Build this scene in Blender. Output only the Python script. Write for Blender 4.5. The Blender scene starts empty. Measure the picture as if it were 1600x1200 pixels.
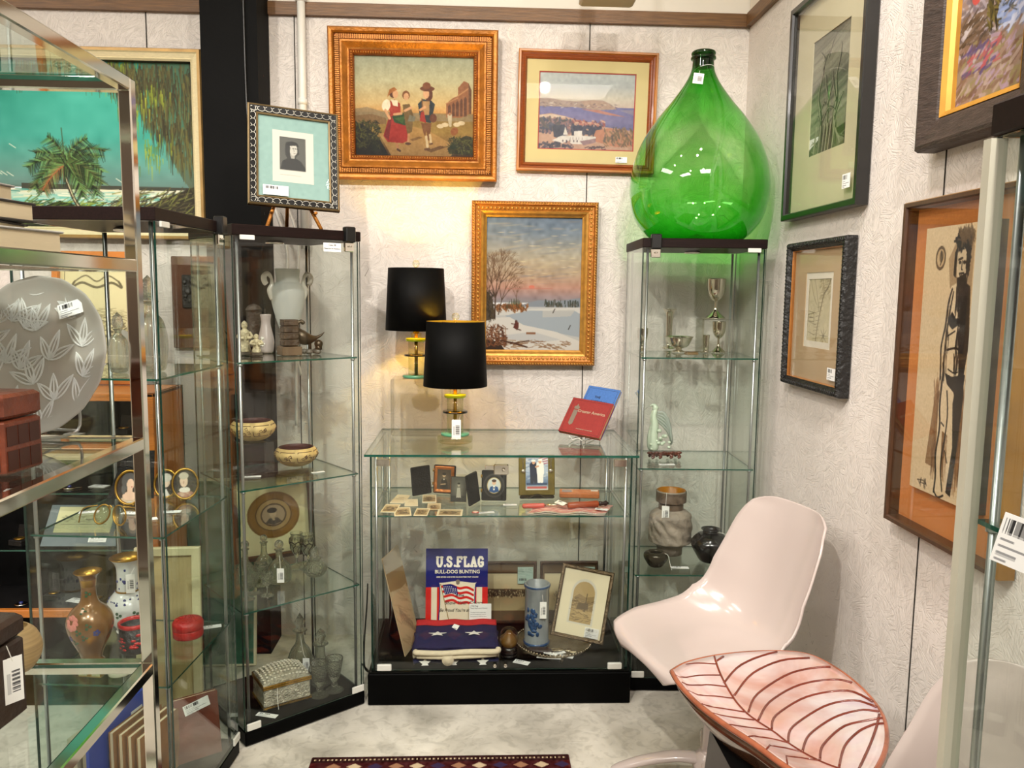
import bpy, bmesh, math, random
import numpy as np
from mathutils import Vector, Matrix, Euler
R = math.radians
random.seed(7)
SC = bpy.context.scene
COL = SC.collection

# ---------------------------------------------------------------- camera, world, lights, exposure
CAM_F, CAM_YAW, CAM_PITCH, CAM_ROLL, CAM_H = 1260.0, R(2.5), R(6.5), R(.70), 1.44
cam = bpy.data.cameras.new('camera'); cam_o = bpy.data.objects.new('camera', cam); COL.objects.link(cam_o)
cam.sensor_width = 36; cam.lens = 36 * CAM_F / 1600; cam.clip_start = .02
_F = Vector((math.sin(CAM_YAW) * math.cos(CAM_PITCH), math.cos(CAM_YAW) * math.cos(CAM_PITCH), -math.sin(CAM_PITCH)))
_R0 = Vector((math.cos(CAM_YAW), -math.sin(CAM_YAW), 0)); _U0 = _R0.cross(_F)
_Rr = _R0 * math.cos(CAM_ROLL) + _U0 * math.sin(CAM_ROLL); _Ur = -_R0 * math.sin(CAM_ROLL) + _U0 * math.cos(CAM_ROLL)
_m = Matrix((_Rr, _Ur, -_F)).transposed().to_4x4(); _m.translation = (0, 0, CAM_H)
cam_o.matrix_world = _m
SC.camera = cam_o
WY, WX = 3.28, 1.065          # back wall plane, right wall plane
CEIL = 2.95

def P(px, py, **k):
    """survey: the point of the room seen at a pixel of the 1600x1200 photograph, on the plane x=, y= or z= given"""
    d = _F + (px - 800) / CAM_F * _Rr - (py - 600) / CAM_F * _Ur
    (a, v), = k.items(); i = 'xyz'.index(a)
    o = Vector((0, 0, CAM_H)); t = (v - o[i]) / d[i]
    return o + d * t

w = bpy.data.worlds.new('shop_light'); SC.world = w; w.use_nodes = True
_bg = w.node_tree.nodes['Background']; _bg.inputs[0].default_value = (1.0, .97, .94, 1); _bg.inputs[1].default_value = .5

def spot(name, loc, tgt, watt, col=(1, .94, .85), ang=95, blend=.6, rad=.035):
    l = bpy.data.lights.new(name, 'SPOT'); l.energy = watt; l.color = col; l.spot_size = R(ang); l.spot_blend = blend; l.shadow_soft_size = rad
    o = bpy.data.objects.new(name, l); COL.objects.link(o); o.location = loc
    o.rotation_euler = (Vector(tgt) - Vector(loc)).to_track_quat('-Z', 'Y').to_euler(); return o
spot('track_spot', (-.28, 1.85, 2.86), (.05, 3.2, 1.3), 20, ang=125)
spot('track_spot.001', (.56, 1.75, 2.86), (.55, 3.1, 1.2), 21, ang=125)
spot('track_spot.002', (.36, 1.50, 2.86), (1.06, 1.9, 1.0), 36, col=(1, .93, .90), ang=130)
spot('track_spot.003', (-1.10, 1.55, 2.86), (-.95, 3.0, 1.2), 36, ang=125)
spot('track_spot.004', (-.55, .25, 2.86), (-.25, 2.9, .6), 165, ang=80)
spot('track_spot.005', (.50, .15, 2.86), (.60, 2.9, .7), 118, ang=80)
def fill_panel(name, loc, sx, sy, watt):  # unseen area lights, added for soft fill and bright reflections
    l = bpy.data.lights.new(name, 'AREA'); l.shape = 'RECTANGLE'; l.size = sx; l.size_y = sy; l.energy = watt; l.color = (1, .95, .89)
    o = bpy.data.objects.new(name, l); COL.objects.link(o); o.location = loc; return o
fill_panel('unseen_fill_panel', (-1.5, -.35, 2.93), 1.2, .6, 60)
fill_panel('unseen_fill_panel.001', (.75, -.35, 2.93), 1.2, .6, 55)
fill_panel('unseen_fill_panel.002', (-2.3, 1.6, 2.93), .6, 1.2, 34)
SC.view_settings.view_transform = 'Standard'; SC.view_settings.look = 'None'
SC.view_settings.exposure = 0; SC.view_settings.gamma = 1; SC.view_settings.use_curve_mapping = False
cy = SC.cycles
cy.max_bounces = 24; cy.transparent_max_bounces = 64; cy.diffuse_bounces = 4; cy.glossy_bounces = 4; cy.transmission_bounces = 14
cy.caustics_reflective = False; cy.caustics_refractive = False; cy.sample_clamp_indirect = 4
cy.use_denoising = True

# ---------------------------------------------------------------- materials
def lin(c):
    c = np.asarray(c, float)
    return np.where(c <= .04045, c / 12.92, ((c + .055) / 1.055) ** 2.4)
def rgb(c): return tuple(lin(np.array(c[:3]) / 255.)) + (1,)
MATS = {}
class N:
    def __init__(s, name):
        s.m = bpy.data.materials.new(name); s.m.use_nodes = True; s.t = s.m.node_tree; s.t.nodes.clear()
        s.out = s.t.nodes.new('ShaderNodeOutputMaterial')
    def n(s, typ, **k):
        x = s.t.nodes.new('ShaderNode' + typ)
        for a, b in k.items(): setattr(x, a, b)
        return x
    def l(s, a, b): s.t.links.new(a, b)
    def pr(s): return s.n('BsdfPrincipled')
    def fin(s, sock): s.l(sock, s.out.inputs[0]); return s.m
    def ramp(s, stops, src):
        r = s.n('ValToRGB'); e = r.color_ramp.elements
        while len(e) < len(stops): e.new(.5)
        for x, (p, c) in zip(e, stops): x.position = p; x.color = c if len(c) == 4 else tuple(c) + (1,)
        s.l(src, r.inputs[0]); return r.outputs[0]
def mat(name, col, rough=.5, metal=0., var=.12, scale=14., bump=0., bscale=60., spec=.5, stretch=None, coat=0., emit=None, trans=0.):
    """principled material with a mottled base colour and optional relief"""
    if name in MATS: return MATS[name]
    a = N(name); p = a.pr(); c = np.array(rgb(col)[:3])
    tc = a.n('TexCoord'); src = tc.outputs['Object']
    if stretch:
        mp = a.n('Mapping'); mp.inputs['Scale'].default_value = stretch; a.l(src, mp.inputs[0]); src = mp.outputs[0]
    if var:
        nz = a.n('TexNoise'); nz.inputs['Scale'].default_value = scale; nz.inputs['Detail'].default_value = 5; a.l(src, nz.inputs['Vector'])
        a.l(a.ramp([(.3, tuple(c * (1 - var))), (.7, tuple(np.minimum(c * (1 + var), 1)))], nz.outputs[0]), p.inputs['Base Color'])
    else: p.inputs['Base Color'].default_value = tuple(c) + (1,)
    p.inputs['Roughness'].default_value = rough; p.inputs['Metallic'].default_value = metal
    p.inputs['Specular IOR Level'].default_value = spec; p.inputs['Coat Weight'].default_value = coat
    p.inputs['Coat Roughness'].default_value = .05
    if emit: p.inputs['Emission Color'].default_value = rgb(emit[0]); p.inputs['Emission Strength'].default_value = emit[1]
    if bump:
        b = a.n('TexNoise'); b.inputs['Scale'].default_value = bscale; b.inputs['Detail'].default_value = 6; a.l(src, b.inputs['Vector'])
        bp = a.n('Bump'); bp.inputs['Strength'].default_value = bump; bp.inputs['Distance'].default_value = .01
        a.l(b.outputs[0], bp.inputs['Height']); a.l(bp.outputs[0], p.inputs['Normal'])
    MATS[name] = a.fin(p.outputs[0]); return MATS[name]
def glass(name, tint=(1, 1, 1), edge=None, ior=1.5, rough=.0, gloss=1., bump=0., bscale=40., white=0., mott=None, mscale=8., zr=None, wcol=(.9, .92, .9)):
    """clear glass wall: what lies behind shows tinted, more so at grazing angles where the path through the glass is longer"""
    if name in MATS: return MATS[name]
    a = N(name); tr = a.n('BsdfTransparent'); gl = a.n('BsdfGlossy'); gl.inputs['Roughness'].default_value = rough
    gl.inputs['Color'].default_value = (gloss, gloss, gloss, 1)
    nrm = None
    tc = a.n('TexCoord')
    if bump:
        b = a.n('TexNoise'); b.inputs['Scale'].default_value = bscale; b.inputs['Detail'].default_value = 2; a.l(tc.outputs['Object'], b.inputs['Vector'])
        bp = a.n('Bump'); bp.inputs['Strength'].default_value = bump; bp.inputs['Distance'].default_value = .01
        a.l(b.outputs[0], bp.inputs['Height']); nrm = bp.outputs[0]
    lw = a.n('LayerWeight'); lw.inputs['Blend'].default_value = .5
    if nrm: a.l(nrm, lw.inputs['Normal'])
    e = edge or tint
    cs = a.ramp([(0., tuple(tint)), (.55, tuple(.5 * np.array(tint) + .5 * np.array(e))), (1., tuple(e))], lw.outputs['Facing'])
    if mott:
        nz = a.n('TexNoise'); nz.inputs['Scale'].default_value = mscale; nz.inputs['Detail'].default_value = 3; nz.inputs['Distortion'].default_value = 1.2
        a.l(tc.outputs['Object'], nz.inputs['Vector'])
        mx = a.n('MixRGB', blend_type='MULTIPLY'); mx.inputs[0].default_value = 1
        a.l(cs, mx.inputs[1]); a.l(a.ramp([(.35, mott), (.65, (1, 1, 1))], nz.outputs[0]), mx.inputs[2]); cs = mx.outputs[0]
    if zr:      # the wall is thicker in places: a factor by height
        sx = a.n('SeparateXYZ'); a.l(tc.outputs['Object'], sx.inputs[0])
        mx = a.n('MixRGB', blend_type='MULTIPLY'); mx.inputs[0].default_value = 1; a.l(cs, mx.inputs[1]); a.l(a.ramp(zr, sx.outputs[2]), mx.inputs[2]); cs = mx.outputs[0]
    a.l(cs, tr.inputs[0])
    # Schlick's reflectance, alike from either side of the wall
    f0 = ((ior - 1) / (ior + 1)) ** 2
    pw = a.n('Math', operation='POWER'); pw.inputs[1].default_value = 5; a.l(lw.outputs['Facing'], pw.inputs[0])
    fr = a.n('Math', operation='MULTIPLY_ADD'); fr.inputs[1].default_value = 1 - f0; fr.inputs[2].default_value = f0; a.l(pw.outputs[0], fr.inputs[0])
    if nrm: a.l(nrm, gl.inputs['Normal'])
    mx = a.n('MixShader'); a.l(fr.outputs[0], mx.inputs[0]); a.l(tr.outputs[0], mx.inputs[1]); a.l(gl.outputs[0], mx.inputs[2])
    o = mx.outputs[0]
    if white:
        d = a.n('BsdfDiffuse'); d.inputs[0].default_value = tuple(wcol) + (1,); d2 = a.n('BsdfTranslucent'); d2.inputs[0].default_value = tuple(wcol) + (1,)
        ad = a.n('MixShader'); ad.inputs[0].default_value = .5; a.l(d.outputs[0], ad.inputs[1]); a.l(d2.outputs[0], ad.inputs[2])
        m2 = a.n('MixShader'); m2.inputs[0].default_value = white; a.l(o, m2.inputs[1]); a.l(ad.outputs[0], m2.inputs[2]); o = m2.outputs[0]
    MATS[name] = a.fin(o); return MATS[name]
def crystal(name, rough=0., bump=0., bscale=100., clear=.3, ior=1.5):
    """solid refracting crystal; part of the light goes straight through so that it does not stand in its own shade"""
    if name in MATS: return MATS[name]
    a = N(name); g = a.n('BsdfGlass'); g.inputs['Roughness'].default_value = rough; g.inputs['IOR'].default_value = ior; g.inputs['Color'].default_value = (.97, .98, .96, 1)
    if bump:
        tc = a.n('TexCoord'); v = a.n('TexVoronoi'); v.inputs['Scale'].default_value = bscale; a.l(tc.outputs['Object'], v.inputs['Vector'])
        bp = a.n('Bump'); bp.inputs['Strength'].default_value = bump; bp.inputs['Distance'].default_value = .004; a.l(v.outputs['Distance'], bp.inputs['Height']); a.l(bp.outputs[0], g.inputs['Normal'])
    t = a.n('BsdfTransparent'); t.inputs[0].default_value = (.96, .97, .95, 1); mx = a.n('MixShader'); mx.inputs[0].default_value = clear
    a.l(g.outputs[0], mx.inputs[1]); a.l(t.outputs[0], mx.inputs[2]); MATS[name] = a.fin(mx.outputs[0]); return MATS[name]
def vcol(name, rough=.45, coat=0., spec=.4):
    """flat print: colours come from the print's own colour attribute"""
    if name in MATS: return MATS[name]
    a = N(name); p = a.pr(); at = a.n('Attribute', attribute_name='ink'); a.l(at.outputs['Color'], p.inputs['Base Color'])
    p.inputs['Roughness'].default_value = rough; p.inputs['Coat Weight'].default_value = coat; p.inputs['Specular IOR Level'].default_value = spec
    MATS[name] = a.fin(p.outputs[0]); return MATS[name]

# ---------------------------------------------------------------- mesh building
class MB:
    def __init__(s): s.v = []; s.f = []; s.mi = []; s.sm = []; s.cur = 0
    def add(s, vs, fs, smooth=False, mi=None, M=None):
        b = len(s.v)
        if M is not None: vs = [tuple(M @ Vector(v)) for v in vs]
        s.v += [tuple(v) for v in vs]; s.f += [tuple(i + b for i in f) for f in fs]
        k = s.cur if mi is None else mi
        s.mi += ([k] * len(fs)) if not isinstance(k, (list, tuple)) else list(k); s.sm += [smooth] * len(fs); return s
    def box(s, c, d, M=None, mi=None, rz=0, rx=0, ry=0, bev=0):
        x, y, z = d[0] / 2, d[1] / 2, d[2] / 2
        T = Matrix.Translation(c) @ Euler((rx, ry, rz)).to_matrix().to_4x4()
        if M is not None: T = M @ T
        if not bev:
            vs = [(i * x, j * y, k * z) for i in (-1, 1) for j in (-1, 1) for k in (-1, 1)]
            fs = [(0, 1, 3, 2), (4, 6, 7, 5), (0, 4, 5, 1), (2, 3, 7, 6), (0, 2, 6, 4), (1, 5, 7, 3)]
            return s.add(vs, fs, mi=mi, M=T)
        b = min(bev, x * .9, y * .9, z * .9); vs = []
        for k, ins in ((-z, b), (-z + b, 0), (z - b, 0), (z, b)):
            X, Y = x - ins, y - ins
            vs += [(-X + b, -Y, k), (X - b, -Y, k), (X, -Y + b, k), (X, Y - b, k), (X - b, Y, k), (-X + b, Y, k), (-X, Y - b, k), (-X, -Y + b, k)]
        fs = [tuple(range(7, -1, -1)), tuple(range(24, 32))]
        for r in range(3):
            for i in range(8): fs.append((r * 8 + i, r * 8 + (i + 1) % 8, r * 8 + 8 + (i + 1) % 8, r * 8 + 8 + i))
        return s.add(vs, fs, mi=mi, M=T)
    def lathe(s, prof, seg=24, c=(0, 0, 0), M=None, mi=None, sx=1, sy=1, smooth=True, caps=True, rfun=None):
        vs = []; fs = []
        for r, z in prof:
            for i in range(seg):
                a = 2 * math.pi * i / seg; q = rfun(r, z, a) if rfun else r
                vs.append((c[0] + q * math.cos(a) * sx, c[1] + q * math.sin(a) * sy, c[2] + z))
        for k in range(len(prof) - 1):
            for i in range(seg):
                j = (i + 1) % seg; fs.append((k * seg + i, k * seg + j, (k + 1) * seg + j, (k + 1) * seg + i))
        if caps:
            if prof[0][0] > 1e-5: fs.append(tuple(range(seg - 1, -1, -1)))
            if prof[-1][0] > 1e-5: fs.append(tuple(range((len(prof) - 1) * seg, len(prof) * seg)))
        return s.add(vs, fs, smooth, mi, M)
    def tube(s, pts, r, seg=8, M=None, mi=None, closed=False, sq=1.):
        pts = [Vector(p) for p in pts]; n = len(pts); vs = []; fs = []
        rr = r if isinstance(r, (list, tuple)) else [r] * n; up = None
        for i, p in enumerate(pts):
            a = pts[(i - 1) % n] if (i or closed) else p; b = pts[(i + 1) % n] if (i < n - 1 or closed) else p
            t = (b - a).normalized()
            if up is None: up = Vector((0, 0, 1)) if abs(t.z) < .9 else Vector((1, 0, 0))
            x = t.cross(up).normalized(); y = x.cross(t).normalized(); up = y
            for k in range(seg):
                th = 2 * math.pi * (k + .5) / seg; vs.append(p + (x * math.cos(th) + y * math.sin(th) * sq) * rr[i])
        for i in range(n if closed else n - 1):
            for k in range(seg):
                k2 = (k + 1) % seg; i2 = (i + 1) % n; fs.append((i * seg + k, i * seg + k2, i2 * seg + k2, i2 * seg + k))
        if not closed: fs += [tuple(range(seg - 1, -1, -1)), tuple(range((n - 1) * seg, n * seg))]
        return s.add(vs, fs, seg > 5, mi, M)
    def cyl(s, c, r, h, seg=20, r2=None, M=None, mi=None):
        return s.lathe([(r, 0), (r if r2 is None else r2, h)], seg, c, M, mi)
    def ball(s, c, r, seg=14, M=None, mi=None, sx=1, sy=1, sz=1):
        n = max(4, seg // 2)
        return s.lathe([(r * math.sin(math.pi * i / n), -r * sz * math.cos(math.pi * i / n)) for i in range(n + 1)], seg, c, M, mi, sx, sy, caps=False)
    def prism(s, poly, h, M=None, mi=None):
        """polygon in XZ, thickness h along +Y"""
        n = len(poly); vs = [(x, 0, z) for x, z in poly] + [(x, h, z) for x, z in poly]
        fs = [tuple(range(n)), tuple(range(2 * n - 1, n - 1, -1))] + [(i, i + n, (i + 1) % n + n, (i + 1) % n) for i in range(n)]
        return s.add(vs, fs, mi=mi, M=M)
    def grid(s, fn, nu, nv, M=None, mi=None, thick=0, smooth=True):
        """surface fn(u,v) -> point; thick > 0 makes a closed shell downwards along its normals"""
        p = [[Vector(fn(i / nu, j / nv)) for i in range(nu + 1)] for j in range(nv + 1)]
        vs = [q for row in p for q in row]; W = nu + 1
        fs = [(j * W + i, j * W + i + 1, (j + 1) * W + i + 1, (j + 1) * W + i) for j in range(nv) for i in range(nu)]
        if thick:
            nb = []
            for j in range(nv + 1):
                for i in range(nu + 1):
                    du = p[j][min(i + 1, nu)] - p[j][max(i - 1, 0)]; dv = p[min(j + 1, nv)][i] - p[max(j - 1, 0)][i]
                    nn = du.cross(dv); nn = nn.normalized() if nn.length > 1e-9 else Vector((0, 0, 1)); nb.append(p[j][i] - nn * thick)
            o = len(vs); vs += nb
            fs += [tuple(o + q for q in f[::-1]) for f in list(fs)]
            rim = [i for i in range(W)] + [j * W + nu for j in range(1, nv + 1)] + [nv * W + i for i in range(nu - 1, -1, -1)] + [j * W for j in range(nv - 1, 0, -1)]
            for a, b in zip(rim, rim[1:] + rim[:1]): fs.append((b, a, a + o, b + o))
        return s.add(vs, fs, smooth, mi, M)
    def build(s, name, mats, parent=None, loc=None, rot=None, sub=0, fix=True):
        me = bpy.data.meshes.new(name); me.from_pydata(s.v, [], s.f)
        me.polygons.foreach_set('material_index', s.mi); me.polygons.foreach_set('use_smooth', s.sm)
        for m in (mats if isinstance(mats, (list, tuple)) else [mats]): me.materials.append(m)
        if fix:
            bm = bmesh.new(); bm.from_mesh(me); bmesh.ops.recalc_face_normals(bm, faces=bm.faces); bm.to_mesh(me); bm.free()
        me.update()
        o = bpy.data.objects.new(name, me); COL.objects.link(o)
        if parent: o.parent = parent
        if loc is not None: o.location = loc
        if rot is not None: o.rotation_euler = rot
        if sub:
            md = o.modifiers.new('smooth', 'SUBSURF'); md.levels = md.render_levels = sub
        return o
def tag(o, label, cat, group=None, kind=None):
    o['label'] = label; o['category'] = cat
    if group: o['group'] = group
    if kind: o['kind'] = kind
    return o
def thing(name, label, cat, loc=(0, 0, 0), rz=0., group=None, rx=0., ry=0., mw=None):
    o = bpy.data.objects.new(name, None); COL.objects.link(o); o.empty_display_size = .05
    if mw is not None: o.matrix_world = mw
    else: o.location = loc; o.rotation_euler = (rx, ry, rz)
    return tag(o, label, cat, group)
def struct(o): o['kind'] = 'structure'; return o
def stuff(o): o['kind'] = 'stuff'; return o
def dup(o, parent=None, loc=None, rz=None, label=None):
    c = o.copy(); COL.objects.link(c)
    if parent: c.parent = parent
    if loc is not None: c.location = loc
    if rz is not None: c.rotation_euler.z = rz
    if label: c['label'] = label
    for ch in [x for x in o.children]: dup(ch, c)
    return c
def smoothprof(pts, n=6):
    """Catmull-Rom through the profile points"""
    out = []; q = [pts[0]] + list(pts) + [pts[-1]]
    for i in range(1, len(q) - 2):
        p0, p1, p2, p3 = [np.array(a, float) for a in q[i - 1:i + 3]]
        for k in range(n):
            t = k / n; out.append(tuple(.5 * (2 * p1 + (p2 - p0) * t + (2 * p0 - 5 * p1 + 4 * p2 - p3) * t * t + (3 * p1 - p0 - 3 * p2 + p3) * t ** 3)))
    out.append(tuple(pts[-1])); return [(max(o[0], 0),) + tuple(o[1:]) for o in out]
def path(pts, n=6):
    out = []; q = [pts[0]] + list(pts) + [pts[-1]]
    for i in range(1, len(q) - 2):
        p0, p1, p2, p3 = [np.array(a, float) for a in q[i - 1:i + 3]]
        for k in range(n):
            t = k / n; out.append(tuple(.5 * (2 * p1 + (p2 - p0) * t + (2 * p0 - 5 * p1 + 4 * p2 - p3) * t * t + (3 * p1 - p0 - 3 * p2 + p3) * t ** 3)))
    out.append(tuple(pts[-1])); return out

# ---------------------------------------------------------------- flat prints: a small painter that colours a grid of vertices
class Cv:
    def __init__(s, w, h, bg=(255, 255, 255)):
        s.k = 1.; s.w, s.h = w * 2, h * 2; s.a = w / h
        s.c = np.empty((s.h, s.w, 3)); s.c[:] = np.array(bg) / 255.
        s.u = (np.arange(s.w) + .5) / s.w; s.v = (np.arange(s.h) + .5) / s.h; s.rs = np.random.RandomState(5)
    def win(s, u0, v0, u1, v1):
        i0 = max(0, int(u0 * s.w) - 2); i1 = min(s.w, int(u1 * s.w) + 3); j0 = max(0, int(v0 * s.h) - 2); j1 = min(s.h, int(v1 * s.h) + 3)
        if i1 <= i0 or j1 <= j0: return None
        U, V = np.meshgrid(s.u[i0:i1], s.v[j0:j1]); return (slice(j0, j1), slice(i0, i1)), U, V
    def mix(s, sl, m, col, al):
        m = (m * al)[..., None]; s.c[sl] = s.c[sl] * (1 - m) + np.array(col) / 255. * m
    def vg(s, stops, u0=0, u1=1, al=1):
        v = [a for a, _ in stops]; c = np.array([b for _, b in stops]) / 255.
        g = np.stack([np.interp(s.v, v, c[:, k]) for k in range(3)], -1)[:, None, :]
        j = (s.v >= v[0]) & (s.v <= v[-1]); i = (s.u >= u0) & (s.u <= u1); ix = np.ix_(j, i)
        s.c[ix] = s.c[ix] * (1 - al) + g[j] * al; return s
    def poly(s, pts, col, al=1.):
        p = np.array(pts, float); q = s.win(p[:, 0].min(), p[:, 1].min(), p[:, 0].max(), p[:, 1].max())
        if q is None: return s
        sl, U, V = q; m = np.zeros(U.shape, bool); n = len(p)
        for i in range(n):
            x0, y0 = p[i]; x1, y1 = p[(i + 1) % n]
            if y0 == y1: continue
            m ^= ((y0 > V) != (y1 > V)) & (U < (x1 - x0) * (V - y0) / (y1 - y0) + x0)
        s.mix(sl, m.astype(float), col, al); return s
    def rect(s, u0, v0, u1, v1, col, al=1.): return s.poly([(u0, v0), (u1, v0), (u1, v1), (u0, v1)], col, al)
    def ell(s, cu, cv, ru, rv, col, al=1., rot=0., soft=0.):
        r = max(ru, rv * 1.) * 1.5 + .01; q = s.win(cu - r / min(1, s.a), cv - r * max(1, s.a), cu + r / min(1, s.a), cv + r * max(1, s.a))
        if q is None: return s
        sl, U, V = q; x = (U - cu) * s.a; y = V - cv; c_, s_ = math.cos(rot), math.sin(rot)
        d = np.hypot((x * c_ + y * s_) / (ru * s.a), (-x * s_ + y * c_) / rv)
        m = (d < 1).astype(float) if not soft else np.clip((1 - d) / soft, 0, 1)
        s.mix(sl, m, col, al); return s
    def line(s, pts, w0, col, al=1., w1=None):
        """stroke; widths in units of the canvas height"""
        n = len(pts) - 1; w1 = w0 if w1 is None else w1
        for i in range(n):
            (x0, y0), (x1, y1) = pts[i], pts[i + 1]; wa = w0 + (w1 - w0) * i / n; wb = w0 + (w1 - w0) * (i + 1) / n; W = max(wa, wb)
            q = s.win(min(x0, x1) - W / s.a, min(y0, y1) - W, max(x0, x1) + W / s.a, max(y0, y1) + W)
            if q is None: continue
            sl, U, V = q; dx, dy = (x1 - x0) * s.a, y1 - y0; L = dx * dx + dy * dy + 1e-12
            t = np.clip((((U - x0) * s.a) * dx + (V - y0) * dy) / L, 0, 1)
            d = np.hypot((U - x0) * s.a - t * dx, V - y0 - t * dy); hw = (wa + (wb - wa) * t) / 2
            s.mix(sl, np.clip((hw - d) * s.h + .5, 0, 1), col, al)
        return s
    def dabs(s, n, box, ln, wd, cols, al=.8, ang=0., spread=.6):
        u0, v0, u1, v1 = box
        for k in range(n):
            u = s.rs.uniform(u0, u1); v = s.rs.uniform(v0, v1); a = ang + s.rs.uniform(-spread, spread); L = ln * s.rs.uniform(.5, 1.3)
            du, dv = math.cos(a) * L / 2 / s.a, math.sin(a) * L / 2
            s.line([(u - du, v - dv), (u + du, v + dv)], wd * s.rs.uniform(.5, 1.3), cols[s.rs.randint(len(cols))], al, None)
        return s
    def frond(s, u, v, a, ln, droop, cols, w=.004, n=14, leaf=.05):
        pts = []; x, y = u, v
        for i in range(9):
            pts.append((x, y)); a2 = a + droop * i / 8; x += math.cos(a2) * ln / 8 / s.a; y += math.sin(a2) * ln / 8
        s.line(pts, w * 1.5, cols[0])
        for i in range(n):
            t = i / n * 7.99; k = int(t); f = t - k; px = pts[k][0] + (pts[k + 1][0] - pts[k][0]) * f; py = pts[k][1] + (pts[k + 1][1] - pts[k][1]) * f
            for sd in (-1, 1):
                b = a + droop * t / 8 + sd * .9; L = leaf * s.rs.uniform(.6, 1.2) * (1 - .4 * i / n)
                s.line([(px, py), (px + math.cos(b) * L / s.a, py + math.sin(b) * L + L * .35)], w, cols[s.rs.randint(len(cols))], .9, w * .3)
        return s
    def noise(s, amp, cell=8, box=None, mono=True):
        h, w_ = max(2, s.h // cell), max(2, s.w // cell); g = s.rs.normal(0, 1, (h, w_, 1 if mono else 3))
        yi = np.linspace(0, h - 1.001, s.h); xi = np.linspace(0, w_ - 1.001, s.w); y0 = yi.astype(int); x0 = xi.astype(int); fy = (yi - y0)[:, None, None]; fx = (xi - x0)[None, :, None]
        G = g[y0][:, x0] * (1 - fy) * (1 - fx) + g[y0 + 1][:, x0] * fy * (1 - fx) + g[y0][:, x0 + 1] * (1 - fy) * fx + g[y0 + 1][:, x0 + 1] * fy * fx
        if box is not None:
            m = np.zeros((s.h, s.w, 1)); m[int(box[1] * s.h):int(box[3] * s.h), int(box[0] * s.w):int(box[2] * s.w)] = 1; G = G * m
        s.c = np.clip(s.c + G * amp / 255., 0, 1); return s
    def final(s):
        return s.c.reshape(s.h // 2, 2, s.w // 2, 2, 3).mean((1, 3))
    def mesh(s, name, w, h, parent, loc=(0, 0, 0), rot=None, m=None, fn=None):
        """a sheet w x h metres in XZ facing -Y, centred; fn bends it: fn(x, z) -> (x, y, z)"""
        c = s.final(); nv, nu = c.shape[:2]
        key = None
        x = (np.arange(nu + 1) / nu - .5) * w; z = (.5 - np.arange(nv + 1) / nv) * h
        X, Z = np.meshgrid(x, z); co = np.stack([X, np.zeros_like(X), Z], -1).reshape(-1, 3)
        if fn: co = np.array([fn(a[0], a[2]) for a in co])
        i = np.arange(nu * nv); r, q = i // nu, i % nu; W = nu + 1
        fc = np.stack([r * W + q, (r + 1) * W + q, (r + 1) * W + q + 1, r * W + q + 1], -1)
        me = bpy.data.meshes.new(name); me.vertices.add(len(co)); me.vertices.foreach_set('co', co.ravel())
        me.loops.add(len(fc) * 4); me.loops.foreach_set('vertex_index', fc.ravel()); me.polygons.add(len(fc))
        me.polygons.foreach_set('loop_start', np.arange(len(fc)) * 4); me.update(calc_edges=True)
        at = me.color_attributes.new('ink', 'FLOAT_COLOR', 'CORNER')
        L = np.concatenate([lin(c).reshape(-1, 3) * s.k, np.ones((nu * nv, 1))], 1); at.data.foreach_set('color', np.repeat(L, 4, 0).ravel())
        me.materials.append(m or vcol('printed_sheet')); me.validate()
        o = bpy.data.objects.new(name, me); COL.objects.link(o)
        if parent: o.parent = parent
        o.location = loc
        if rot is not None: o.rotation_euler = rot
        return o

def lettering(txt, size, parent, loc, m, name='lettering', rot=(R(90), 0, 0), bold=0., shear=0., align='CENTER', depth=.0004, sx=1.):
    cu = bpy.data.curves.new(name, 'FONT'); cu.body = txt; cu.size = size; cu.align_x = align; cu.align_y = 'CENTER'; cu.offset = bold; cu.shear = shear; cu.extrude = depth; cu.resolution_u = 3
    t = bpy.data.objects.new('t', cu); COL.objects.link(t)
    me = bpy.data.meshes.new_from_object(t.evaluated_get(bpy.context.evaluated_depsgraph_get())); bpy.data.objects.remove(t)
    me.name = name; me.materials.clear(); me.materials.append(m)
    o = bpy.data.objects.new(name, me); COL.objects.link(o); o.parent = parent; o.location = loc; o.rotation_euler = rot; o.scale = (sx, 1, 1)
    return o
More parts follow.
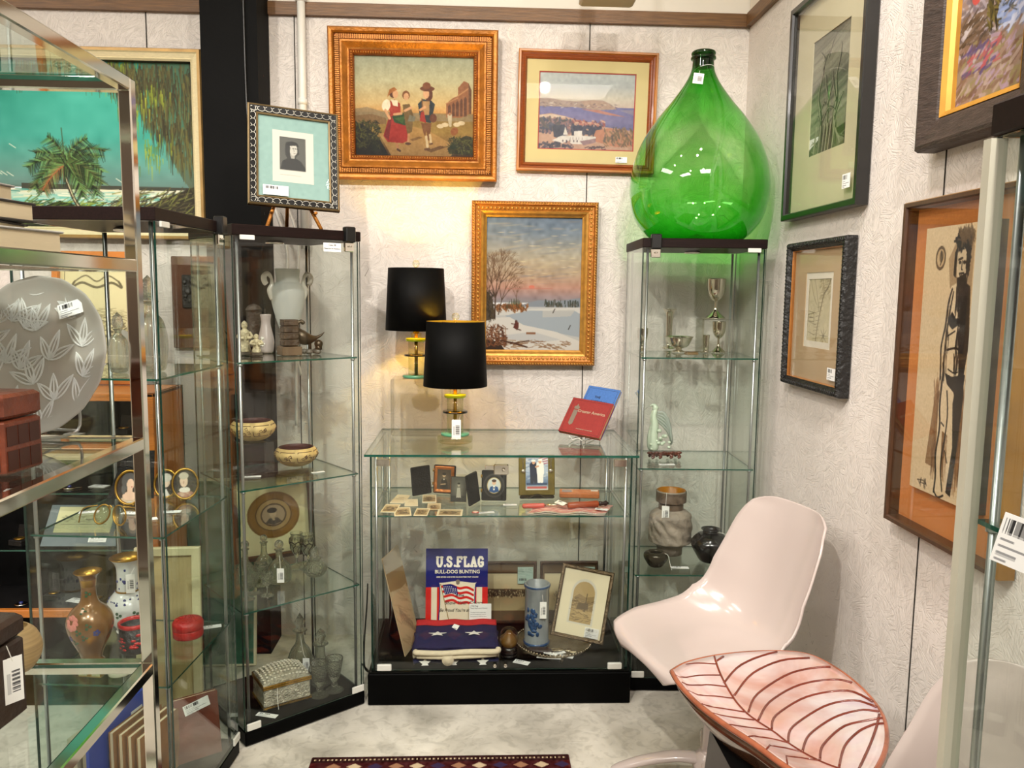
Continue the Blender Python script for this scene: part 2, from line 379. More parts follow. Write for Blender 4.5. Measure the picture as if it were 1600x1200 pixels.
# ---------------------------------------------------------------- shared materials
def osb():
    a = N('painted_strand_board'); p = a.pr(); tc = a.n('TexCoord'); src = tc.outputs['Object']
    H = None; D = None
    for k, (sc, st) in enumerate(((21, 1.), (36, 1.))):
        v = a.n('TexVoronoi'); v.inputs['Scale'].default_value = sc; a.l(src, v.inputs['Vector'])
        sp = a.n('SeparateColor'); a.l(v.outputs['Color'], sp.inputs[0])
        mu = a.n('Math', operation='MULTIPLY'); mu.inputs[1].default_value = 6.28; a.l(sp.outputs[0], mu.inputs[0])
        # strands lie every which way within the plane of the board: turn about the board's normal, board by board
        rot = a.n('VectorRotate', rotation_type='AXIS_ANGLE'); a.l(src, rot.inputs['Vector']); a.l(mu.outputs[0], rot.inputs['Angle'])
        a.l(tc.outputs['Normal'], rot.inputs['Axis'])
        mp = a.n('Mapping'); mp.inputs['Scale'].default_value = (12, 12, 270); a.l(rot.outputs[0], mp.inputs[0])
        n = a.n('TexNoise'); n.inputs['Scale'].default_value = 1.; n.inputs['Detail'].default_value = 3; a.l(mp.outputs[0], n.inputs['Vector'])
        r = a.ramp([(.40, (0, 0, 0)), (.47, (1, 1, 1))], n.outputs[0])
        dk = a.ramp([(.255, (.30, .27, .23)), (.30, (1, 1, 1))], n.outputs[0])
        if H is None: H, D = r, dk
        else:
            m = a.n('MixRGB'); m.inputs[0].default_value = .5; a.l(H, m.inputs[1]); a.l(r, m.inputs[2]); H = m.outputs[0]
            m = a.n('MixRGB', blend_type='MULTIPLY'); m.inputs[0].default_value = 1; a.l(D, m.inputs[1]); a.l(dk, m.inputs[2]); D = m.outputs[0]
    # dark cracks, AO-like shade put into the colour, show only here and there
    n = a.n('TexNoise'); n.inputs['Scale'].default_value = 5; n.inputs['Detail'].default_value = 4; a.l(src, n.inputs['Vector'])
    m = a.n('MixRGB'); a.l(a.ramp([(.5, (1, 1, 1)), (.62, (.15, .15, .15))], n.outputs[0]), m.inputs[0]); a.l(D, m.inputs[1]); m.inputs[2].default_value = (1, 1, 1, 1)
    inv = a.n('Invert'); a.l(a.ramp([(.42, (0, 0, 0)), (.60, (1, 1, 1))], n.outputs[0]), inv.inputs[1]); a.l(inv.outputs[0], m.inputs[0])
    n2 = a.n('TexNoise'); n2.inputs['Scale'].default_value = 2.2; n2.inputs['Detail'].default_value = 3; a.l(src, n2.inputs['Vector'])
    c = a.n('MixRGB', blend_type='MULTIPLY'); c.inputs[0].default_value = 1
    a.l(a.ramp([(.3, rgb((224, 216, 208))), (.7, rgb((236, 228, 221)))], n2.outputs[0]), c.inputs[1]); a.l(m.outputs[0], c.inputs[2])
    a.l(c.outputs[0], p.inputs['Base Color']); p.inputs['Roughness'].default_value = .62; p.inputs['Specular IOR Level'].default_value = .3
    b = a.n('Bump'); b.inputs['Strength'].default_value = .6; b.inputs['Distance'].default_value = .004; a.l(H, b.inputs['Height']); a.l(b.outputs[0], p.inputs['Normal'])
    return a.fin(p.outputs[0])
def concrete():
    a = N('worn_concrete'); p = a.pr(); tc = a.n('TexCoord'); src = tc.outputs['Object']
    def nz(s, d=6, dist=0.):
        n = a.n('TexNoise'); n.inputs['Scale'].default_value = s; n.inputs['Detail'].default_value = d; n.inputs['Distortion'].default_value = dist; a.l(src, n.inputs['Vector']); return n.outputs[0]
    c1 = a.ramp([(.30, rgb((158, 153, 142))), (.48, rgb((205, 200, 188))), (.66, rgb((228, 223, 211)))], nz(3.2, 9, .8))
    c2 = a.ramp([(.36, (.55, .54, .52)), (.5, (1, 1, 1))], nz(22, 8, 1.5))
    m = a.n('MixRGB', blend_type='MULTIPLY'); m.inputs[0].default_value = .4; a.l(c1, m.inputs[1]); a.l(c2, m.inputs[2])
    mp = a.n('Mapping'); mp.inputs['Scale'].default_value = (4, 160, 1); mp.inputs['Rotation'].default_value = (0, 0, 2.2); a.l(src, mp.inputs[0])
    n = a.n('TexNoise'); n.inputs['Scale'].default_value = 1; n.inputs['Detail'].default_value = 2; a.l(mp.outputs[0], n.inputs['Vector'])
    m2 = a.n('MixRGB', blend_type='SCREEN'); m2.inputs[0].default_value = .35; a.l(m.outputs[0], m2.inputs[1]); a.l(a.ramp([(.68, (0, 0, 0)), (.72, (.5, .5, .48))], n.outputs[0]), m2.inputs[2])
    a.l(m2.outputs[0], p.inputs['Base Color']); p.inputs['Roughness'].default_value = .5
    b = a.n('Bump'); b.inputs['Strength'].default_value = .25; b.inputs['Distance'].default_value = .004; a.l(nz(30, 8), b.inputs['Height']); a.l(b.outputs[0], p.inputs['Normal'])
    return a.fin(p.outputs[0])
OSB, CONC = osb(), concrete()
PANE = glass('case_glass', (.982, .99, .984), (.90, .95, .92), 1.36)
SHELF = glass('shelf_glass', (.98, .992, .985), (.88, .95, .91), 1.42)
EDGE = mat('cut_glass_edge', (8, 44, 36), .15, 0, .25, 30, coat=.4)
SEDGE = mat('shelf_glass_edge', (22, 78, 64), .12, 0, .25, 30, coat=.5)
ALU = mat('brushed_aluminium', (176, 180, 180), .32, .9, .05)
CHROME = mat('polished_chrome', (226, 222, 212), .08, 1., .03)
BLACKLAM = mat('black_laminate', (5, 5, 5), .45, 0, .2, 8, spec=.05)
BROWNLAM = mat('black_brown_laminate', (26, 14, 12), .45, 0, .3, 6, stretch=(2, 40, 40), spec=.15)
BLKPL = mat('black_plastic', (14, 14, 14), .35, 0, .1)
WHITEPL = mat('clear_white_plastic', (222, 222, 214), .3, 0, .03)
PAPER = mat('white_paper', (240, 240, 236), .7, 0, .03)
CREAM = mat('cream_paper', (236, 226, 198), .7, 0, .04)
INK = mat('black_ink', (24, 22, 22), .6, 0, 0)
STRING = mat('white_string', (232, 230, 222), .8, 0, .05)
GOLD = mat('gilt_wood', (168, 106, 38), .42, .45, .25, 26, bump=.25, bscale=90)
GOLDHI = mat('bright_gilt', (190, 138, 60), .38, .5, .22, 40)
GOLDDK = mat('red_gold_gilt', (140, 76, 28), .42, .45, .35, 30, bump=.3, bscale=120)
BRASS = mat('aged_brass', (170, 132, 58), .3, .95, .25, 40)
SILVER = mat('polished_silver', (222, 216, 200), .1, 1., .08, 12)
OAK = mat('stained_oak', (112, 78, 42), .42, 0, .32, 4, stretch=(3, 60, 60), bump=.15, bscale=6)
CLEAR = crystal('clear_crystal', clear=.35)
CUT = crystal('cut_crystal', .02, .7, 170, .2, 1.52)
ACRYL = glass('clear_acrylic', (.95, .95, .92), (.72, .73, .68), 1.42)
SHEET = vcol('printed_sheet'); OILS = vcol('varnished_oil', .5, 0, .2); 

# ---------------------------------------------------------------- the room
def slab(name, c, d, m):
    return struct(MB().box((0, 0, 0), d).build(name, m, loc=c))
slab('floor', (-.6, 1.2, -.05), (5.4, 5.6, .1), CONC)
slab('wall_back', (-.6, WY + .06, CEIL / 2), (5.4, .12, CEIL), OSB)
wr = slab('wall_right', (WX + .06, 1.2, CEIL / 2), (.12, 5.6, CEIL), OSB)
slab('ceiling', (-.6, 1.2, CEIL + .05), (5.4, 5.6, .1), mat('white_ceiling_paint', (232, 228, 218), .8, 0, .03))
DKSHOP = mat('dark_shop_interior', (74, 60, 48), .8, 0, .4, 2)
slab('wall_front', (-.6, -1.66, CEIL / 2), (5.4, .12, CEIL), DKSHOP)  # unseen walls, put in for chrome and glass to reflect
slab('wall_left', (-3.36, 1.2, CEIL / 2), (.12, 5.6, CEIL), mat('left_wall_paint', (190, 180, 164), .8, 0, .05))
# oak rails where the upper wall meets the boarding; everything above is smooth white paint
z0, z1 = P(780, 34, y=WY)[2], P(780, 14, y=WY)[2]
UP = mat('white_wall_paint', (236, 230, 218), .7, 0, .03, 3, bump=.08, bscale=40)
slab('wall_upper_back', (-.6, WY - .004, (z1 + CEIL) / 2), (5.4, .012, CEIL - z1), UP)
slab('wall_upper_right', (WX - .004, 1.2, (z1 + CEIL) / 2), (.012, 4.1, CEIL - z1), UP)
slab('trim_1', (WX - 1.9, WY - .011, (z0 + z1) / 2), (3.8, .022, z1 - z0), OAK)
slab('trim_2', (WX - .011, 1.2, (z0 + z1) / 2), (.022, 4.1, z1 - z0), mat('stained_oak_side', (112, 78, 42), .42, 0, .32, 4, stretch=(60, 3, 60), bump=.15, bscale=6))
SEAM = mat('open_board_joint', (40, 36, 30), .9, 0, .1)
for i, (a, b) in enumerate((((924, 70), (908, 560)), ((232, 80), (236, 300)), ((460, 60), (462, 150)))):
    A, B_ = P(*a, y=WY), P(*b, y=WY); x = (A.x + B_.x) / 2
    slab('trim_%d' % (i + 3), (x, WY - .0008, z0 / 2), (.0035, .003, z0), SEAM)
slab('trim_6', (WX - .0008, P(1436, 850, x=WX).y, z0 / 2), (.003, .0025, z0), SEAM)
# black steel column in front of the back wall
slab('column', (-.912, 3.185, CEIL / 2), (.205, .17, CEIL), mat('black_paint', (7, 7, 7), .7, 0, .25, 5, bump=.05, spec=.12))
# conduit, cables
o = MB(); px = P(471, 50, y=3.25).x
o.cyl((0, 0, 0), .0155, CEIL - 1.6, 16).cyl((0, 0, .93), .021, .045, 16).cyl((0, 0, .55), .019, .02, 16)
tag(o.build('conduit_pipe', mat('white_enamel', (226, 224, 216), .4, 0, .03), loc=(px, 3.25, 1.6)), 'white painted conduit pipe running up the boarded wall beside the black column', 'pipe')
# ceiling light body hanging just inside the top of the picture
t = thing('ceiling_light', 'grey box light fitting under the ceiling above the watercolour', 'light', (P(950, -6, y=2.9).x, 2.9, P(950, 4, y=2.9).z))
MB().box((0, 0, .03), (.19, .10, .06), bev=.006).build('housing', mat('grey_enamel', (150, 140, 124), .5, 0, .05), t)
MB().cyl((0, 0, .06), .012, CEIL - t.location.z - .06, 12).build('drop_rod', ALU, t)

# ---------------------------------------------------------------- glass cases
def pane(parent, name, c, d, axis, m=None, e=None, label=None):
    """a glass plate: clear on its two broad faces, green on its cut edges; axis = the thin one"""
    mb = MB(); mi = {0: [0, 0, 1, 1, 1, 1], 1: [1, 1, 0, 0, 1, 1], 2: [1, 1, 1, 1, 0, 0]}[axis]
    mb.box((0, 0, 0), d, mi=mi); o = mb.build(name, [m or PANE, e or EDGE], parent, loc=c)
    if label: o['label'] = label
    return o
HALO = mat('frosted_lamp_lens', (255, 246, 220), .4, 0, 0)
def vitrine(name, label, loc, rz, W=.43, D=.364, H=1.63, shelves=(.435, .825, 1.22), hinge=1, group=None, card=False, topm=None):
    t = thing(name, label, 'cabinet', loc, rz, group)
    MB().box((0, 0, .027), (W, D, .046), bev=.003).box((0, 0, .002), (W - .03, D - .03, .004)).build('base', BLACKLAM, t)
    MB().box((0, 0, H - .016), (W, D, .032), bev=.002).build('top', topm or BROWNLAM, t)
    z, h = (.05 + H - .032) / 2, H - .032 - .052; g = .005
    pane(t, 'back_pane', (0, D / 2 - .006, z), (W - .008, g, h), 1)
    pane(t, 'side_pane', (-W / 2 + .005, .003, z), (g, D - .024, h), 0)
    pane(t, 'side_pane', (W / 2 - .005, .003, z), (g, D - .024, h), 0)
    pane(t, 'door', (0, -D / 2 + .004, z), (W - .006, g, h), 1)
    for x in (-1, 1):
        for y in (-1, 1):
            MB().cyl((x * (W / 2 - .022), y * (D / 2 - .022), .05), .0048, h, 10).build('rod', ALU, t)
    for s in shelves:
        pane(t, 'shelf', (0, 0, s - .003), (W - .02, D - .028, .005), 2, SHELF, SEDGE)
        b = MB()
        for x in (-1, 1):
            for y in (-1, 1): b.cyl((x * (W / 2 - .022), y * (D / 2 - .022), s - .012), .0075, .006, 10)
        stuff(b.build('shelf_clip', ALU, t))
    x = hinge * (W / 2 - .045)
    MB().box((x, -D / 2 - .004, H - .012), (.035, .028, .05), bev=.003).build('hinge_cap', BLKPL, t)
    MB().box((x, -D / 2 - .0005, H - .052), (.034, .01, .03), bev=.002).cyl((x, -D / 2 - .008, H - .052), .006, .004, 12).build('hinge_plate', CHROME, t)
    MB().box((-hinge * (W / 2 - .045), -D / 2 - .001, H - .038), (.045, .006, .014), bev=.001).build('door_catch', WHITEPL, t)
    for s in (-1, 1): MB().box((s * (W / 2 - .028), -D / 2 - .002, .066), (.046, .007, .024), bev=.002).build('corner_clip', WHITEPL, t)
    MB().lathe([(.03, 0), (.03, .006), (.024, .010), (0, .010)], 20, (0, 0, H - .043)).build('lamp_disc', CHROME, t)
    if card:
        c = MB().box((0, 0, 0), (.062, .001, .028)).build('case_card', PAPER, t, loc=(hinge * (W / 2 - .105), -D / 2 - .001, H - .055))
        lettering('Case 38', .008, c, (0, -.0007, .007), INK); lettering('Please Ask For Assistance', .0055, c, (0, -.0007, -.004), INK)
    return t
def place(fl, fr, D):
    u = Vector((fr[0] - fl[0], fr[1] - fl[1])); a = math.atan2(u.y, u.x); n = Vector((-math.sin(a), math.cos(a)))
    c = (Vector(fl) + Vector(fr)) / 2 + n * D / 2; return (c.x, c.y, 0), a
LL, la = place((-.72, 2.43), (-.384, 2.697), .364)
vitrine('display_cabinet', 'tall glass display cabinet turned at an angle, easel portrait standing on its dark top', LL, la, hinge=1, card=True)
RL, ra = place((.563, 2.772), (.992, 2.760), .364)
vitrine('display_cabinet', 'tall glass display cabinet in the corner under the green demijohn', RL, ra, hinge=-1)
TL_, ta = place((-.762, 1.97), (-.73, 2.398), .364)
vitrine('display_cabinet', 'tall glass display cabinet behind the chrome shelf unit, vases and red box inside', TL_, ta, hinge=1)
NL, na = (.505 + .215, .8 - .182, 0), 0.
vitrine('display_cabinet', 'glass display cabinet cut off by the picture edge, its post before the ink figure', NL, 0., W=.43, D=.364, shelves=(.435, .825, 1.215), hinge=-1)

np_ = MB().box((0, 0, 0), (.017, .012, 1.54)).build('corner_post', mat('lit_edge_tone', (206, 202, 184), .4, 0, .03), COL.objects[[o.name for o in COL.objects if o.name.startswith('display_cabinet')][-1]], loc=(-.43 / 2 + .003, .364 / 2 - .006, .825))  # added post; the strongly lit edge is put into its pale colour
# low counter case
CT = .896
t = thing('counter_case', 'low glass counter display case on a black plinth between the tall cabinets', 'cabinet', (.088, 2.91, 0))
cw, cf, cb = .92, -.225, .25
MB().box((0, (cf + cb) / 2, .058), (cw, cb - cf, .114), bev=.003).build('plinth', BLACKLAM, t)
MB().box((0, (cf + cb) / 2, .1185), (cw - .01, cb - cf - .01, .005)).build('deck', mat('black_deck_board', (6, 7, 6), .3, 0, .1, spec=.12), t)
pane(t, 'top_pane', (0, .01, CT - .004), (.925, .52, .008), 2, SHELF, SEDGE)
zz, hh = (.122 + CT - .009) / 2, CT - .009 - .122
for s in (-1, 1): pane(t, 'side_pane', (s * (cw / 2 - .014), .02, zz), (.006, .45, hh), 0)
pane(t, 'back_pane', (0, .238, zz), (cw - .03, .006, hh), 1)
for s in (-1, 1):
    d = pane(t, 'door', (s * .2185, -.215, zz - .002), (.434, .006, hh - .012), 1)
    MB().lathe([(.007, 0), (.007, .006), (.005, .009), (0, .009)], 12, M=Matrix.Rotation(R(90), 4, 'X')).build('knob', CHROME, d, loc=(-s * .20, -.004, -hh / 2 + .022))
    MB().box((0, 0, 0), (.045, .012, .026), bev=.002).build('hinge', CHROME, d, loc=(s * .185, -.001, hh / 2 - .022))
    MB().box((0, 0, 0), (.05, .012, .022), bev=.002).build('corner_clip', WHITEPL, d, loc=(s * .185, -.001, -hh / 2 + .016))
    for y in (-.19, .222): MB().cyl((s * (cw / 2 - .03), y, .12), .005, hh, 10).build('rod', ALU, t)
l = MB().box((0, 0, 0), (.05, .016, .036), bev=.003).box((-.04, .004, .006), (.03, .006, .014), bev=.001).cyl((0, 0, 0), .006, .01, 12, M=Matrix.Translation((.008, -.008, 0)) @ Matrix.Rotation(R(90), 4, 'X'))
l.build('lock', CHROME, t, loc=(-.004, -.226, .842))
pane(t, 'shelf', (0, .015, .668), (cw - .045, .41, .006), 2, SHELF, SEDGE)
b = MB()
for x in (-1, 1):
    for y in (-.16, .19): b.box((x * (cw / 2 - .04), y, .661), (.05, .012, .006))
stuff(b.build('shelf_bracket', ALU, t))

# chrome shelf unit, cut off by the picture edge
EX, EY = -.518, 1.25
EZ = (1.745, 1.482, 1.212, .850, .44, .05)
t = thing('chrome_shelf_unit', 'open chrome shelf unit with glass shelves holding books and a frosted plate', 'shelf', (EX - .45, EY - .2, 0))
q = .019; dx, dy = .9, .44
for x, y in ((.45, .2), (.45, .2 - dy), (.45 - dx, .2), (.45 - dx, .2 - dy)):
    MB().box((x, y, EZ[0] / 2), (q, q, EZ[0] - .001), bev=.002).build('post', CHROME, t)
for z in EZ:
    for y in (.2, .2 - dy): MB().box((.45 - dx / 2, y, z - q / 2), (dx - q, q, q), bev=.002).build('rail', CHROME, t)
    for x in (.45, .45 - dx): MB().box((x, .2 - dy / 2, z - q / 2), (q, dy - q, q), bev=.002).build('rail', CHROME, t)
    pane(t, 'shelf', (.45 - dx / 2, .2 - dy / 2, z - .0045), (dx - q - .001, dy - q - .001, .006), 2, SHELF, SEDGE)
# ---------------------------------------------------------------- pictures
GLAZ = glass('picture_glazing', (.985, .988, .985), (.95, .95, .95), 1.12)
def barcode_label(parent, name, loc, w, h, rot=None, seed=1, vertical=False):
    """small white price sticker: a barcode and a few lines of grey print"""
    c = Cv(44, 22, (246, 246, 244)); rs = np.random.RandomState(seed)
    for i in range(26):
        if rs.rand() < .62: c.rect(.08 + i * .02, .08, .08 + i * .02 + .012 + rs.rand() * .008, .38, (40, 40, 42))
    for k, (v, e) in enumerate(((.50, .4), (.64, .85), (.78, .55), (.90, .35))): c.rect(.08, v, e, v + .05, (150, 150, 152))
    o = c.mesh(name, w, h, parent, loc, rot); return o
def quad(tl, tr, br, bl, axis, v):
    k = {axis: v}; q = [P(*p, **k) for p in (tl, tr, br, bl)]
    if axis == 'y':
        w = ((q[1].x - q[0].x) + (q[2].x - q[3].x)) / 2; c = (sum(p.x for p in q) / 4, v)
    else:
        w = ((q[0].y - q[1].y) + (q[3].y - q[2].y)) / 2; c = (v, sum(p.y for p in q) / 4)
    zt = (q[0].z + q[1].z) / 2; zb = (q[2].z + q[3].z) / 2
    return w, zt - zb, c, zb
def frame_mesh(parent, w, h, prof, fm, mi=None, name='frame'):
    """mitred moulding: prof = [(inset from the outer edge, height above the wall)], material index per step"""
    mb = MB(); n = len(prof); vs = []
    for t, d in prof:
        x, z = w / 2 - t, h / 2 - t; vs += [(-x, -d, -z), (x, -d, -z), (x, -d, z), (-x, -d, z)]
    fs = []; ms = []
    for i in range(n - 1):
        for k in range(4):
            a, b = i * 4 + k, i * 4 + (k + 1) % 4; fs.append((a, b, b + 4, a + 4)); ms.append(mi[i] if mi else 0)
    i = n - 1
    for k in range(4):
        a, b = i * 4 + k, i * 4 + (k + 1) % 4; fs.append((a, b, (k + 1) % 4, k)); ms.append(mi[-1] if mi else 0)
    mb.add(vs, fs, mi=ms); return mb.build(name, fm, parent, loc=(0, 0, h / 2))
def beads(parent, w, h, inset, size, pitch, d, m, shape='box', name='carving', lean=0.):
    """a row of carved beads along all four sides of a frame"""
    mb = MB()
    for sx, L, flip in ((0, w, 1), (1, h, 0)):
        L2 = L - 2 * inset; n = max(2, int(L2 / pitch)); 
        for s in (-1, 1):
            for i in range(n + 1):
                q = -L2 / 2 + L2 * i / n
                c = (q, -d, s * (h / 2 - inset)) if flip else (s * (w / 2 - inset), -d, q)
                e = size if flip else (size[2], size[1], size[0])
                if shape == 'box': mb.box(c, e, ry=lean * (1 if flip else -1))
                else: mb.ball(c, 1, 6, M=Matrix.Translation(c) @ Euler((0, lean * (1 if flip else -1), 0)).to_matrix().to_4x4() @ Matrix.Diagonal((e[0] / 2, e[1] / 2, e[2] / 2, 1)) @ Matrix.Translation((-c[0], -c[1], -c[2])))
    return stuff(mb.build(name, m, parent, loc=(0, 0, h / 2)))
def picture(name, label, cat, w, h, loc, rz, prof, fm, mi=None, rx=0, ry=0, group=None, art=None, aw=None, ah=None, ad=.006, artname='painting', mats=(), glaze=None, artm=None, dz=0):
    t = thing(name, label, cat, loc, rz, group, rx, ry)
    f = prof[-1][0]
    frame_mesh(t, w, h, prof, fm, mi)
    MB().box((0, -ad / 2 + .001, h / 2), (w - .012, ad - .001, h - .012)).build('backing_board', mat('backing_board', (92, 74, 54), .8, 0, .1), t)
    d = ad + .0006
    for k, (ins_out, ins_in, m, nm, *dd) in enumerate(mats):    # mat boards as flat rings with a cut window
        a, b = w / 2 - ins_out, h / 2 - ins_out
        il, ir, it, ib = ins_in if isinstance(ins_in, tuple) else (ins_in,) * 4
        c = [(-a, -b), (a, -b), (a, b), (-a, b)]; e = [(-w / 2 + il, -h / 2 + ib), (w / 2 - ir, -h / 2 + ib), (w / 2 - ir, h / 2 - it), (-w / 2 + il, h / 2 - it)]
        th = dd[0] if dd else .003
        vs = [(x, -d - th, z) for x, z in c] + [(x, -d - th, z) for x, z in e] + [(x, -d - .0002, z) for x, z in e]
        fs = [(i, (i + 1) % 4, (i + 1) % 4 + 4, i + 4) for i in range(4)] + [(i + 4, (i + 1) % 4 + 4, (i + 1) % 4 + 8, i + 8) for i in range(4)]
        MB().add(vs, fs).build(nm, m, t, loc=(0, 0, h / 2)); d += .0004
    if art is not None:
        aw = aw or w - 2 * f; ah = ah or h - 2 * f
        art.mesh(artname, aw, ah, t, (0, -ad - .0004, h / 2 + dz), m=artm)
    if glaze:
        pane(t, 'glazing', (0, -glaze, h / 2), (w - 2 * f + .004, .002, h - 2 * f + .004), 1, GLAZ, GLAZ)
    return t
def hang_back(name, label, corners, front, prof, fm, **k):
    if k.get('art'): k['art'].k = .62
    w, h, c, zb = quad(*corners, 'y', WY - front)
    return picture(name, label, 'picture', w, h, (c[0], WY - .004, zb), 0, prof, fm, **k), w, h
def hang_right(name, label, corners, front, prof, fm, **k):
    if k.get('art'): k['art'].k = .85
    w, h, c, zb = quad(*corners, 'x', WX - front)
    return picture(name, label, 'picture', w, h, (WX - .004, c[1], zb), R(-90), prof, fm, **k), w, h

# --- shepherd children before a ruin
def art_children():
    c = Cv(200, 158); c.vg([(0, (168, 172, 142)), (.25, (196, 190, 148)), (.48, (214, 182, 120)), (.56, (206, 152, 84)), (.6, (176, 130, 84))])
    c.vg([(.56, (150, 122, 76)), (.64, (140, 112, 52)), (.75, (150, 122, 58)), (.88, (120, 88, 44)), (1, (58, 38, 20))])
    c.poly([(0, .53), (.10, .51), (.22, .55), (.4, .57), (.62, .56), (.8, .58), (1, .57), (1, .64), (0, .64)], (142, 124, 92), .8)
    c.poly([(.2, .78), (.5, .70), (.62, .74), (.9, .92), (.8, 1), (.3, 1)], (176, 136, 78), .8)
    c.poly([(0, .60), (.14, .58), (.26, .62), (.26, .68), (0, .7)], (122, 92, 54), .9)
    # ruin
    c.poly([(.77, .60), (.77, .46), (.83, .40), (.87, .38), (.87, .30), (.92, .23), (.96, .25), (.965, .56), (.9, .60)], (152, 100, 62))
    for k in range(5): c.poly([(.785 + k * .034, .59), (.785 + k * .034, .49 - k * .02), (.797 + k * .034, .465 - k * .02), (.809 + k * .034, .49 - k * .02), (.809 + k * .034, .585)], (98, 62, 40))
    c.line([(.87, .38), (.965, .30)], .012, (186, 134, 88)); c.line([(.77, .46), (.87, .40)], .01, (186, 134, 88))
    c.poly([(.96, .25), (.985, .32), (.985, .56), (.962, .56)], (104, 70, 44))
    # bushes
    rs = [(24, 26, 12), (38, 40, 16), (60, 60, 22), (84, 84, 34)]
    c.poly([(0, .66), (.08, .70), (.2, .82), (.28, 1), (0, 1)], (22, 18, 10)); c.dabs(160, (0, .66, .20, .92), .05, .012, rs, .9, 0, 1.5)
    c.poly([(.78, .92), (.84, .84), (.94, .78), (1, .8), (1, .98), (.8, .97)], (56, 52, 26)); c.dabs(120, (.80, .80, 1, .97), .04, .008, rs + [(96, 96, 44)], .9, 0, 1.5)
    for k in range(9): c.line([(.83, .92), (.83 + .07 * math.cos(R(-20 - k * 18)), .92 + .11 * math.sin(R(-20 - k * 18)))], .014, (40, 50, 30), 1, .002)
    for k in range(9): c.line([(.16, .95), (.16 + .08 * math.cos(R(-10 - k * 20)), .95 + .13 * math.sin(R(-10 - k * 20)))], .014, (24, 30, 14), 1, .002)
    # sheep and shepherd
    for u, v in ((.72, .69), (.76, .675), (.86, .67), (.9, .655)): c.ell(u, v, .03, .022, (214, 196, 160))
    c.line([(.80, .58), (.805, .68)], .05, (196, 184, 154), 1, .03); c.ell(.80, .565, .012, .016, (170, 120, 84)); c.ell(.84, .74, .03, .045, (140, 84, 42), rot=.7)
    # girl with red skirt and green apron
    c.line([(.345, .86), (.36, .93)], .03, (170, 116, 74), 1, .022); c.line([(.355, .935), (.375, .95)], .022, (70, 42, 24))
    c.poly([(.29, .58), (.42, .60), (.45, .84), (.40, .87), (.27, .86), (.235, .80)], (158, 40, 30)); c.poly([(.29, .6), (.31, .6), (.28, .85), (.24, .80)], (116, 26, 22))
    c.poly([(.31, .60), (.40, .56), (.50, .61), (.42, .69), (.33, .66)], (38, 68, 30)); c.poly([(.33, .62), (.42, .60), (.40, .67)], (60, 92, 40))
    c.poly([(.27, .46), (.33, .43), (.38, .47), (.385, .58), (.30, .60)], (164, 52, 34)); c.poly([(.30, .43), (.36, .44), (.36, .50), (.32, .49)], (236, 224, 190))
    c.ell(.262, .49, .035, .06, (238, 226, 194), rot=.3); c.line([(.255, .54), (.29, .62)], .028, (214, 160, 112)); c.line([(.33, .58), (.39, .57)], .025, (214, 160, 112))
    c.ell(.322, .365, .034, .050, (92, 52, 26)); c.ell(.340, .375, .024, .042, (222, 168, 120)); c.poly([(.27, .41), (.29, .33), (.33, .305), (.355, .33), (.30, .37)], (172, 108, 46))
    # younger child behind
    c.poly([(.40, .48), (.46, .47), (.49, .58), (.48, .75), (.44, .78), (.42, .66)], (112, 88, 46)); c.ell(.43, .385, .032, .046, (132, 84, 42)); c.ell(.432, .398, .022, .036, (220, 170, 124))
    c.line([(.42, .54), (.47, .51)], .026, (214, 162, 116)); c.line([(.45, .78), (.445, .86)], .024, (190, 136, 92)); c.ell(.445, .875, .025, .014, (80, 50, 30)); c.poly([(.46, .58), (.51, .60), (.50, .65), (.44, .65)], (120, 116, 96))
    # boy with hat and flute
    c.poly([(.555, .66), (.645, .66), (.635, .76), (.64, .84), (.615, .84), (.60, .74), (.59, .80), (.575, .76)], (112, 70, 34))
    c.line([(.60, .80), (.61, .90)], .026, (206, 184, 142)); c.line([(.632, .78), (.64, .86)], .024, (206, 184, 142)); c.line([(.59, .93), (.625, .925)], .022, (96, 62, 36)); c.line([(.63, .875), (.65, .87)], .018, (96, 62, 36))
    c.poly([(.53, .47), (.57, .42), (.64, .43), (.675, .47), (.655, .58), (.64, .66), (.55, .64), (.54, .55)], (42, 52, 56)); c.poly([(.57, .44), (.63, .44), (.625, .58), (.575, .58)], (180, 140, 90))
    c.poly([(.555, .55), (.58, .54), (.60, .66), (.545, .64)], (158, 44, 32)); c.ell(.66, .61, .03, .045, (100, 56, 34)); c.line([(.565, .42), (.57, .55)], .012, (120, 74, 34))
    c.line([(.55, .53), (.59, .50)], .026, (216, 160, 112)); c.ell(.622, .375, .034, .065, (92, 50, 26)); c.ell(.60, .368, .026, .046, (224, 172, 126)); c.ell(.61, .315, .062, .028, (104, 58, 28)); c.ell(.605, .285, .034, .034, (122, 68, 32))
    c.poly([(.60, .94), (.72, .89), (.78, .90), (.64, .96)], (86, 56, 28), .7); c.poly([(.46, .83), (.54, .80), (.57, .81), (.48, .85)], (110, 78, 40), .7)
    return c.noise(5, 4).noise(5, 14)
GF = [(0, 0), (0, .05), (.006, .058), (.016, .056), (.022, .046), (.025, .038), (.042, .040), (.045, .046), (.052, .047), (.070, .030), (.076, .028), (.079, .032), (.091, .024), (.094, .016), (.094, .006)]
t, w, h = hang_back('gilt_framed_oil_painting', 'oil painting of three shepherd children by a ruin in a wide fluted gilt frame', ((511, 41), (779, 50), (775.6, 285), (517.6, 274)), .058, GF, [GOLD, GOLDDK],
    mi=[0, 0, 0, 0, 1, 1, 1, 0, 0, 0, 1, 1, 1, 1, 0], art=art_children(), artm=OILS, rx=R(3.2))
beads(t, w, h, .0335, (.0038, .012, .016), .0068, .040, GOLD, 'box', 'fluting'); beads(t, w, h, .0855, (.0065, .010, .011), .0092, .028, GOLD, 'ball', 'leaf_carving')

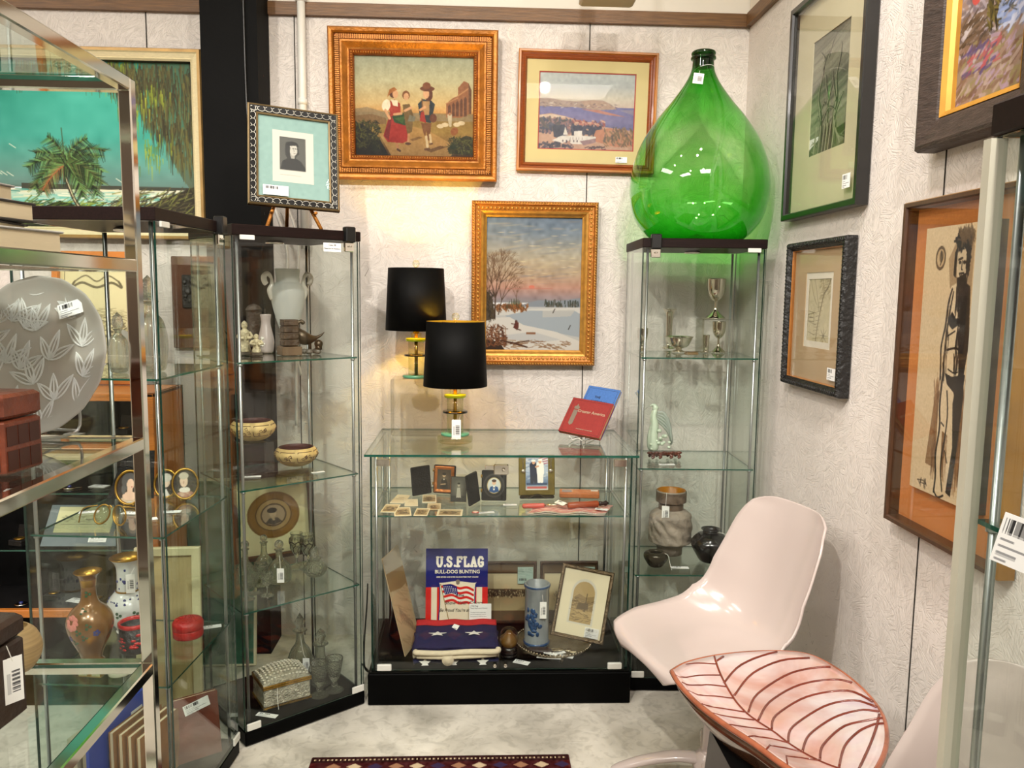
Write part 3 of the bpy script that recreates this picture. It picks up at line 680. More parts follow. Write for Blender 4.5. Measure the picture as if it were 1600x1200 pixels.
# --- harbour watercolour
def art_harbour():
    c = Cv(150, 116); c.vg([(0, (206, 214, 212)), (.2, (196, 200, 198)), (.34, (226, 216, 196)), (.44, (220, 196, 180))]); c.ell(.5, .14, .5, .06, (178, 188, 192), .5, soft=.9)
    c.rect(0, .44, 1, .72, (128, 122, 168)); c.vg([(.45, (118, 116, 172)), (.6, (132, 124, 170)), (.7, (110, 108, 156))])
    c.poly([(0, .36), (.1, .34), (.24, .37), (.38, .38), (.46, .37), (.56, .355), (.66, .36), (.74, .40), (.8, .46), (.6, .48), (.4, .45), (0, .45)], (176, 152, 140)); c.poly([(.44, .38), (.56, .355), (.68, .37), (.8, .46), (.5, .46)], (190, 158, 138))
    c.dabs(60, (.0, .40, .8, .46), .03, .008, [(236, 222, 204), (142, 112, 116), (110, 96, 108)], .8); c.poly([(.44, .47), (.62, .475), (.9, .55), (.7, .53)], (198, 132, 116))
    c.poly([(.82, .47), (1, .46), (1, .54), (.9, .5)], (150, 140, 166))
    c.poly([(0, .56), (.14, .53), (.28, .56), (.4, .6), (.6, .64), (.7, .68), (1, .72), (1, 1), (0, 1)], (206, 164, 140)); c.poly([(0, .56), (.16, .54), (.3, .57), (.2, .6), (0, .61)], (228, 202, 178))
    c.dabs(150, (.0, .60, .36, .76), .05, .03, [(58, 62, 88), (78, 82, 100), (150, 112, 112), (92, 84, 84)], .85, 0, 1.5); c.dabs(110, (.34, .60, .68, .70), .03, .018, [(168, 88, 84), (196, 120, 104), (108, 72, 84), (224, 178, 152)], .85, 0, 1)
    c.dabs(120, (.36, .68, .64, .77), .04, .025, [(48, 52, 78), (70, 70, 92)], .9, 0, 1.5); c.poly([(.16, .68), (.28, .66), (.29, .83), (.18, .82)], (60, 62, 80))
    c.poly([(.58, .78), (.6, .72), (.74, .69), (.84, .70), (.98, .78), (1, .9), (.8, .92), (.6, .86)], (200, 134, 104)); c.dabs(130, (.68, .70, 1, .90), .05, .02, [(120, 100, 76), (150, 116, 84), (98, 84, 78), (204, 150, 116)], .85, 1.2, .7)
    c.poly([(.16, .86), (.25, .80), (.44, .79), (.60, .80), (.60, .86), (.50, .90), (.26, .89)], (238, 230, 222)); c.poly([(.27, .79), (.29, .69), (.32, .79)], (240, 232, 222)); c.poly([(.38, .74), (.46, .73), (.46, .80), (.38, .79)], (244, 236, 228)); c.poly([(.44, .86), (.60, .82), (.60, .87), (.48, .91)], (160, 128, 132))
    for k in range(5): c.ell(.27 + k * .036, .86, .006, .014, (90, 70, 80)); c.rect(.34 + k * .03, .815, .345 + k * .03, .845, (98, 80, 86))
    c.dabs(60, (0, .89, .36, .98), .05, .03, [(52, 50, 70), (80, 72, 88), (196, 150, 130)], .9, 0, 1); c.dabs(20, (.5, .92, .7, .96), .04, .015, [(84, 64, 72)], .9)
    return c.noise(6, 6)
WOODF = mat('varnished_red_wood', (134, 66, 26), .28, 0, .25, 5, stretch=(8, 8, 60), coat=.35); WOODF2 = mat('honey_wood', (176, 112, 48), .3, 0, .22, 6, coat=.3)
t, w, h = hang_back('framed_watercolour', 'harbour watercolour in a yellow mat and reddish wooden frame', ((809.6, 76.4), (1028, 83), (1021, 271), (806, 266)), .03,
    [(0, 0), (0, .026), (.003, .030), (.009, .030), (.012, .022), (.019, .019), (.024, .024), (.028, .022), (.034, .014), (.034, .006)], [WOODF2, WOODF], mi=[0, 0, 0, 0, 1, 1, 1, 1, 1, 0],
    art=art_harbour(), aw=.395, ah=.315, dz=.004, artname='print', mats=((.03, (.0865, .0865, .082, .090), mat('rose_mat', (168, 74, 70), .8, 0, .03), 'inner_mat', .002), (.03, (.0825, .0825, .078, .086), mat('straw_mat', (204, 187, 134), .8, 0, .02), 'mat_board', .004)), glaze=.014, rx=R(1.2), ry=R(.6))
barcode_label(t, 'price_label', (.143, -.0155, .052), .046, .022, seed=2)

# --- snow landscape
def art_snow():
    c = Cv(140, 196); c.vg([(0, (112, 130, 150)), (.12, (132, 146, 158)), (.28, (190, 182, 160)), (.42, (196, 172, 142)), (.52, (206, 158, 136)), (.60, (168, 148, 148)), (.64, (150, 150, 152))]); c.noise(9, 10, (0, 0, 1, .62))
    for k in range(70): 
        u, v = c.rs.uniform(0, 1), c.rs.uniform(.02, .5); c.ell(u, v, c.rs.uniform(.05, .22), .010, [(232, 210, 160), (120, 126, 140), (230, 196, 146), (160, 150, 140)][k % 4], .28, rot=c.rs.uniform(-.3, .1), soft=.9)
    for k in range(26): c.ell(.15 + .8 * c.rs.rand(), .1 + .38 * c.rs.rand(), .05, .004, (252, 232, 184), .6, soft=.7)
    c.ell(.48, .52, .03, .013, (236, 128, 104)); c.ell(.48, .525, .12, .02, (226, 150, 126), .5, soft=.9); c.line([(.2, .535), (.7, .53)], .008, (206, 132, 116), .6)
    c.poly([(.35, .66), (.55, .62), (.8, .62), (1, .60), (1, .68), (.35, .68)], (148, 156, 164)); c.dabs(70, (.62, .63, 1, .68), .03, .008, [(64, 72, 62), (88, 84, 70)], .9, 1.57, .2)
    c.rect(0, .67, 1, 1, (206, 206, 202)); c.poly([(0, .66), (.18, .655), (.4, .69), (.7, .68), (1, .67), (1, .72), (0, .74)], (224, 222, 214)); c.poly([(.2, .74), (.45, .70), (.95, .70), (1, .72), (1, .9), (.7, .86), (.35, .82)], (176, 186, 192)); c.poly([(.6, .70), (.95, .69), (.9, .74), (.6, .75)], (204, 202, 194), .8)
    c.poly([(0, .76), (.25, .75), (.4, .81), (.75, .86), (1, .93), (1, 1), (0, 1)], (230, 226, 216)); c.poly([(.1, .90), (.5, .86), (.8, .92), (.5, .95)], (200, 202, 202), .7)
    for k in range(14): u = .22 + .012 * k; c.line([(u, .68), (u + .001, .68 - .03 - .05 * c.rs.rand())], .012, [(70, 78, 52), (90, 84, 48)][k % 2], 1, .002)
    c.dabs(90, (.1, .66, .44, .70), .03, .008, [(138, 84, 44), (112, 70, 38), (168, 110, 60)], .9, 1.3, .8)
    def tree(u, v, a, L, w_, d):
        x, y = u + math.cos(a) * L / c.a, v + math.sin(a) * L; c.line([(u, v), (x, y)], w_, (76, 54, 38) if d < 4 else (104, 74, 50), .95, w_ * .6)
        if d < 6:
            for s in (-1, 1, .2): tree(x, y, a + s * c.rs.uniform(.18, .5), L * c.rs.uniform(.62, .82), w_ * .62, d + 1)
    tree(.09, .76, -1.54, .16, .014, 1); tree(.13, .73, -1.35, .11, .008, 2); tree(.32, .66, -1.6, .06, .004, 3); tree(.04, .74, -1.7, .12, .009, 2)
    c.poly([(0, .56), (.06, .60), (.10, .76), (0, .78)], (66, 52, 38), .85); c.dabs(60, (0, .55, .08, .78), .03, .008, [(54, 46, 34), (84, 70, 46)], .9, 1.3, .6)
    c.poly([(0, .92), (.14, .94), (.2, 1), (0, 1)], (58, 42, 32)); c.dabs(160, (0, .82, .22, .97), .04, .006, [(124, 74, 44), (150, 96, 60), (86, 52, 34)], .9, 1, 1.2); c.dabs(70, (.2, .92, .9, .99), .05, .005, [(134, 92, 60), (158, 122, 84)], .85, 0, .5)
    c.line([(.16, .93), (.3, .95), (.44, .98)], .012, (82, 52, 36)); c.line([(.26, .955), (.46, .93)], .008, (90, 58, 40))
    c.poly([(.29, .83), (.31, .785), (.345, .79), (.345, .83), (.33, .85)], (104, 52, 42)); c.ell(.32, .782, .014, .010, (96, 60, 50)); c.line([(.27, .80), (.31, .805)], .006, (80, 46, 38)); c.line([(.33, .84), (.37, .85)], .008, (90, 60, 48)); c.rect(.43, .865, .53, .88, (150, 104, 74))
    for u, v in ((.71, .715), (.88, .84)): c.line([(u, v), (u + .02, v - .03)], .006, (70, 60, 54))
    return c
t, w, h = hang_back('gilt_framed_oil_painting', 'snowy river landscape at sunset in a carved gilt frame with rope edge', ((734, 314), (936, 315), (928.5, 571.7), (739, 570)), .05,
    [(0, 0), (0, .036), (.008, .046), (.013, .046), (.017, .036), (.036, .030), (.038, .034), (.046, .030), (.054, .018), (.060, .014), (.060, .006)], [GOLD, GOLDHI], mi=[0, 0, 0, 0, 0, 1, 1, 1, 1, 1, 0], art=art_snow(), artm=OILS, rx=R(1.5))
beads(t, w, h, .0075, (.013, .011, .0062), .0105, .044, GOLDHI, 'ball', 'rope_edge', .7)
beads(t, w, h, .0265, (.011, .008, .011), .0165, .033, GOLDHI, 'ball', 'leaf_carving', .78); beads(t, w, h, .0265, (.016, .006, .0035), .0165, .0335, GOLDHI, 'ball', 'leaf_carving', .5)

# --- moonlit palm
def art_palm():
    c = Cv(300, 200); c.vg([(0, (46, 120, 104)), (.2, (50, 150, 130)), (.45, (66, 158, 142)), (.62, (92, 148, 136)), (.74, (96, 128, 120)), (.76, (84, 104, 96))]); c.ell(.55, .22, .35, .3, (84, 196, 176), .5, soft=.9); c.noise(5, 20, (0, 0, 1, .72))
    c.poly([(.3, .735), (.6, .745), (1, .75), (1, .78), (.3, .77)], (64, 66, 56)); c.vg([(.77, (206, 204, 178)), (.82, (150, 196, 180)), (.9, (88, 160, 148)), (1, (48, 90, 78))])
    c.dabs(160, (.2, .77, 1, .88), .10, .006, [(236, 230, 206), (92, 176, 164), (60, 130, 120), (220, 214, 180)], .8, 0, .08)
    c.poly([(.3, .92), (.45, .84), (.58, .90), (.62, 1), (.2, 1)], (38, 44, 28)); c.poly([(.62, .96), (.8, .86), (1, .74), (1, 1), (.6, 1)], (46, 44, 32))
    c.dabs(160, (.30, .84, .62, .98), .09, .006, [(92, 118, 44), (60, 78, 36), (150, 160, 66), (34, 44, 24)], .85, -.3, .5); c.dabs(240, (.66, .78, 1, 1), .08, .006, [(70, 66, 44), (96, 88, 58), (52, 46, 34), (120, 124, 62)], .85, -.6, .6)
    c.poly([(.80, 0), (1, 0), (1, .80), (.95, .70), (.90, .56), (.86, .34)], (74, 72, 44), .55)
    # hanging moss, coming down from the upper edge
    for k in range(900):
        u = c.rs.uniform(.66, 1); lim = .05 + 1.9 * (u - .66); v = c.rs.uniform(0, min(.62, lim)); L = c.rs.uniform(.05, .16)
        c.line([(u, v), (u + c.rs.uniform(-.01, .01), v + L)], .008, [(66, 60, 36), (84, 78, 44), (52, 48, 30), (104, 100, 52)][k % 4], .85, .002)
    for k in range(160):
        g = [(.74, .26), (.84, .20), (.83, .52), (.70, .03)][k % 4]; u = g[0] + c.rs.normal(0, .035); v = g[1] + c.rs.normal(0, .045)
        c.line([(u, v), (u, v + c.rs.uniform(.03, .09))], .006, [(128, 146, 44), (160, 172, 56), (92, 110, 40)][k % 3], .85, .002)
    for k in range(150): u = c.rs.uniform(.30, .66); v = c.rs.uniform(-.02, .06); c.line([(u, v), (u, v + c.rs.uniform(.05, .16) * (1 if u < .42 or u > .54 else .7))], .007, [(70, 78, 40), (52, 60, 34), (96, 104, 48)][k % 3], .85, .002)
    c.k = 1.1; c.line([(.475, .63), (.48, .72), (.505, .82), (.545, .93), (.57, 1)], .016, (52, 46, 34), 1, .030); c.line([(.478, .70), (.508, .83), (.55, .94)], .008, (206, 196, 160), .9)
    gr = [(40, 56, 30), (70, 104, 50), (110, 150, 84), (28, 36, 22), (84, 92, 50)]
    for a, L, d in ((-2.2, .20, -1.3), (-2.7, .24, -1.2), (3.0, .26, -1.2), (2.6, .22, -.8), (-1.7, .20, -.9), (-1.3, .22, 1.), (-.8, .22, 1.3), (-.35, .24, 1.2), (.0, .26, 1.1), (.35, .27, 1.), (.8, .22, .7), (-1.0, .28, 1.5), (-.15, .22, 1.5)): c.frond(.478, .62, a, L, d, gr, .007, 26, .085)
    c.frond(.47, .63, 2.5, .2, -.5, [(150, 92, 56), (168, 108, 70)], .005, 14, .06); c.line([(.478, .66), (.47, .4)], .006, (60, 70, 40), .8)
    for u, v in ((.26, .5), (.14, .66), (.20, .66), (.22, .665), (.245, .67), (.68, .70)): c.line([(u, v), (u + .025, v + .025)], .004, (226, 230, 206))
    return c
CRM = mat('cream_painted_wood', (226, 212, 170), .45, 0, .08, 8, stretch=(8, 8, 40)); DKW = mat('dark_brown_wood', (58, 36, 22), .4, 0, .25, 6)
w0, h0, c0, zb0 = quad((-120, 66), (312, 75), (322, 372), (-118, 372), 'y', WY - .05)
t = picture('framed_oil_painting', 'moonlit palm and hanging moss painting in a cream wooden frame beside the black column', 'picture', w0, h0, (c0[0], WY - .004, zb0), 0,
    [(0, 0), (0, .040), (.004, .048), (.014, .048), (.018, .042), (.034, .034), (.037, .036), (.044, .028), (.046, .010), (.046, .006)], [CRM, DKW, mat('gilt_slip', (176, 140, 82), .4, .3, .2)], mi=[1, 2, 2, 0, 0, 0, 0, 1, 1, 0], art=art_palm(), artm=OILS)

# --- right wall: dead trees lithograph
def art_trees():
    c = Cv(104, 176); c.vg([(0, (74, 78, 70)), (.12, (122, 124, 108)), (.3, (150, 150, 128)), (.45, (106, 108, 94)), (.62, (150, 150, 130)), (.8, (126, 126, 108))])
    for k in range(26): v = c.rs.uniform(.02, .75); c.line([(-.1, v + .06), (.5, v), (1.1, v - .10 + c.rs.uniform(-.03, .03))], .02, [(178, 178, 156), (88, 90, 80)][k % 2], .35)
    c.poly([(0, .88), (.3, .82), (.7, .80), (1, .78), (1, 1), (0, 1)], (52, 54, 46)); c.poly([(.12, .92), (.3, .82), (.62, .80), (.9, .90), (.6, .98), (.2, .98)], (104, 104, 88)); c.dabs(160, (.08, .83, .92, .98), .08, .006, [(160, 160, 138), (60, 60, 52), (120, 120, 102)], .8, .4, .8)
    def lim(p, w, l=(178, 176, 152), d=(60, 62, 54)): q = path(p, 5); c.line(q, w, d, 1, w * .35); c.line([(u - .012, v) for u, v in q], w * .35, l, .9, w * .15)
    lim([(.34, .88), (.32, .72), (.26, .6), (.22, .52), (.3, .38), (.34, .28), (.24, .22)], .05); lim([(.34, .28), (.5, .22), (.62, .14)], .02); lim([(.45, .28), (.56, .16)], .012); lim([(.30, .34), (.44, .24)], .018)
    lim([(.48, .86), (.48, .66), (.46, .54), (.42, .48), (.40, .40)], .04); lim([(.47, .60), (.56, .50), (.6, .44)], .02); lim([(.66, .86), (.66, .68), (.70, .58), (.66, .44), (.74, .32), (.75, .24)], .052); lim([(.68, .60), (.6, .48), (.58, .40)], .025); lim([(.67, .70), (.8, .60), (.86, .58)], .03); lim([(.36, .70), (.5, .63), (.66, .66)], .028); lim([(.30, .62), (.38, .58), (.42, .60)], .022); lim([(.3, .72), (.24, .66), (.14, .70)], .02)
    for u in (.3, .4, .48, .56, .66): c.poly([(u, .74), (u + .06, .74), (u + .10, .92), (u - .08, .92)], (92, 92, 78), .9); c.line([(u + .02, .74), (u - .03, .92)], .012, (176, 174, 150)); c.line([(u + .045, .76), (u + .06, .9)], .01, (44, 46, 40))
    c.line([(.2, .76), (.15, .90)], .02, (150, 148, 128), 1, .03); c.ell(.2, .74, .025, .018, (160, 158, 136)); c.line([(.7, .80), (.82, .9)], .02, (150, 148, 128))
    return c.noise(6, 3)
BLKF = mat('black_lacquered_frame', (16, 15, 14), .3, 0, .2, 30, coat=.3); OLIVEM = mat('pale_olive_mat', (206, 198, 164), .85, 0, .02)
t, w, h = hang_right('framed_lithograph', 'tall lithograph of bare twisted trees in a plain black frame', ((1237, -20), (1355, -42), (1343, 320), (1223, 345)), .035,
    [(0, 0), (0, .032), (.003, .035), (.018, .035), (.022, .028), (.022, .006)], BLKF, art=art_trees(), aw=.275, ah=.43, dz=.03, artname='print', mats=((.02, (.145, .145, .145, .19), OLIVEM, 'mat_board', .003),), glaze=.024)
t.children[0]; LITHO = (t, w, h)
barcode_label(t, 'price_label', (w / 2 - .085, -.0255, .075), .05, .04, seed=3)
# --- small map
def art_map():
    c = Cv(70, 110, (218, 206, 168)); ln = (120, 104, 74)
    c.dabs(160, (.5, .1, .95, .35), .06, .004, [(160, 140, 98), (120, 104, 70)], .6, -.6, .5); c.line([(.08, .04), (.94, .02), (.96, .96), (.05, .98), (.08, .04)], .006, ln)
    coast = path([(.92, .10), (.80, .22), (.66, .30), (.58, .44), (.5, .60), (.45, .72), (.42, .86), (.36, .93)], 6); c.line(coast, .012, (96, 80, 54))
    for u, v in coast[::2]: c.line([(u, v), (u - .14, v + .01)], .005, ln, .8); c.line([(u, v), (u + .08, v - .01)], .004, ln, .6)
    for p in ([(.2, .02), (.3, .15), (.42, .34), (.5, .5)], [(.1, .1), (.25, .3), (.4, .42)], [(.6, .05), (.62, .2)], [(.1, .5), (.4, .52)], [(.08, .62), (.4, .66)], [(.1, .75), (.36, .78)]): c.line(path(p, 5), .006, ln)
    c.line([(.08, .54), (.30, .52), (.32, .62), (.08, .62), (.08, .54)], .008, (110, 96, 50)); c.rect(.12, .57, .28, .58, ln)
    for k in range(8): c.line([(.72, .78), (.72 + .16 * math.cos(k * .785), .78 + .10 * math.sin(k * .785) * 1)], .007, (84, 72, 54), 1, .002)
    c.dabs(90, (.06, .86, .7, .97), .05, .012, [(196, 170, 84), (140, 116, 60), (230, 214, 170)], .8, 0, .8)
    return c.noise(6, 8)
CARVEB = mat('black_carved_wood', (17, 15, 14), .45, 0, .3, 40, bump=.7, bscale=60); TAN = mat('tan_mat', (190, 162, 124), .85, 0, .02)
t, w, h = hang_right('framed_map', 'small old coastal map on a tan mat in a carved black frame', ((1231, 378), (1322, 371), (1311, 617), (1220, 602)), .035,
    [(0, 0), (0, .028), (.005, .035), (.016, .035), (.022, .026), (.026, .022), (.029, .016), (.029, .006)], [CARVEB, WOODF2], mi=[0, 0, 0, 0, 0, 1, 1, 0], art=art_map(), aw=.185, ah=.262, dz=.012, artname='print',
    mats=((.028, (.135, .135, .118, .15), mat('ivory_mat', (232, 224, 206), .85, 0, .02), 'inner_mat', .002), (.028, (.118, .118, .098, .13), TAN, 'mat_board', .004)), glaze=.02)
beads(t, w, h, .010, (.010, .007, .016), .012, .034, CARVEB, 'ball', 'carving'); barcode_label(t, 'price_label', (w / 2 - .075, -.0215, .062), .055, .036, seed=4)
# --- ink figure
def art_nude():
    c = Cv(150, 300, (208, 184, 146)); K = (30, 24, 22); B = (110, 76, 44)
    c.poly([(.50, .03), (.62, .02), (.70, .08), (.70, .44), (.66, .6), (.60, .52), (.56, .3), (.40, .22), (.36, .12)], (128, 100, 70), .6)
    c.poly([(.30, .62), (.44, .58), (.50, .84), (.44, .90), (.22, .89)], B, .75); c.poly([(.52, .62), (.70, .58), (.72, .90), (.58, .88)], (122, 84, 46), .75); c.dabs(180, (.3, .6, .5, .88), .12, .006, [(92, 62, 38), (140, 100, 60)], .5, 1.5, .2); c.dabs(180, (.52, .6, .74, .9), .12, .006, [(92, 62, 38), (140, 100, 60)], .5, 1.5, .2)
    S = (212, 190, 154)
    c.poly([(.42, .22), (.54, .20), (.68, .22), (.70, .40), (.66, .48), (.70, .56), (.66, .74), (.62, .90), (.60, .97), (.54, .97), (.52, .76), (.44, .75), (.45, .88), (.49, .98), (.40, .98), (.37, .84), (.36, .66), (.38, .52), (.42, .42), (.40, .30)], S)
    c.poly([(.58, .20), (.68, .22), (.72, .42), (.68, .54), (.70, .60), (.66, .82), (.62, .98), (.55, .97), (.60, .80), (.56, .64), (.62, .50), (.56, .40), (.60, .30)], K, .95)
    c.ell(.56, .11, .085, .065, K); c.poly([(.47, .08), (.60, .08), (.61, .18), (.50, .20), (.47, .14)], S, .9); c.poly([(.44, .10), (.48, .07), (.475, .19), (.44, .18)], K); c.poly([(.50, .19), (.62, .17), (.62, .24), (.52, .24)], K); c.dabs(110, (.47, .045, .64, .078), .04, .009, [K], .9, .9, 1); c.dabs(50, (.61, .07, .65, .17), .04, .009, [K], .9, 1.4, .4); c.dabs(60, (.50, .02, .68, .06), .05, .008, [(96, 76, 54)], .6, .9, 1)
    c.line([(.50, .125), (.55, .12)], .008, K); c.ell(.52, .135, .018, .006, K); c.ell(.58, .135, .02, .007, K); c.line([(.55, .13), (.545, .16), (.56, .162)], .005, K); c.line([(.52, .175), (.58, .173)], .007, K)
    c.poly([(.42, .335), (.46, .31), (.52, .335), (.60, .33), (.66, .34), (.64, .375), (.55, .36), (.48, .375), (.43, .36)], K); c.poly([(.42, .535), (.52, .545), (.70, .53), (.68, .62), (.62, .66), (.56, .60), (.46, .575)], K, .95)
    for p, w_ in (([(.44, .23), (.40, .28), (.38, .36), (.34, .44), (.35, .5), (.36, .56)], .010), ([(.46, .24), (.42, .34), (.40, .44), (.39, .56)], .008), ([(.39, .56), (.38, .66), (.40, .74), (.37, .84), (.39, .92), (.38, .985)], .011), ([(.47, .60), (.50, .68), (.49, .76), (.46, .84), (.46, .90), (.50, .97)], .008), ([(.42, .40), (.52, .38)], .006), ([(.43, .45), (.55, .44), (.6, .45)], .008), ([(.52, .24), (.5, .3)], .006), ([(.46, .52), (.54, .53), (.6, .525)], .005), ([(.42, .72), (.46, .73)], .006), ([(.38, .98), (.44, 1), (.52, .985)], .008), ([(.50, .82), (.54, .86)], .006)): c.line(path(p, 5), w_, K, .95)
    c.dabs(90, (.50, .22, .64, .32), .08, .005, [K], .8, 1.5, .15); c.dabs(60, (.54, .38, .66, .52), .07, .005, [K], .8, 1.5, .2); c.dabs(50, (.38, .28, .44, .55), .06, .003, [K], .6, 1.5, .2)
    c.ell(.24, .115, .075, .045, (92, 72, 52)); c.ell(.24, .115, .055, .033, (190, 162, 122)); c.ell(.25, .11, .03, .022, (110, 88, 62)); c.line([(.24, .09), (.26, .12), (.24, .14)], .006, K)
    for p in ([(.88, .36), (.95, .38), (.96, .44), (.92, .48)], [(.86, .40), (.92, .40), (.9, .48)], [(.9, .42), (.88, .5)]): c.line(path(p, 5), .010, (70, 60, 48), .9)
    c.line(path([(.12, .965), (.2, .96), (.26, .968), (.16, .972)], 4), .004, (70, 54, 40)); c.dabs(14, (.14, .955, .26, .985), .02, .004, [(60, 46, 34)], .9, 1.3, .6)
    return c.noise(5, 3)
ORM = mat('burnt_orange_linen_mat', (196, 122, 62), .9, 0, .06, 120); WALN = mat('walnut_frame', (70, 44, 26), .35, 0, .25, 6, stretch=(60, 60, 6), coat=.2); OCHG = mat('ochre_gilt_edge', (150, 108, 50), .4, .4, .15)
BRK = mat('dark_mounting_board', (34, 28, 26), .7, 0, .05)  # dark board behind the drawing, as large as the sheet
t, w, h = hang_right('framed_ink_drawing', 'tall ink drawing of a standing woman on an orange mat beyond the corner chair', ((1411, 317), (1592, 282), (1572, 925), (1385, 805)), .04,
    [(0, 0), (0, .034), (.003, .040), (.012, .040), (.015, .034), (.018, .010), (.018, .006)], [WALN, OCHG], mi=[1, 1, 0, 0, 0, 0, 0])
INKF = (t, w, h)
MB().box((0, -.008, h / 2), (w - .036, .004, h - .036)).build('mat_board', ORM, t)
iw, ih = w * .60, h * .775
MB().box((.0, -.018, h / 2 + .02), (iw, .016, ih)).build('mounting_board', BRK, t)
art_nude().mesh('drawing', iw, ih, t, (0, -.0265, h / 2 + .02)); pane(t, 'glazing', (0, -.034, h / 2), (w - .03, .002, h - .03), 1, GLAZ, GLAZ)
# --- dark framed impressionist street
def art_street():
    c = Cv(150, 150, (150, 138, 140)); c.vg([(0, (150, 138, 148)), (.5, (140, 124, 116)), (1, (160, 140, 112))]); B = [(176, 164, 172), (120, 106, 112), (196, 186, 190), (104, 92, 92), (150, 126, 116)]
    c.dabs(260, (0, 0, .5, .7), .10, .03, B, .7, .2, .8); c.poly([(.02, 0), (.38, 0), (.34, .16), (.06, .22)], (138, 122, 136), .8); c.rect(.08, .02, .3, .10, (110, 92, 104), .8); c.ell(.22, .27, .07, .06, (196, 84, 78)); c.ell(.20, .22, .05, .03, (214, 120, 104)); c.poly([(0, .44), (.3, .38), (.42, .42), (.1, .54)], (204, 194, 192), .85); c.dabs(80, (0, .4, .4, .62), .12, .02, [(92, 72, 54), (120, 96, 76), (70, 56, 44)], .75, -.3, .4)
    c.dabs(220, (.42, .0, .62, .55), .09, .02, [(84, 74, 34), (52, 48, 30), (120, 106, 52), (44, 36, 28)], .85, 1.0, .8); c.dabs(200, (.58, .0, 1, .6), .12, .03, [(150, 166, 206), (196, 200, 218), (122, 138, 180), (170, 160, 150)], .8, -.3, .6); c.dabs(60, (.62, .05, 1, .5), .06, .012, [(60, 62, 60), (90, 86, 74)], .8, -.5, .9)
    c.dabs(260, (0, .6, 1, 1), .12, .03, [(160, 130, 116), (186, 164, 150), (134, 104, 84), (176, 150, 170), (150, 136, 92), (120, 90, 70)], .75, -.35, .5); c.dabs(40, (.1, .62, .6, .8), .1, .02, [(190, 90, 96), (92, 76, 120)], .7, -.35, .4)
    return c
BAT = mat('dark_weathered_wood', (62, 50, 44), .55, 0, .4, 7, bump=.35, bscale=25, stretch=(3, 3, 12))
t, w, h = hang_right('framed_oil_painting', 'blurry street scene painting in a broad dark wooden frame above the ink drawing', ((1449, -132), (1640, -185), (1620, 175), (1435, 241)), .05,
    [(0, 0), (0, .04), (.004, .05), (.012, .052), (.060, .036), (.066, .030), (.0665, .033), (.078, .026), (.082, .016), (.082, .006)], [BAT, mat('ochre_gilt_liner', (206, 152, 62), .4, .35, .12)], mi=[0, 0, 0, 0, 0, 1, 1, 1, 1, 0], art=art_street(), artm=OILS)
# ---------------------------------------------------------------- price tags
TAGC = Cv(20, 44, (244, 243, 238))
for _i in range(16): TAGC.rect(.42, .30 + _i * .03, .86, .30 + _i * .03 + (.012 if _i % 3 else .02), (40, 40, 42))
for _i in range(3): TAGC.rect(.14 + .09 * _i, .34, .18 + .09 * _i, .8, (160, 160, 160))
_tagmesh = {}
def price_tag(parent, p0, hang, s=1., rz=0., rx=0., wid=.024, hgt=.052, ry=0., name='price_tag'):
    """white tag at the end of a string from p0 to hang (both in the parent's space)"""
    if 'm' not in _tagmesh:
        o = TAGC.mesh('price_tag', .024, .052, None); me = o.data; bpy.data.objects.remove(o)
        b = MB().prism([(-.012, -.026), (.012, -.026), (.012, .019), (.006, .026), (-.006, .026), (-.012, .019)], .0006)
        bm = bmesh.new(); bm.from_mesh(me)
        bmesh.ops.delete(bm, geom=[v for v in bm.verts if abs(v.co.x) > .0125], context='VERTS')
        bm.to_mesh(me); bm.free(); _tagmesh['m'] = me
        q = b.build('t', PAPER); _tagmesh['b'] = q.data; bpy.data.objects.remove(q)
    e = bpy.data.objects.new(name, _tagmesh['b']); COL.objects.link(e); e.parent = parent
    e.location = Vector(hang) + Euler((rx, ry, rz)).to_matrix() @ Vector((0, 0, -.024 * s)); e.rotation_euler = (rx, ry, rz); e.scale = (wid / .024 * s, 1, hgt / .052 * s)
    o = bpy.data.objects.new('tag_print', _tagmesh['m']); COL.objects.link(o); o.parent = e; o.location = (0, -.0002, 0)
    if p0 is not None:
        a, b = Vector(p0), Vector(hang); m = (a + b) / 2 + Vector((0, 0, -.25 * (a - b).length * (abs(a.x - b.x) > .01)))
        MB().tube(path([a, m, b], 5), .0007, 5).build('string', STRING, parent)
    return e
def flat_label(name, label, loc, rz, w=.05, h=.022, group=None, seed=3, rx=0):
    t = thing(name, label, 'label', loc, rz, group, rx=rx)
    MB().box((0, 0, .0006), (w, h, .0010)).build('card', PAPER, t); barcode_label(t, 'print', (0, 0, .0014), w * .98, h * .98, rot=(R(-90), 0, 0), seed=seed); return t
def Z(px, py, z, dy=0.): 
    p = P(px, py, z=z); return (p.x * (1 + dy / p.y), p.y + dy, z)

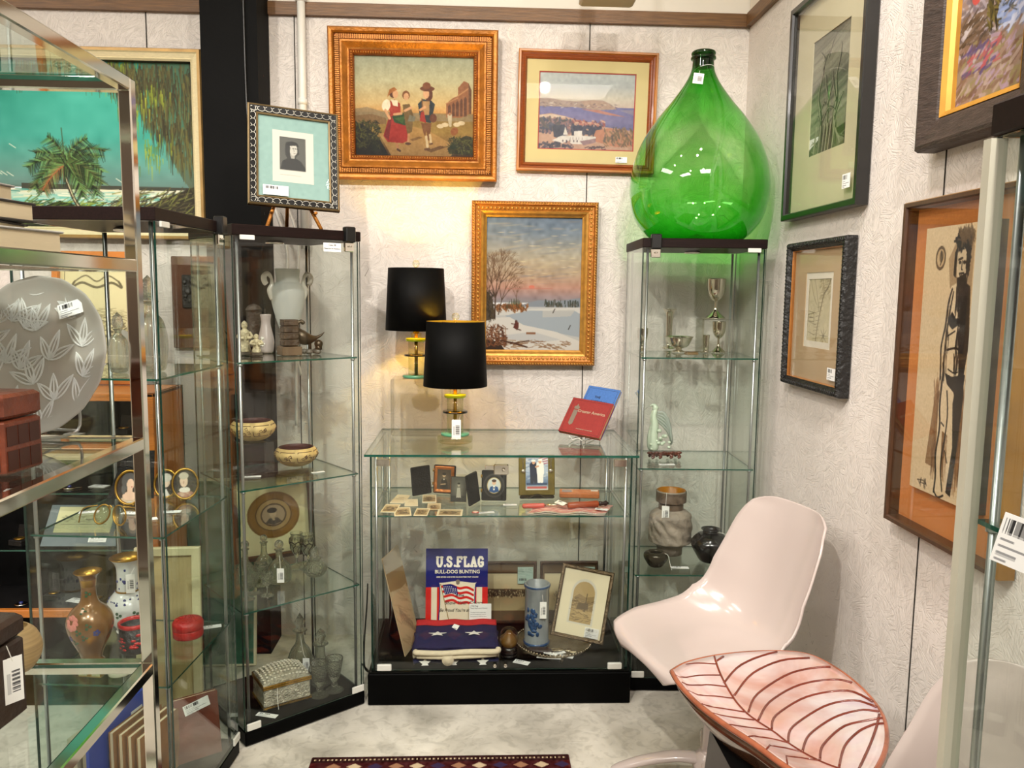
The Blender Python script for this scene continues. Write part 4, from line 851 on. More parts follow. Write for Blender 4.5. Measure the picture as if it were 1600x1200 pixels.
# ---------------------------------------------------------------- lamps on the counter
SHADEB = mat('black_paper_shade', (6, 6, 6), .6, 0, .1, spec=.12); SHADEG = mat('gold_shade_lining', (214, 168, 44), .35, .55, .08)
ACRG = glass('lamp_acrylic', (.97, .97, .9), (.80, .82, .62), 1.45); NEON = mat('chartreuse_acrylic', (190, 236, 30), .2, 0, .05, emit=None, coat=.5)
GREENG = mat('green_glass_disc', (96, 168, 128), .12, 0, .1, coat=.6); BULB = mat('frosted_bulb', (255, 226, 150), .4, 0, 0, emit=((255, 214, 120), 14))
def lamp(label, loc, riser):
    t = thing('table_lamp', label, 'lamp', loc, 0)
    z = 0
    if riser:
        MB().lathe([(.062, 0), (.064, .003), (.064, .022), (.061, .025)], 40).build('riser_disc', ACRG, t); z = .025
    MB().lathe([(.050, z), (.052, z + .002), (.052, z + .008), (.050, z + .010)], 40).build('base_disc', GREENG, t); z += .0102
    MB().lathe([(.030, z), (.030, z + .072)], 32).build('column', ACRG, t)
    MB().lathe([(.045, z + .0722), (.045, z + .078)], 36).build('black_disc', mat('black_acrylic', (10, 10, 12), .12, 0, .1, coat=.5), t)
    MB().lathe([(.030, z + .0782), (.030, z + .128)], 32).build('column', ACRG, t)
    MB().lathe([(.038, z + .1282), (.040, z + .131), (.040, z + .137), (.038, z + .140)], 36).build('chartreuse_disc', NEON, t)
    MB().lathe([(.020, z + .1402), (.020, z + .158)], 24).build('column', ACRG, t)
    MB().cyl((0, 0, z), .0065, .165, 14).build('stem', BRASS, t)
    zs = z + .158
    k = MB().lathe([(.013, zs), (.013, zs + .03), (.010, zs + .035)], 16).build('socket', BRASS, t)
    MB().lathe(smoothprof([(.011, zs + .034), (.028, zs + .075), (.024, zs + .095), (0, zs + .104)], 5), 20).build('bulb', BULB, t)
    sb, st, sh = .1155, .1045, .232; s0 = zs + .012
    sh_o = MB().lathe([(sb, s0), (st, s0 + sh), (st - .0016, s0 + sh), (sb - .0016, s0)], 64, caps=False)
    n = 64; sh_o.f += [(3 * n + i, 3 * n + (i + 1) % n, (i + 1) % n, i) for i in range(n)]; sh_o.mi = [0] * n + [1] * n + [1] * n + [1] * n; sh_o.sm += [True] * n
    sh_o.build('shade', [SHADEB, SHADEG], t)
    hp = MB()
    for a in (0, 1): hp.tube(path([(math.cos(a * math.pi) * .010, 0, zs + .02), (math.cos(a * math.pi) * .036, 0, zs + .08), (math.cos(a * math.pi) * .03, 0, zs + .15), (0, 0, s0 + sh - .008)], 5), .0016, 6)
    for a in (0, 2.09, 4.19): hp.tube([(0, 0, s0 + sh - .008), (math.cos(a) * (st - .001), math.sin(a) * (st - .001), s0 + sh - .006)], .0014, 6)
    hp.build('harp', BRASS, t)
    MB().lathe([(.006, s0 + sh - .008), (.006, s0 + sh + .004)], 12).ball((0, 0, s0 + sh + .017), .014, 16).build('finial', ACRG, t)
    l = bpy.data.lights.new('lamp_bulb_light', 'POINT'); l.energy = 11.0; l.color = (1, .62, .06); l.shadow_soft_size = .02
    o = bpy.data.objects.new('lamp_bulb_light', l); COL.objects.link(o); o.parent = t; o.location = (0, 0, zs + .125)
    return t
p = Z(711, 690, CT + .0005); fl = lamp('black shaded acrylic table lamp with white price tag standing low on the counter', p, True)
price_tag(fl, (.02, -.032, .10), (.006, -.060, .085), 1.25, wid=.026, hgt=.056)
RZ = 1.112; RBY = 3.07; xr = P(652, 596, y=RBY).x
t = thing('acrylic_riser', 'clear acrylic riser block under the rear black shaded lamp', 'riser', (xr, RBY, CT + .0005))
MB().box((0, 0, (RZ - CT) / 2), (.19, .13, RZ - CT - .001), bev=.004).build('block', ACRYL, t)
lamp('black shaded acrylic table lamp raised on a clear riser block against the wall', (xr - .004, RBY, RZ + .0005), False)

# ---------------------------------------------------------------- books on a wire easel
REDC = mat('red_book_cloth', (142, 42, 38), .75, 0, .08, 90, bump=.15, bscale=300); BLUEC = mat('blue_book_cloth', (66, 110, 176), .75, 0, .1, 120, bump=.15, bscale=300); PAGES = mat('page_edges', (222, 196, 150), .8, 0, .1, 20, stretch=(2, 300, 2))
SILVINK = mat('silver_stamping', (214, 202, 176), .35, .5, 0); GREYST = mat('grey_stamping', (138, 126, 112), .4, .3, 0)
def book(name, label, w, h, d, cover, mw, spine='left', group=None):
    """front cover faces -Y, foot at z=0; d = thickness"""
    t = thing(name, label, 'book', mw=mw, group=group)
    MB().box((0, .0012, h / 2), (w, .0024, h), bev=.001).box((0, d - .0012, h / 2), (w, .0024, h), bev=.001).box(((-1 if spine == 'left' else 1) * (w / 2 - .001), d / 2, h / 2), (.003, d, h), bev=.001).build('cover', cover, t)
    MB().box((.001, d / 2, h / 2), (w - .006, d - .005, h - .006)).build('pages', PAGES, t)
    return t
bz, ln = R(-33), R(40)
def lean(loc, rz, rx, ry=0.): return Matrix.Translation(loc) @ Euler((0, 0, rz)).to_matrix().to_4x4() @ Euler((-rx, 0, 0)).to_matrix().to_4x4() @ Euler((0, ry, 0)).to_matrix().to_4x4()
base = Vector(Z(905, 689, CT + .0005))
es = thing('wire_easel', 'small white wire easel holding two books on the counter', 'easel', base, bz)
for s in (-1, 1):
    MB().tube(path([(s * .030, -.022, .020), (s * .030, -.020, .010), (s * .030, -.004, .008), (s * .030, .05, .004), (s * .030, .115, .003), (s * .030, .112, .045), (s * .026, .128, .09)], 6), .0017, 6).build('leg', WHITEPL, es)
MB().tube(path([(-.030, -.022, .020), (-.02, -.016, .006), (0, -.010, .012), (.02, -.016, .006), (.030, -.022, .020)], 6), .0017, 6).build('front_wire', WHITEPL, es)
MB().tube([(-.030, .115, .003), (.030, .115, .003)], .0017, 6).build('rear_wire', WHITEPL, es)
rb = book('red_book', 'red cloth book with silver lettering leaning on a wire easel on the counter', .172, .152, .016, REDC, lean(base + Euler((0, 0, bz)).to_matrix() @ Vector((0, -.0095, .026)), bz, ln, R(5)))
lettering('Greater America', .0185, rb, (.014, -.0006, .098), SILVINK, sx=.9)
lettering('PUBLISHED BY THE AUTHOR', .0052, rb, (.014, -.0006, .022), SILVINK)
MB().prism([(-.061, .04), (-.052, .032), (-.043, .04), (-.043, .1), (-.061, .1)], .0004).build('emblem', GREYST, rb, loc=(0, -.0006, 0)); MB().prism([(-.061, .104), (-.043, .104), (-.040, .114), (-.048, .118), (-.052, .128), (-.056, .118), (-.064, .114)], .0004).build('emblem_crown', GREYST, rb, loc=(0, -.0006, 0))
b = MB(); 
for x, z, dx, dz in ((0, .008, .156, .0008), (0, .144, .156, .0008), (-.078, .076, .0008, .136), (.078, .076, .0008, .136)): b.box((x, -.0002, z), (dx, .0004, dz))
b.build('ruled_border', mat('dark_red_ruling', (84, 22, 22), .6, 0, 0), rb)
bb = book('blue_book', 'blue cloth book standing behind the red one on the wire easel', .135, .215, .014, BLUEC, lean(base + Euler((0, 0, bz)).to_matrix() @ Vector((.012, .0135, .0215)), bz, ln, R(5)))
lettering('THE', .014, bb, (-.012, -.0006, .168), INK); lettering('AMERICAN', .014, bb, (0, -.0006, .148), INK)
b = MB()
for x, z, dx, dz in ((0, .206, .12, .0008), (-.06, .11, .0008, .19), (.06, .11, .0008, .19)): b.box((x, -.0002, z), (dx, .0004, dz))
b.build('ruled_border', INK, bb)

# ---------------------------------------------------------------- counter shelf
S1 = .6714
BLKL = mat('black_leather', (16, 15, 15), .5, 0, .3, 60, bump=.3, bscale=150, spec=.3)
def art_tintype():
    c = Cv(40, 52, (74, 62, 48)); c.ell(.5, .5, .48, .48, (96, 82, 62), 1, soft=.6); c.poly([(.25, 1), (.3, .55), (.42, .45), (.58, .45), (.74, .58), (.8, 1)], (52, 46, 38)); c.ell(.5, .3, .11, .10, (196, 168, 130)); c.ell(.5, .23, .13, .07, (40, 32, 24)); c.poly([(.4, .46), (.6, .46), (.5, .54)], (206, 196, 170)); c.line([(.3, .75), (.6, .72)], .06, (180, 152, 116)); return c
def hinged_case(label, px, py, rz_in, rz_case, wdt, hgt, oval):
    q = Z(px, py, S1 + .001); t = thing('photograph_case', label, 'photograph case', q, 0, None)
    m = Matrix.Translation((0, 0, .0022)) @ Matrix.Rotation(rz_case, 4, 'Z') @ Matrix.Rotation(R(-8), 4, 'X')
    o = MB().box((wdt / 2, .007, hgt / 2), (wdt, .012, hgt), bev=.003).build('case', BLKL, t); o.matrix_local = m
    lid = MB().box((-wdt / 2 - .001, .006, hgt / 2), (wdt, .009, hgt), bev=.003).build('lid', BLKL, t); lid.matrix_local = Matrix.Translation((0, 0, .0022)) @ Matrix.Rotation(rz_in, 4, 'Z') @ Matrix.Rotation(R(-8), 4, 'X')
    for z in (.28, .75): h_ = MB().cyl((0, 0, hgt * z), .003, .012, 8).build('hinge', BRASS, t); h_.matrix_local = m
    if not oval:
        f = frame_mesh(o, wdt - .008, hgt - .008, [(0, 0), (.0, .003), (.004, .005), (.012, .003), (.013, .001)], mat('copper_mount', (176, 104, 46), .35, .6, .25, 60, bump=.4), name='mount'); f.location = (wdt / 2, .001, hgt / 2)
        art_tintype().mesh('tintype', wdt - .03, hgt - .03, o, (wdt / 2, -.0012, hgt / 2))
    else:
        c = Cv(60, 80, (20, 19, 18)); c.ell(.5, .5, .46, .42, (62, 60, 56)); c.ell(.5, .5, .40, .36, (34, 33, 32)); c.ell(.5, .5, .30, .28, (196, 176, 120)); c.ell(.5, .5, .27, .255, (206, 210, 204)); c.poly([(.28, .70), (.34, .55), (.5, .5), (.66, .55), (.72, .70), (.5, .755)], (44, 84, 138)); c.poly([(.45, .5), (.55, .5), (.53, .66), (.47, .66)], (236, 234, 226)); c.ell(.5, .40, .085, .085, (224, 184, 150)); c.ell(.5, .335, .10, .05, (74, 50, 34)); c.poly([(.46, .56), (.54, .56), (.5, .62)], (20, 20, 24))
        c.mesh('miniature', wdt - .006, hgt - .006, o, (wdt / 2, .0006, hgt / 2))
    return t
hinged_case('open black hinged case holding a seated tintype portrait in a copper mount', 676, 771, R(38), R(-14), .086, .108, False)
hinged_case('open black hinged case holding a small oval miniature of a man in blue', 752, 783, R(66), R(-4), .092, .112, True)
t = thing('tintype_photograph', 'small loose tintype of a standing girl leaning before the hinged cases', 'photograph', mw=lean(Z(716, 784, S1 + .003), R(-6), R(12)))
MB().box((0, .001, .046), (.058, .0016, .092)).build('plate', BLKL, t)
c = Cv(36, 56, (92, 90, 86)); c.ell(.5, .5, .45, .45, (128, 126, 118), 1, soft=.6); c.rect(0, .78, 1, 1, (60, 60, 60)); c.poly([(.35, .86), (.40, .44), (.6, .44), (.68, .86)], (214, 208, 196)); c.ell(.5, .33, .08, .07, (206, 196, 178)); c.ell(.5, .27, .09, .04, (44, 40, 36)); c.line([(.45, .86), (.45, .95)], .04, (40, 36, 34)); c.line([(.57, .86), (.57, .95)], .04, (40, 36, 34))
c.mesh('picture_side', .054, .088, t, (0, -.0004, .046)); pane(t, 'sleeve', (0, -.003, .048), (.066, .0006, .104), 1, ACRYL, ACRYL)
# brass frame with two sailors
t = thing('standing_photo_frame', 'olive brass standing frame with a coloured picture of two sailors', 'frame', mw=lean(Z(839, 779, S1 + .003), R(3), R(9)))
OLB = mat('olive_brass', (128, 112, 52), .38, .7, .25, 30)
MB().box((0, .004, .088), (.136, .007, .152), bev=.002).build('plate', OLB, t)
c = Cv(60, 90, (196, 200, 206)); c.vg([(0, (190, 196, 208)), (.5, (170, 186, 206)), (.8, (96, 120, 150)), (1, (220, 214, 204))]); c.dabs(70, (0, .1, 1, .8), .1, .03, [(140, 160, 190), (214, 214, 214), (110, 130, 160)], .6)
for k in range(7): c.line([(.6, .10 + .03 * k), (.98, .02 + .035 * k)], .016, (190, 50, 56) if k % 2 == 0 else (236, 232, 226))
c.rect(.03, .8, .97, .86, (54, 74, 104)); c.line([(.3, .46), (.28, .78)], .15, (44, 48, 62), 1, .10); c.line([(.42, .46), (.44, .78)], .13, (44, 48, 62), 1, .09); c.line([(.34, .30), (.36, .5)], .22, (40, 46, 66)); c.ell(.35, .21, .07, .055, (206, 160, 130)); c.ell(.35, .16, .10, .03, (244, 242, 236))
c.line([(.60, .46), (.6, .76)], .13, (238, 236, 230), 1, .09); c.line([(.70, .46), (.72, .76)], .13, (238, 236, 230), 1, .09); c.line([(.64, .28), (.66, .5)], .22, (240, 238, 232)); c.ell(.64, .19, .07, .055, (210, 164, 134)); c.ell(.64, .14, .10, .03, (244, 242, 236)); c.line([(.45, .34), (.56, .32)], .05, (206, 160, 130))
c.rect(.06, .90, .94, .96, (196, 74, 70), .8)
c.mesh('picture_side', .084, .13, t, (0, -.0006, .097))
for s in (-1, 1):
    MB().tube(path([(s * .052 - .006, -.003, .155), (s * .052, -.003, .13), (s * .052 + .004, -.003, .11)], 4), .0012, 6).tube(path([(s * .052 + .006, -.003, .155), (s * .052, -.003, .13), (s * .052 - .003, -.003, .11)], 4), .0012, 6).lathe([(.005, 0), (.008, .003), (.005, .006)], 14, M=Matrix.Translation((s * .052, -.003, .104)) @ Matrix.Rotation(R(90), 4, 'X')).build('ornament', SILVER, t)
MB().tube(path([(-.05, -.006, .008), (-.03, -.016, .004), (-.01, -.010, .014), (.01, -.010, .014), (.03, -.016, .004), (.05, -.006, .008)], 6), .005, 8, sq=.6).box((0, .0, .006), (.13, .012, .012), bev=.003).build('foot_rail', mat('dark_bronze', (52, 44, 32), .4, .7, .2), t)
# small photographs lying flat
def card_art(k, seed):
    c = Cv(34, 22, (222, 206, 168)); c.rs = np.random.RandomState(seed)
    if k: c.vg([(.08, (206, 184, 140)), (.92, (150, 124, 84))], .06, .94); c.ell(.5, .55, .30, .26, (96, 76, 50), .8); c.dabs(40, (.1, .3, .9, .8), .18, .06, [(70, 54, 34), (190, 166, 124), (110, 88, 58)], .8)
    else: c.rect(.3, .3, .7, .36, (170, 150, 116)); c.line([(.2, .5), (.75, .55)], .03, (176, 156, 120))
    return c
for i, (x0, y0, x1, y1, k, lab) in enumerate(((610.6, 772.6, 640, 788, 0, 'blank backed old photograph card in the rear row behind other cards'), (629, 780, 655.6, 793, 0, 'blank backed old photograph card half over the rear one on the shelf'), (657, 772.6, 684, 787, 1, 'sepia photograph card nearest the open black cases on the shelf'), (594, 788, 626, 803, 1, 'sepia photograph card at the outer end of the shelf row'), (611, 793, 645, 809, 1, 'sepia photograph card tilted at the front edge of the shelf'), (645, 796, 672, 810, 1, 'sepia photograph card showing a dark group at the shelf front edge'), (665, 786, 691, 799, 2, 'dark brown photograph lying behind the front row of cards'), (680, 799, 724.5, 811, 1, 'wide double photograph card at the front edge under the loose tintype'))):
    q0, q1 = P(x0, y1, z=S1), P(x1, y0, z=S1); w_, h_ = q1.x - q0.x, q1.y - q0.y
    t = thing('photograph_card', lab, 'photograph', ((q0.x + q1.x) / 2, (q0.y + q1.y) / 2, S1 + .0012 + .0013 * (i % 2)), R((-8, 5, 3, -4, 7, -3, 2, -2)[i]), 'photograph cards on the counter shelf')
    w_ *= .92; h_ *= .86
    MB().box((0, 0, 0), (w_, h_, .001)).build('mount', CREAM if k != 2 else mat('brown_card', (96, 74, 50), .7), t); card_art(k, i).mesh('picture_side', w_ * .96, h_ * .94, t, (0, 0, .0009), rot=(R(-90), 0, 0))
t = thing('button_pin', 'round red and white button pin lying on the shelf edge', 'badge', Z(743, 801, S1 + .0008)); MB().lathe([(.012, 0), (.013, .002), (.009, .0045), (0, .006)], 20).build('pin', mat('cream_enamel', (226, 196, 170), .25, 0, .1), t); MB().lathe([(.0132, .0015), (.0118, .0042)], 20, caps=False).build('rim', mat('red_enamel', (176, 44, 40), .25), t)
flat_label('paper_label', 'white price label beside the button pin on the glass shelf', Z(760, 801, S1 + .0005), R(12), .056, .018, seed=5)
flat_label('paper_label', 'white price label lying behind, next to the oval miniature case', Z(797, 789, S1 + .0005), R(0), .05, .018, seed=6)
# handkerchief, box lid, tools
c = Cv(90, 50, (216, 206, 190)); 
for k in range(9): c.line(path([(.02, .06 + k * .11), (.3, .02 + k * .11), (.6, .10 + k * .11), (1, .04 + k * .11)], 5), .05, (184, 36, 44))
c.rect(.0, .86, 1, 1, (198, 190, 176)); c.dabs(60, (0, .84, 1, 1), .06, .02, [(80, 74, 70), (150, 140, 130)], .7); c.rect(.66, .84, .88, .94, (232, 230, 224)); 
for k in range(10): c.rect(.68 + k * .018, .86, .69 + k * .018, .92, (50, 50, 50))
t = thing('striped_handkerchief', 'red and white striped flag handkerchief spread on the counter shelf', 'cloth', Z(893, 802, S1 + .0035), R(-3))
hk = c.mesh('cloth', .275, .118, t, fn=lambda x, z: (x + z * .35, z, .004 + .003 * math.sin(x * 55 + z * 20) + .0015 * math.sin(z * 90)))
MB().grid(lambda u, v: ((u - .5) * .272 + (v - .5) * .115 * .35, (v - .5) * .115, .0012 + .002 * math.sin((u - .5) * .272 * 55 + (v - .5) * .115 * 20)), 20, 8, thick=.001).build('underside', mat('white_cotton', (216, 206, 190), .85), t)
t = thing('flat_box', 'flat tan box with a small flag printed on its lid behind the rolled tools', 'box', Z(905, 776, S1 + .001), R(-6)); MB().box((0, 0, .011), (.15, .062, .020), bev=.003).build('body', mat('tan_leatherette', (176, 106, 62), .5, 0, .2, 40, bump=.2), t)
c = Cv(60, 26, (196, 122, 76)); c.rect(.05, .12, .3, .8, (90, 96, 130)); 
for k in range(5): c.rect(.05, .12 + .14 * k, .34, .18 + .14 * k, (220, 196, 170))
c.dabs(50, (.36, .1, .96, .9), .14, .03, [(160, 80, 60), (214, 170, 130), (230, 206, 180)], .7); c.rect(.8, .1, .98, .45, (226, 226, 222)); c.mesh('lid_print', .146, .058, t, (0, 0, .0214), rot=(R(-90), 0, 0))
WR = mat('turned_redwood', (150, 66, 30), .4, 0, .2, 12); PK = mat('salmon_paint', (196, 88, 76), .4, 0, .08)
def turned(name, label, cat, a, b, parts):
    A, B_ = Vector(a), Vector(b); t = thing(name, label, cat, A); d = B_ - A; L = d.length; M = d.to_track_quat('Z', 'X').to_matrix().to_4x4()
    for nm, pr, m in parts: MB().lathe([(r_, f * L) for r_, f in pr], 16, M=M).build(nm, m, t)
    return t
turned('turned_tool', 'slim steel tool with salmon painted handle lying across the handkerchief', 'tool', Vector(Z(816, 791, S1 + .016)), Vector(Z(893, 788, S1 + .017)), (('handle', [(.004, 0), (.0085, .02), (.0095, .2), (.008, .4), (.0095, .42), (.006, .45)], PK), ('blade', [(.0035, .45), (.003, .8), (.001, 1)], SILVER)))
turned('rolled_tool', 'turned redwood tool handle with dark end lying on the handkerchief', 'tool', Vector(Z(887, 790, S1 + .021)), Vector(Z(950, 786, S1 + .021)), (('grip', [(.006, 0), (.011, .02), (.012, .3), (.0105, .5), (.012, .7), (.011, .74), (.007, .76)], WR), ('dark_end', [(.007, .76), (.009, .8), (.006, .88), (.010, .94), (.004, 1)], mat('dark_horn', (44, 28, 24), .4))))
flat_label('paper_label', 'white label propped slanting on the tan box by the brass frame', Vector(Z(876, 786, S1 + .026)), R(-58), .05, .02, seed=8, rx=R(20)); flat_label('paper_label', 'white label lying on the end of the striped handkerchief', Vector(Z(940, 796, S1 + .012)), R(-24), .046, .02, seed=9)

# ---------------------------------------------------------------- counter deck
S0 = .1225
def flatprism(name, pts3, th, m, parent): 
    """a stiff sheet through four corners (bl, br, tr, tl) with thickness th behind its face"""
    bl, br, tr, tl = [Vector(p) for p in pts3]
    return MB().grid(lambda u, v: (bl * (1 - u) + br * u) * (1 - v) + (tl * (1 - u) + tr * u) * v, 1, 1, thick=th, smooth=False).build(name, m, parent)
# document in a sleeve leaning on the end pane
dn, df = Vector(Z(630, 1026, S0)) + Vector((-.030, 0, 0)), Vector((P(661, 990, z=S0).x + .01, P(661, 990, z=S0).y + .04, S0))
t = thing('signed_document', 'tan signed document in a plastic sleeve leaning inside the glass counter end', 'document', dn)
up = Vector((-.085, .03, .355)); e = Vector((.040, .165, 0))
z0v = Vector((0, 0, 0)); flatprism('sheet', (z0v, e, e + up, up), .0025, mat('tan_board', (206, 178, 138), .7, 0, .15, 8), t)
c = Cv(44, 80, (206, 184, 146)); c.vg([(0, (196, 186, 168)), (.24, (190, 180, 160))]); c.poly([(0, .16), (1, .22), (1, .44), (0, .34)], (150, 116, 70), .8); c.rect(.05, .40, .92, .97, (210, 180, 140)); 
for k in range(14): c.line([(.2 + .04 * k, .62 + .018 * k), (.26 + .04 * k, .55 + .018 * k), (.24 + .045 * k, .70 + .015 * k)], .005, (60, 48, 40), .8)
c.dabs(30, (.1, .4, .9, .95), .2, .006, [(170, 130, 90), (120, 90, 64)], .5, .5, .2)
_o = c.mesh('writing', 1, 1, t, fn=lambda x, z: tuple(e * (x + .5) + up * (z + .5) + Vector((.0012, -.0006, .0006))))
# black wedge case behind it
t = thing('black_case', 'black wedge shaped case with a small white label behind the signed document', 'case', Vector(Z(612, 1010, S0)) + Vector((-.035, .10, 0)), R(8)); MB().prism([(-.035, 0), (.045, 0), (.02, .13), (-.012, .13)], .06).build('body', BLKL, t); MB().box((.002, -.001, .085), (.014, .001, .022)).build('label', PAPER, t); MB().tube(path([(-.02, .03, .13), (-.01, .03, .155), (.015, .03, .15), (.015, .03, .13)], 5), .004, 6).build('handle', BLKPL, t)
# flag sign
NAVY = (22, 34, 112); REDS = (214, 40, 36); CR = (238, 226, 200)
c = Cv(200, 290, CR)
for k in range(6): c.rect(.0 + k * .182, .42, .09 + k * .182, 1, REDS)
c.rect(0, 0, 1, .425, NAVY)
c.poly(path([(.185, .355), (.24, .365), (.5, .345), (.78, .365), (.84, .355), (.81, .40), (.80, .60), (.815, .83), (.78, .865), (.62, .885), (.52, .93), (.42, .885), (.26, .865), (.205, .83), (.22, .60), (.215, .40), (.185, .355)], 5), NAVY)
c.poly(path([(.205, .368), (.25, .376), (.5, .358), (.77, .376), (.82, .368), (.795, .41), (.785, .60), (.80, .82), (.77, .852), (.61, .872), (.52, .91), (.43, .872), (.27, .852), (.22, .82), (.235, .60), (.23, .41), (.205, .368)], 5), CR)
c.line([(.24, .39), (.40, .86)], .008, (150, 120, 60)); 
for k in range(7):
    v = .415 + .027 * k; c.line(path([(.27 + .010 * k, v + .002), (.40 + .006 * k, v - .012), (.54, v + .022), (.66, v + .012), (.76, v + .042)], 6), .027, REDS if k % 2 == 0 else (244, 238, 226))
c.poly([(.27, .40), (.40, .388), (.50, .415), (.52, .51), (.42, .49), (.31, .505)], NAVY)
for k in range(5):
    for j in range(7): c.ell(.295 + .03 * j + .006 * k, .418 + .017 * k + (.004 * j if j > 4 else 0), .006, .005, (240, 238, 230))
def slab_text(c, txt, u, v, w, h, col, th):
    G = {'U': [[(0, 0), (0, .7), (.2, 1), (.5, 1), (.7, .7), (.7, 0)]], 'S': [[(.66, .18), (.5, 0), (.15, 0), (.02, .22), (.15, .42), (.52, .55), (.68, .76), (.52, 1), (.15, 1), (0, .8)]], '.': [[(.05, .95), (.06, .97)]],
         'F': [[(.1, 0), (.1, 1)], [(.1, 0), (.72, 0), (.72, .18)], [(.1, .48), (.5, .48)], [(-.05, 1), (.3, 1)]], 'L': [[(.1, 0), (.1, 1), (.7, 1), (.7, .8)], [(-.05, 0), (.28, 0)]], 'A': [[(0, 1), (.35, 0), (.7, 1)], [(.15, .66), (.55, .66)], [(-.1, 1), (.14, 1)], [(.56, 1), (.8, 1)]], 'G': [[(.66, .2), (.5, 0), (.2, 0), (0, .3), (0, .7), (.2, 1), (.5, 1), (.68, .85), (.68, .58), (.42, .58)]]}
    x = u
    for ch in txt:
        for st in G[ch]: c.line([(x + a * w, v + b * h) for a, b in st], th, col)
        if ch == 'U': c.line([(x - .1 * w, v), (x + .2 * w, v)], th * .8, col); c.line([(x + .55 * w, v), (x + .85 * w, v)], th * .8, col)
        x += w * (.45 if ch == '.' else 1.18)
slab_text(c, 'U.S.FLAG', .185, .095, .098, .098, (244, 238, 222), .026)
t = thing('flag_sign', 'navy red and white sign advertising flag bunting inside the glass counter', 'sign', mw=lean(Z(713, 1000, S0), R(0), R(9)))
sw, sh = .236, .345
MB().box((0, .0025, sh / 2), (sw, .003, sh), bev=.001).build('board', mat('sign_back', (60, 40, 60), .6), t)
c.mesh('print', sw, sh, t, (0, .0008, sh / 2), m=vcol('glossy_print', .25, .3))
LT = mat('cream_sign_ink', (240, 232, 212), .5, 0, 0)
lettering('BULL-DOG BUNTING', .0185, t, (.002, -.0004, sh * .745), LT, bold=.0004, sx=.97); lettering('SIZES SEWED AND DYED GUARANTEED FAST COLORS', .0072, t, (.002, -.0004, sh * .688), LT, bold=.0002, sx=.9)
lettering('48 STAR', .009, t, (.012, -.0004, sh * .485), INK, bold=.0002); lettering('Show Your Colors', .019, t, (.026, -.0004, sh * .405), INK, shear=.35); lettering("Be Proud You're an American", .0175, t, (.022, -.0004, sh * .325), INK, shear=.35, sx=.82)
MB().prism([(-.006, -.008), (0, -.011), (.006, -.008), (.008, .006), (0, .009), (-.008, .006)], .0005).build('maker_mark', GREYST, t, loc=(.004, 0, sh * .635))
# typed card
t = thing('typed_card', 'white typed information card leaning on the flag sign', 'card', mw=lean(Vector(Z(750, 996, S0)) + Vector((0, -.048, 0)), R(0), R(8)))
MB().box((0, .0006, .082), (.083, .001, .130)).build('card', PAPER, t)
for k, (tx, sz) in enumerate((('1940 Flag', .0075), ('Never been out of the box', .0058), ('', 0), ('This flag has the original sign', .005), ('and was bought by a store in', .005), ('the summer of 1940 for show', .005), ('', 0), ('In January a new star was set', .005), ('out and the flag was retired', .005), ('before it had ever been flown', .005), ('from its pole, so it was kept', .005), ('folded in its box ever since', .005), ('', 0), ('The sign is included with it', .005))):
    if tx: lettering(tx, sz, t, (-.037, -.0003, .138 - k * .0078), mat('grey_type', (60, 60, 64), .7), align='LEFT', name='typing', depth=.0001)
# folded flag
FN = mat('navy_cotton', (20, 22, 66), .85, 0, .15, 80, bump=.2, bscale=400); FR = mat('red_cotton', (176, 34, 36), .85, 0, .1, 80); FC = mat('cream_cotton', (224, 208, 180), .85, 0, .08, 60, bump=.25, bscale=60)
q = Vector(Z(706, 1046, S0)); t = thing('folded_flag', 'folded navy flag with white stars and a rolled cream hem before the sign', 'flag', q + Vector((.012, .092, .001)), R(1.0)); t.scale = (.95, 1, 1)
def fold(w, d, h, z, m, name, rag=.004):
    return MB().grid(lambda u, v: ((u - .5) * (w + .006 * math.sin(9 * v)), (v - .5) * d, z + h * (1 - abs(2 * u - 1) ** 8 * .6) * (1 - abs(2 * v - 1) ** 6 * .8) + rag * .5 * math.sin(u * 14 + v * 5)), 24, 16, thick=h * .55).build(name, m, t)
fold(.318, .18, .018, .008, FN, 'lower_fold'); fold(.322, .17, .02, .026, FC, 'cream_fold'); fold(.325, .175, .022, .044, FN, 'navy_fold')
b = MB().grid(lambda u, v: ((u - .5) * .315, -.085 + v * .16, .060 + .012 * math.sin(math.pi * min(1, v * 1.6)) + .016 * v + .002 * math.sin(u * 17)), 24, 14, thick=.01).build('star_field', FN, t)
MB().grid(lambda u, v: ((u - .5) * .315, .072 + v * .022, .0775 + .012 * v + .002 * math.sin(u * 17)), 24, 3, thick=.01).build('red_stripe', FR, t)
WS = mat('white_star_cotton', (236, 234, 226), .85)
def star(r, n=5): return [(math.sin(k * math.pi / n) * (r if k % 2 == 0 else r * .40), math.cos(k * math.pi / n) * (r if k % 2 == 0 else r * .40)) for k in range(2 * n)]
for k, (x, v) in enumerate(((-.072, .55), (.068, .53))):
    zf = .060 + .012 * math.sin(math.pi * min(1, v * 1.6)) + .016 * v + .002 * math.sin((x / .315 + .5) * 17)
    o = MB().prism(star(.036), .0012).build('star', WS, t, loc=(x, -.085 + v * .16 - .001, zf + .0045), rot=(R(-101), 0, 0))
MB().tube(path([(-.150, -.088, .048), (-.14, -.104, .052), (-.05, -.108, .050), (.05, -.107, .054), (.145, -.104, .052), (.158, -.09, .056)], 6), [.011] * 31, 10, sq=.9).tube(path([(-.145, -.095, .034), (-.05, -.108, .036), (.06, -.106, .037), (.15, -.096, .038)], 6), .008, 8).build('rolled_hem', FC, t)
for x in (-.115, -.01, .10): MB().prism([(a_, max(b_, -.008)) for a_, b_ in star(.024)], .0012).build('star', WS, t, loc=(x, -.097, .010), rot=(R(-30), 0, R(3)))
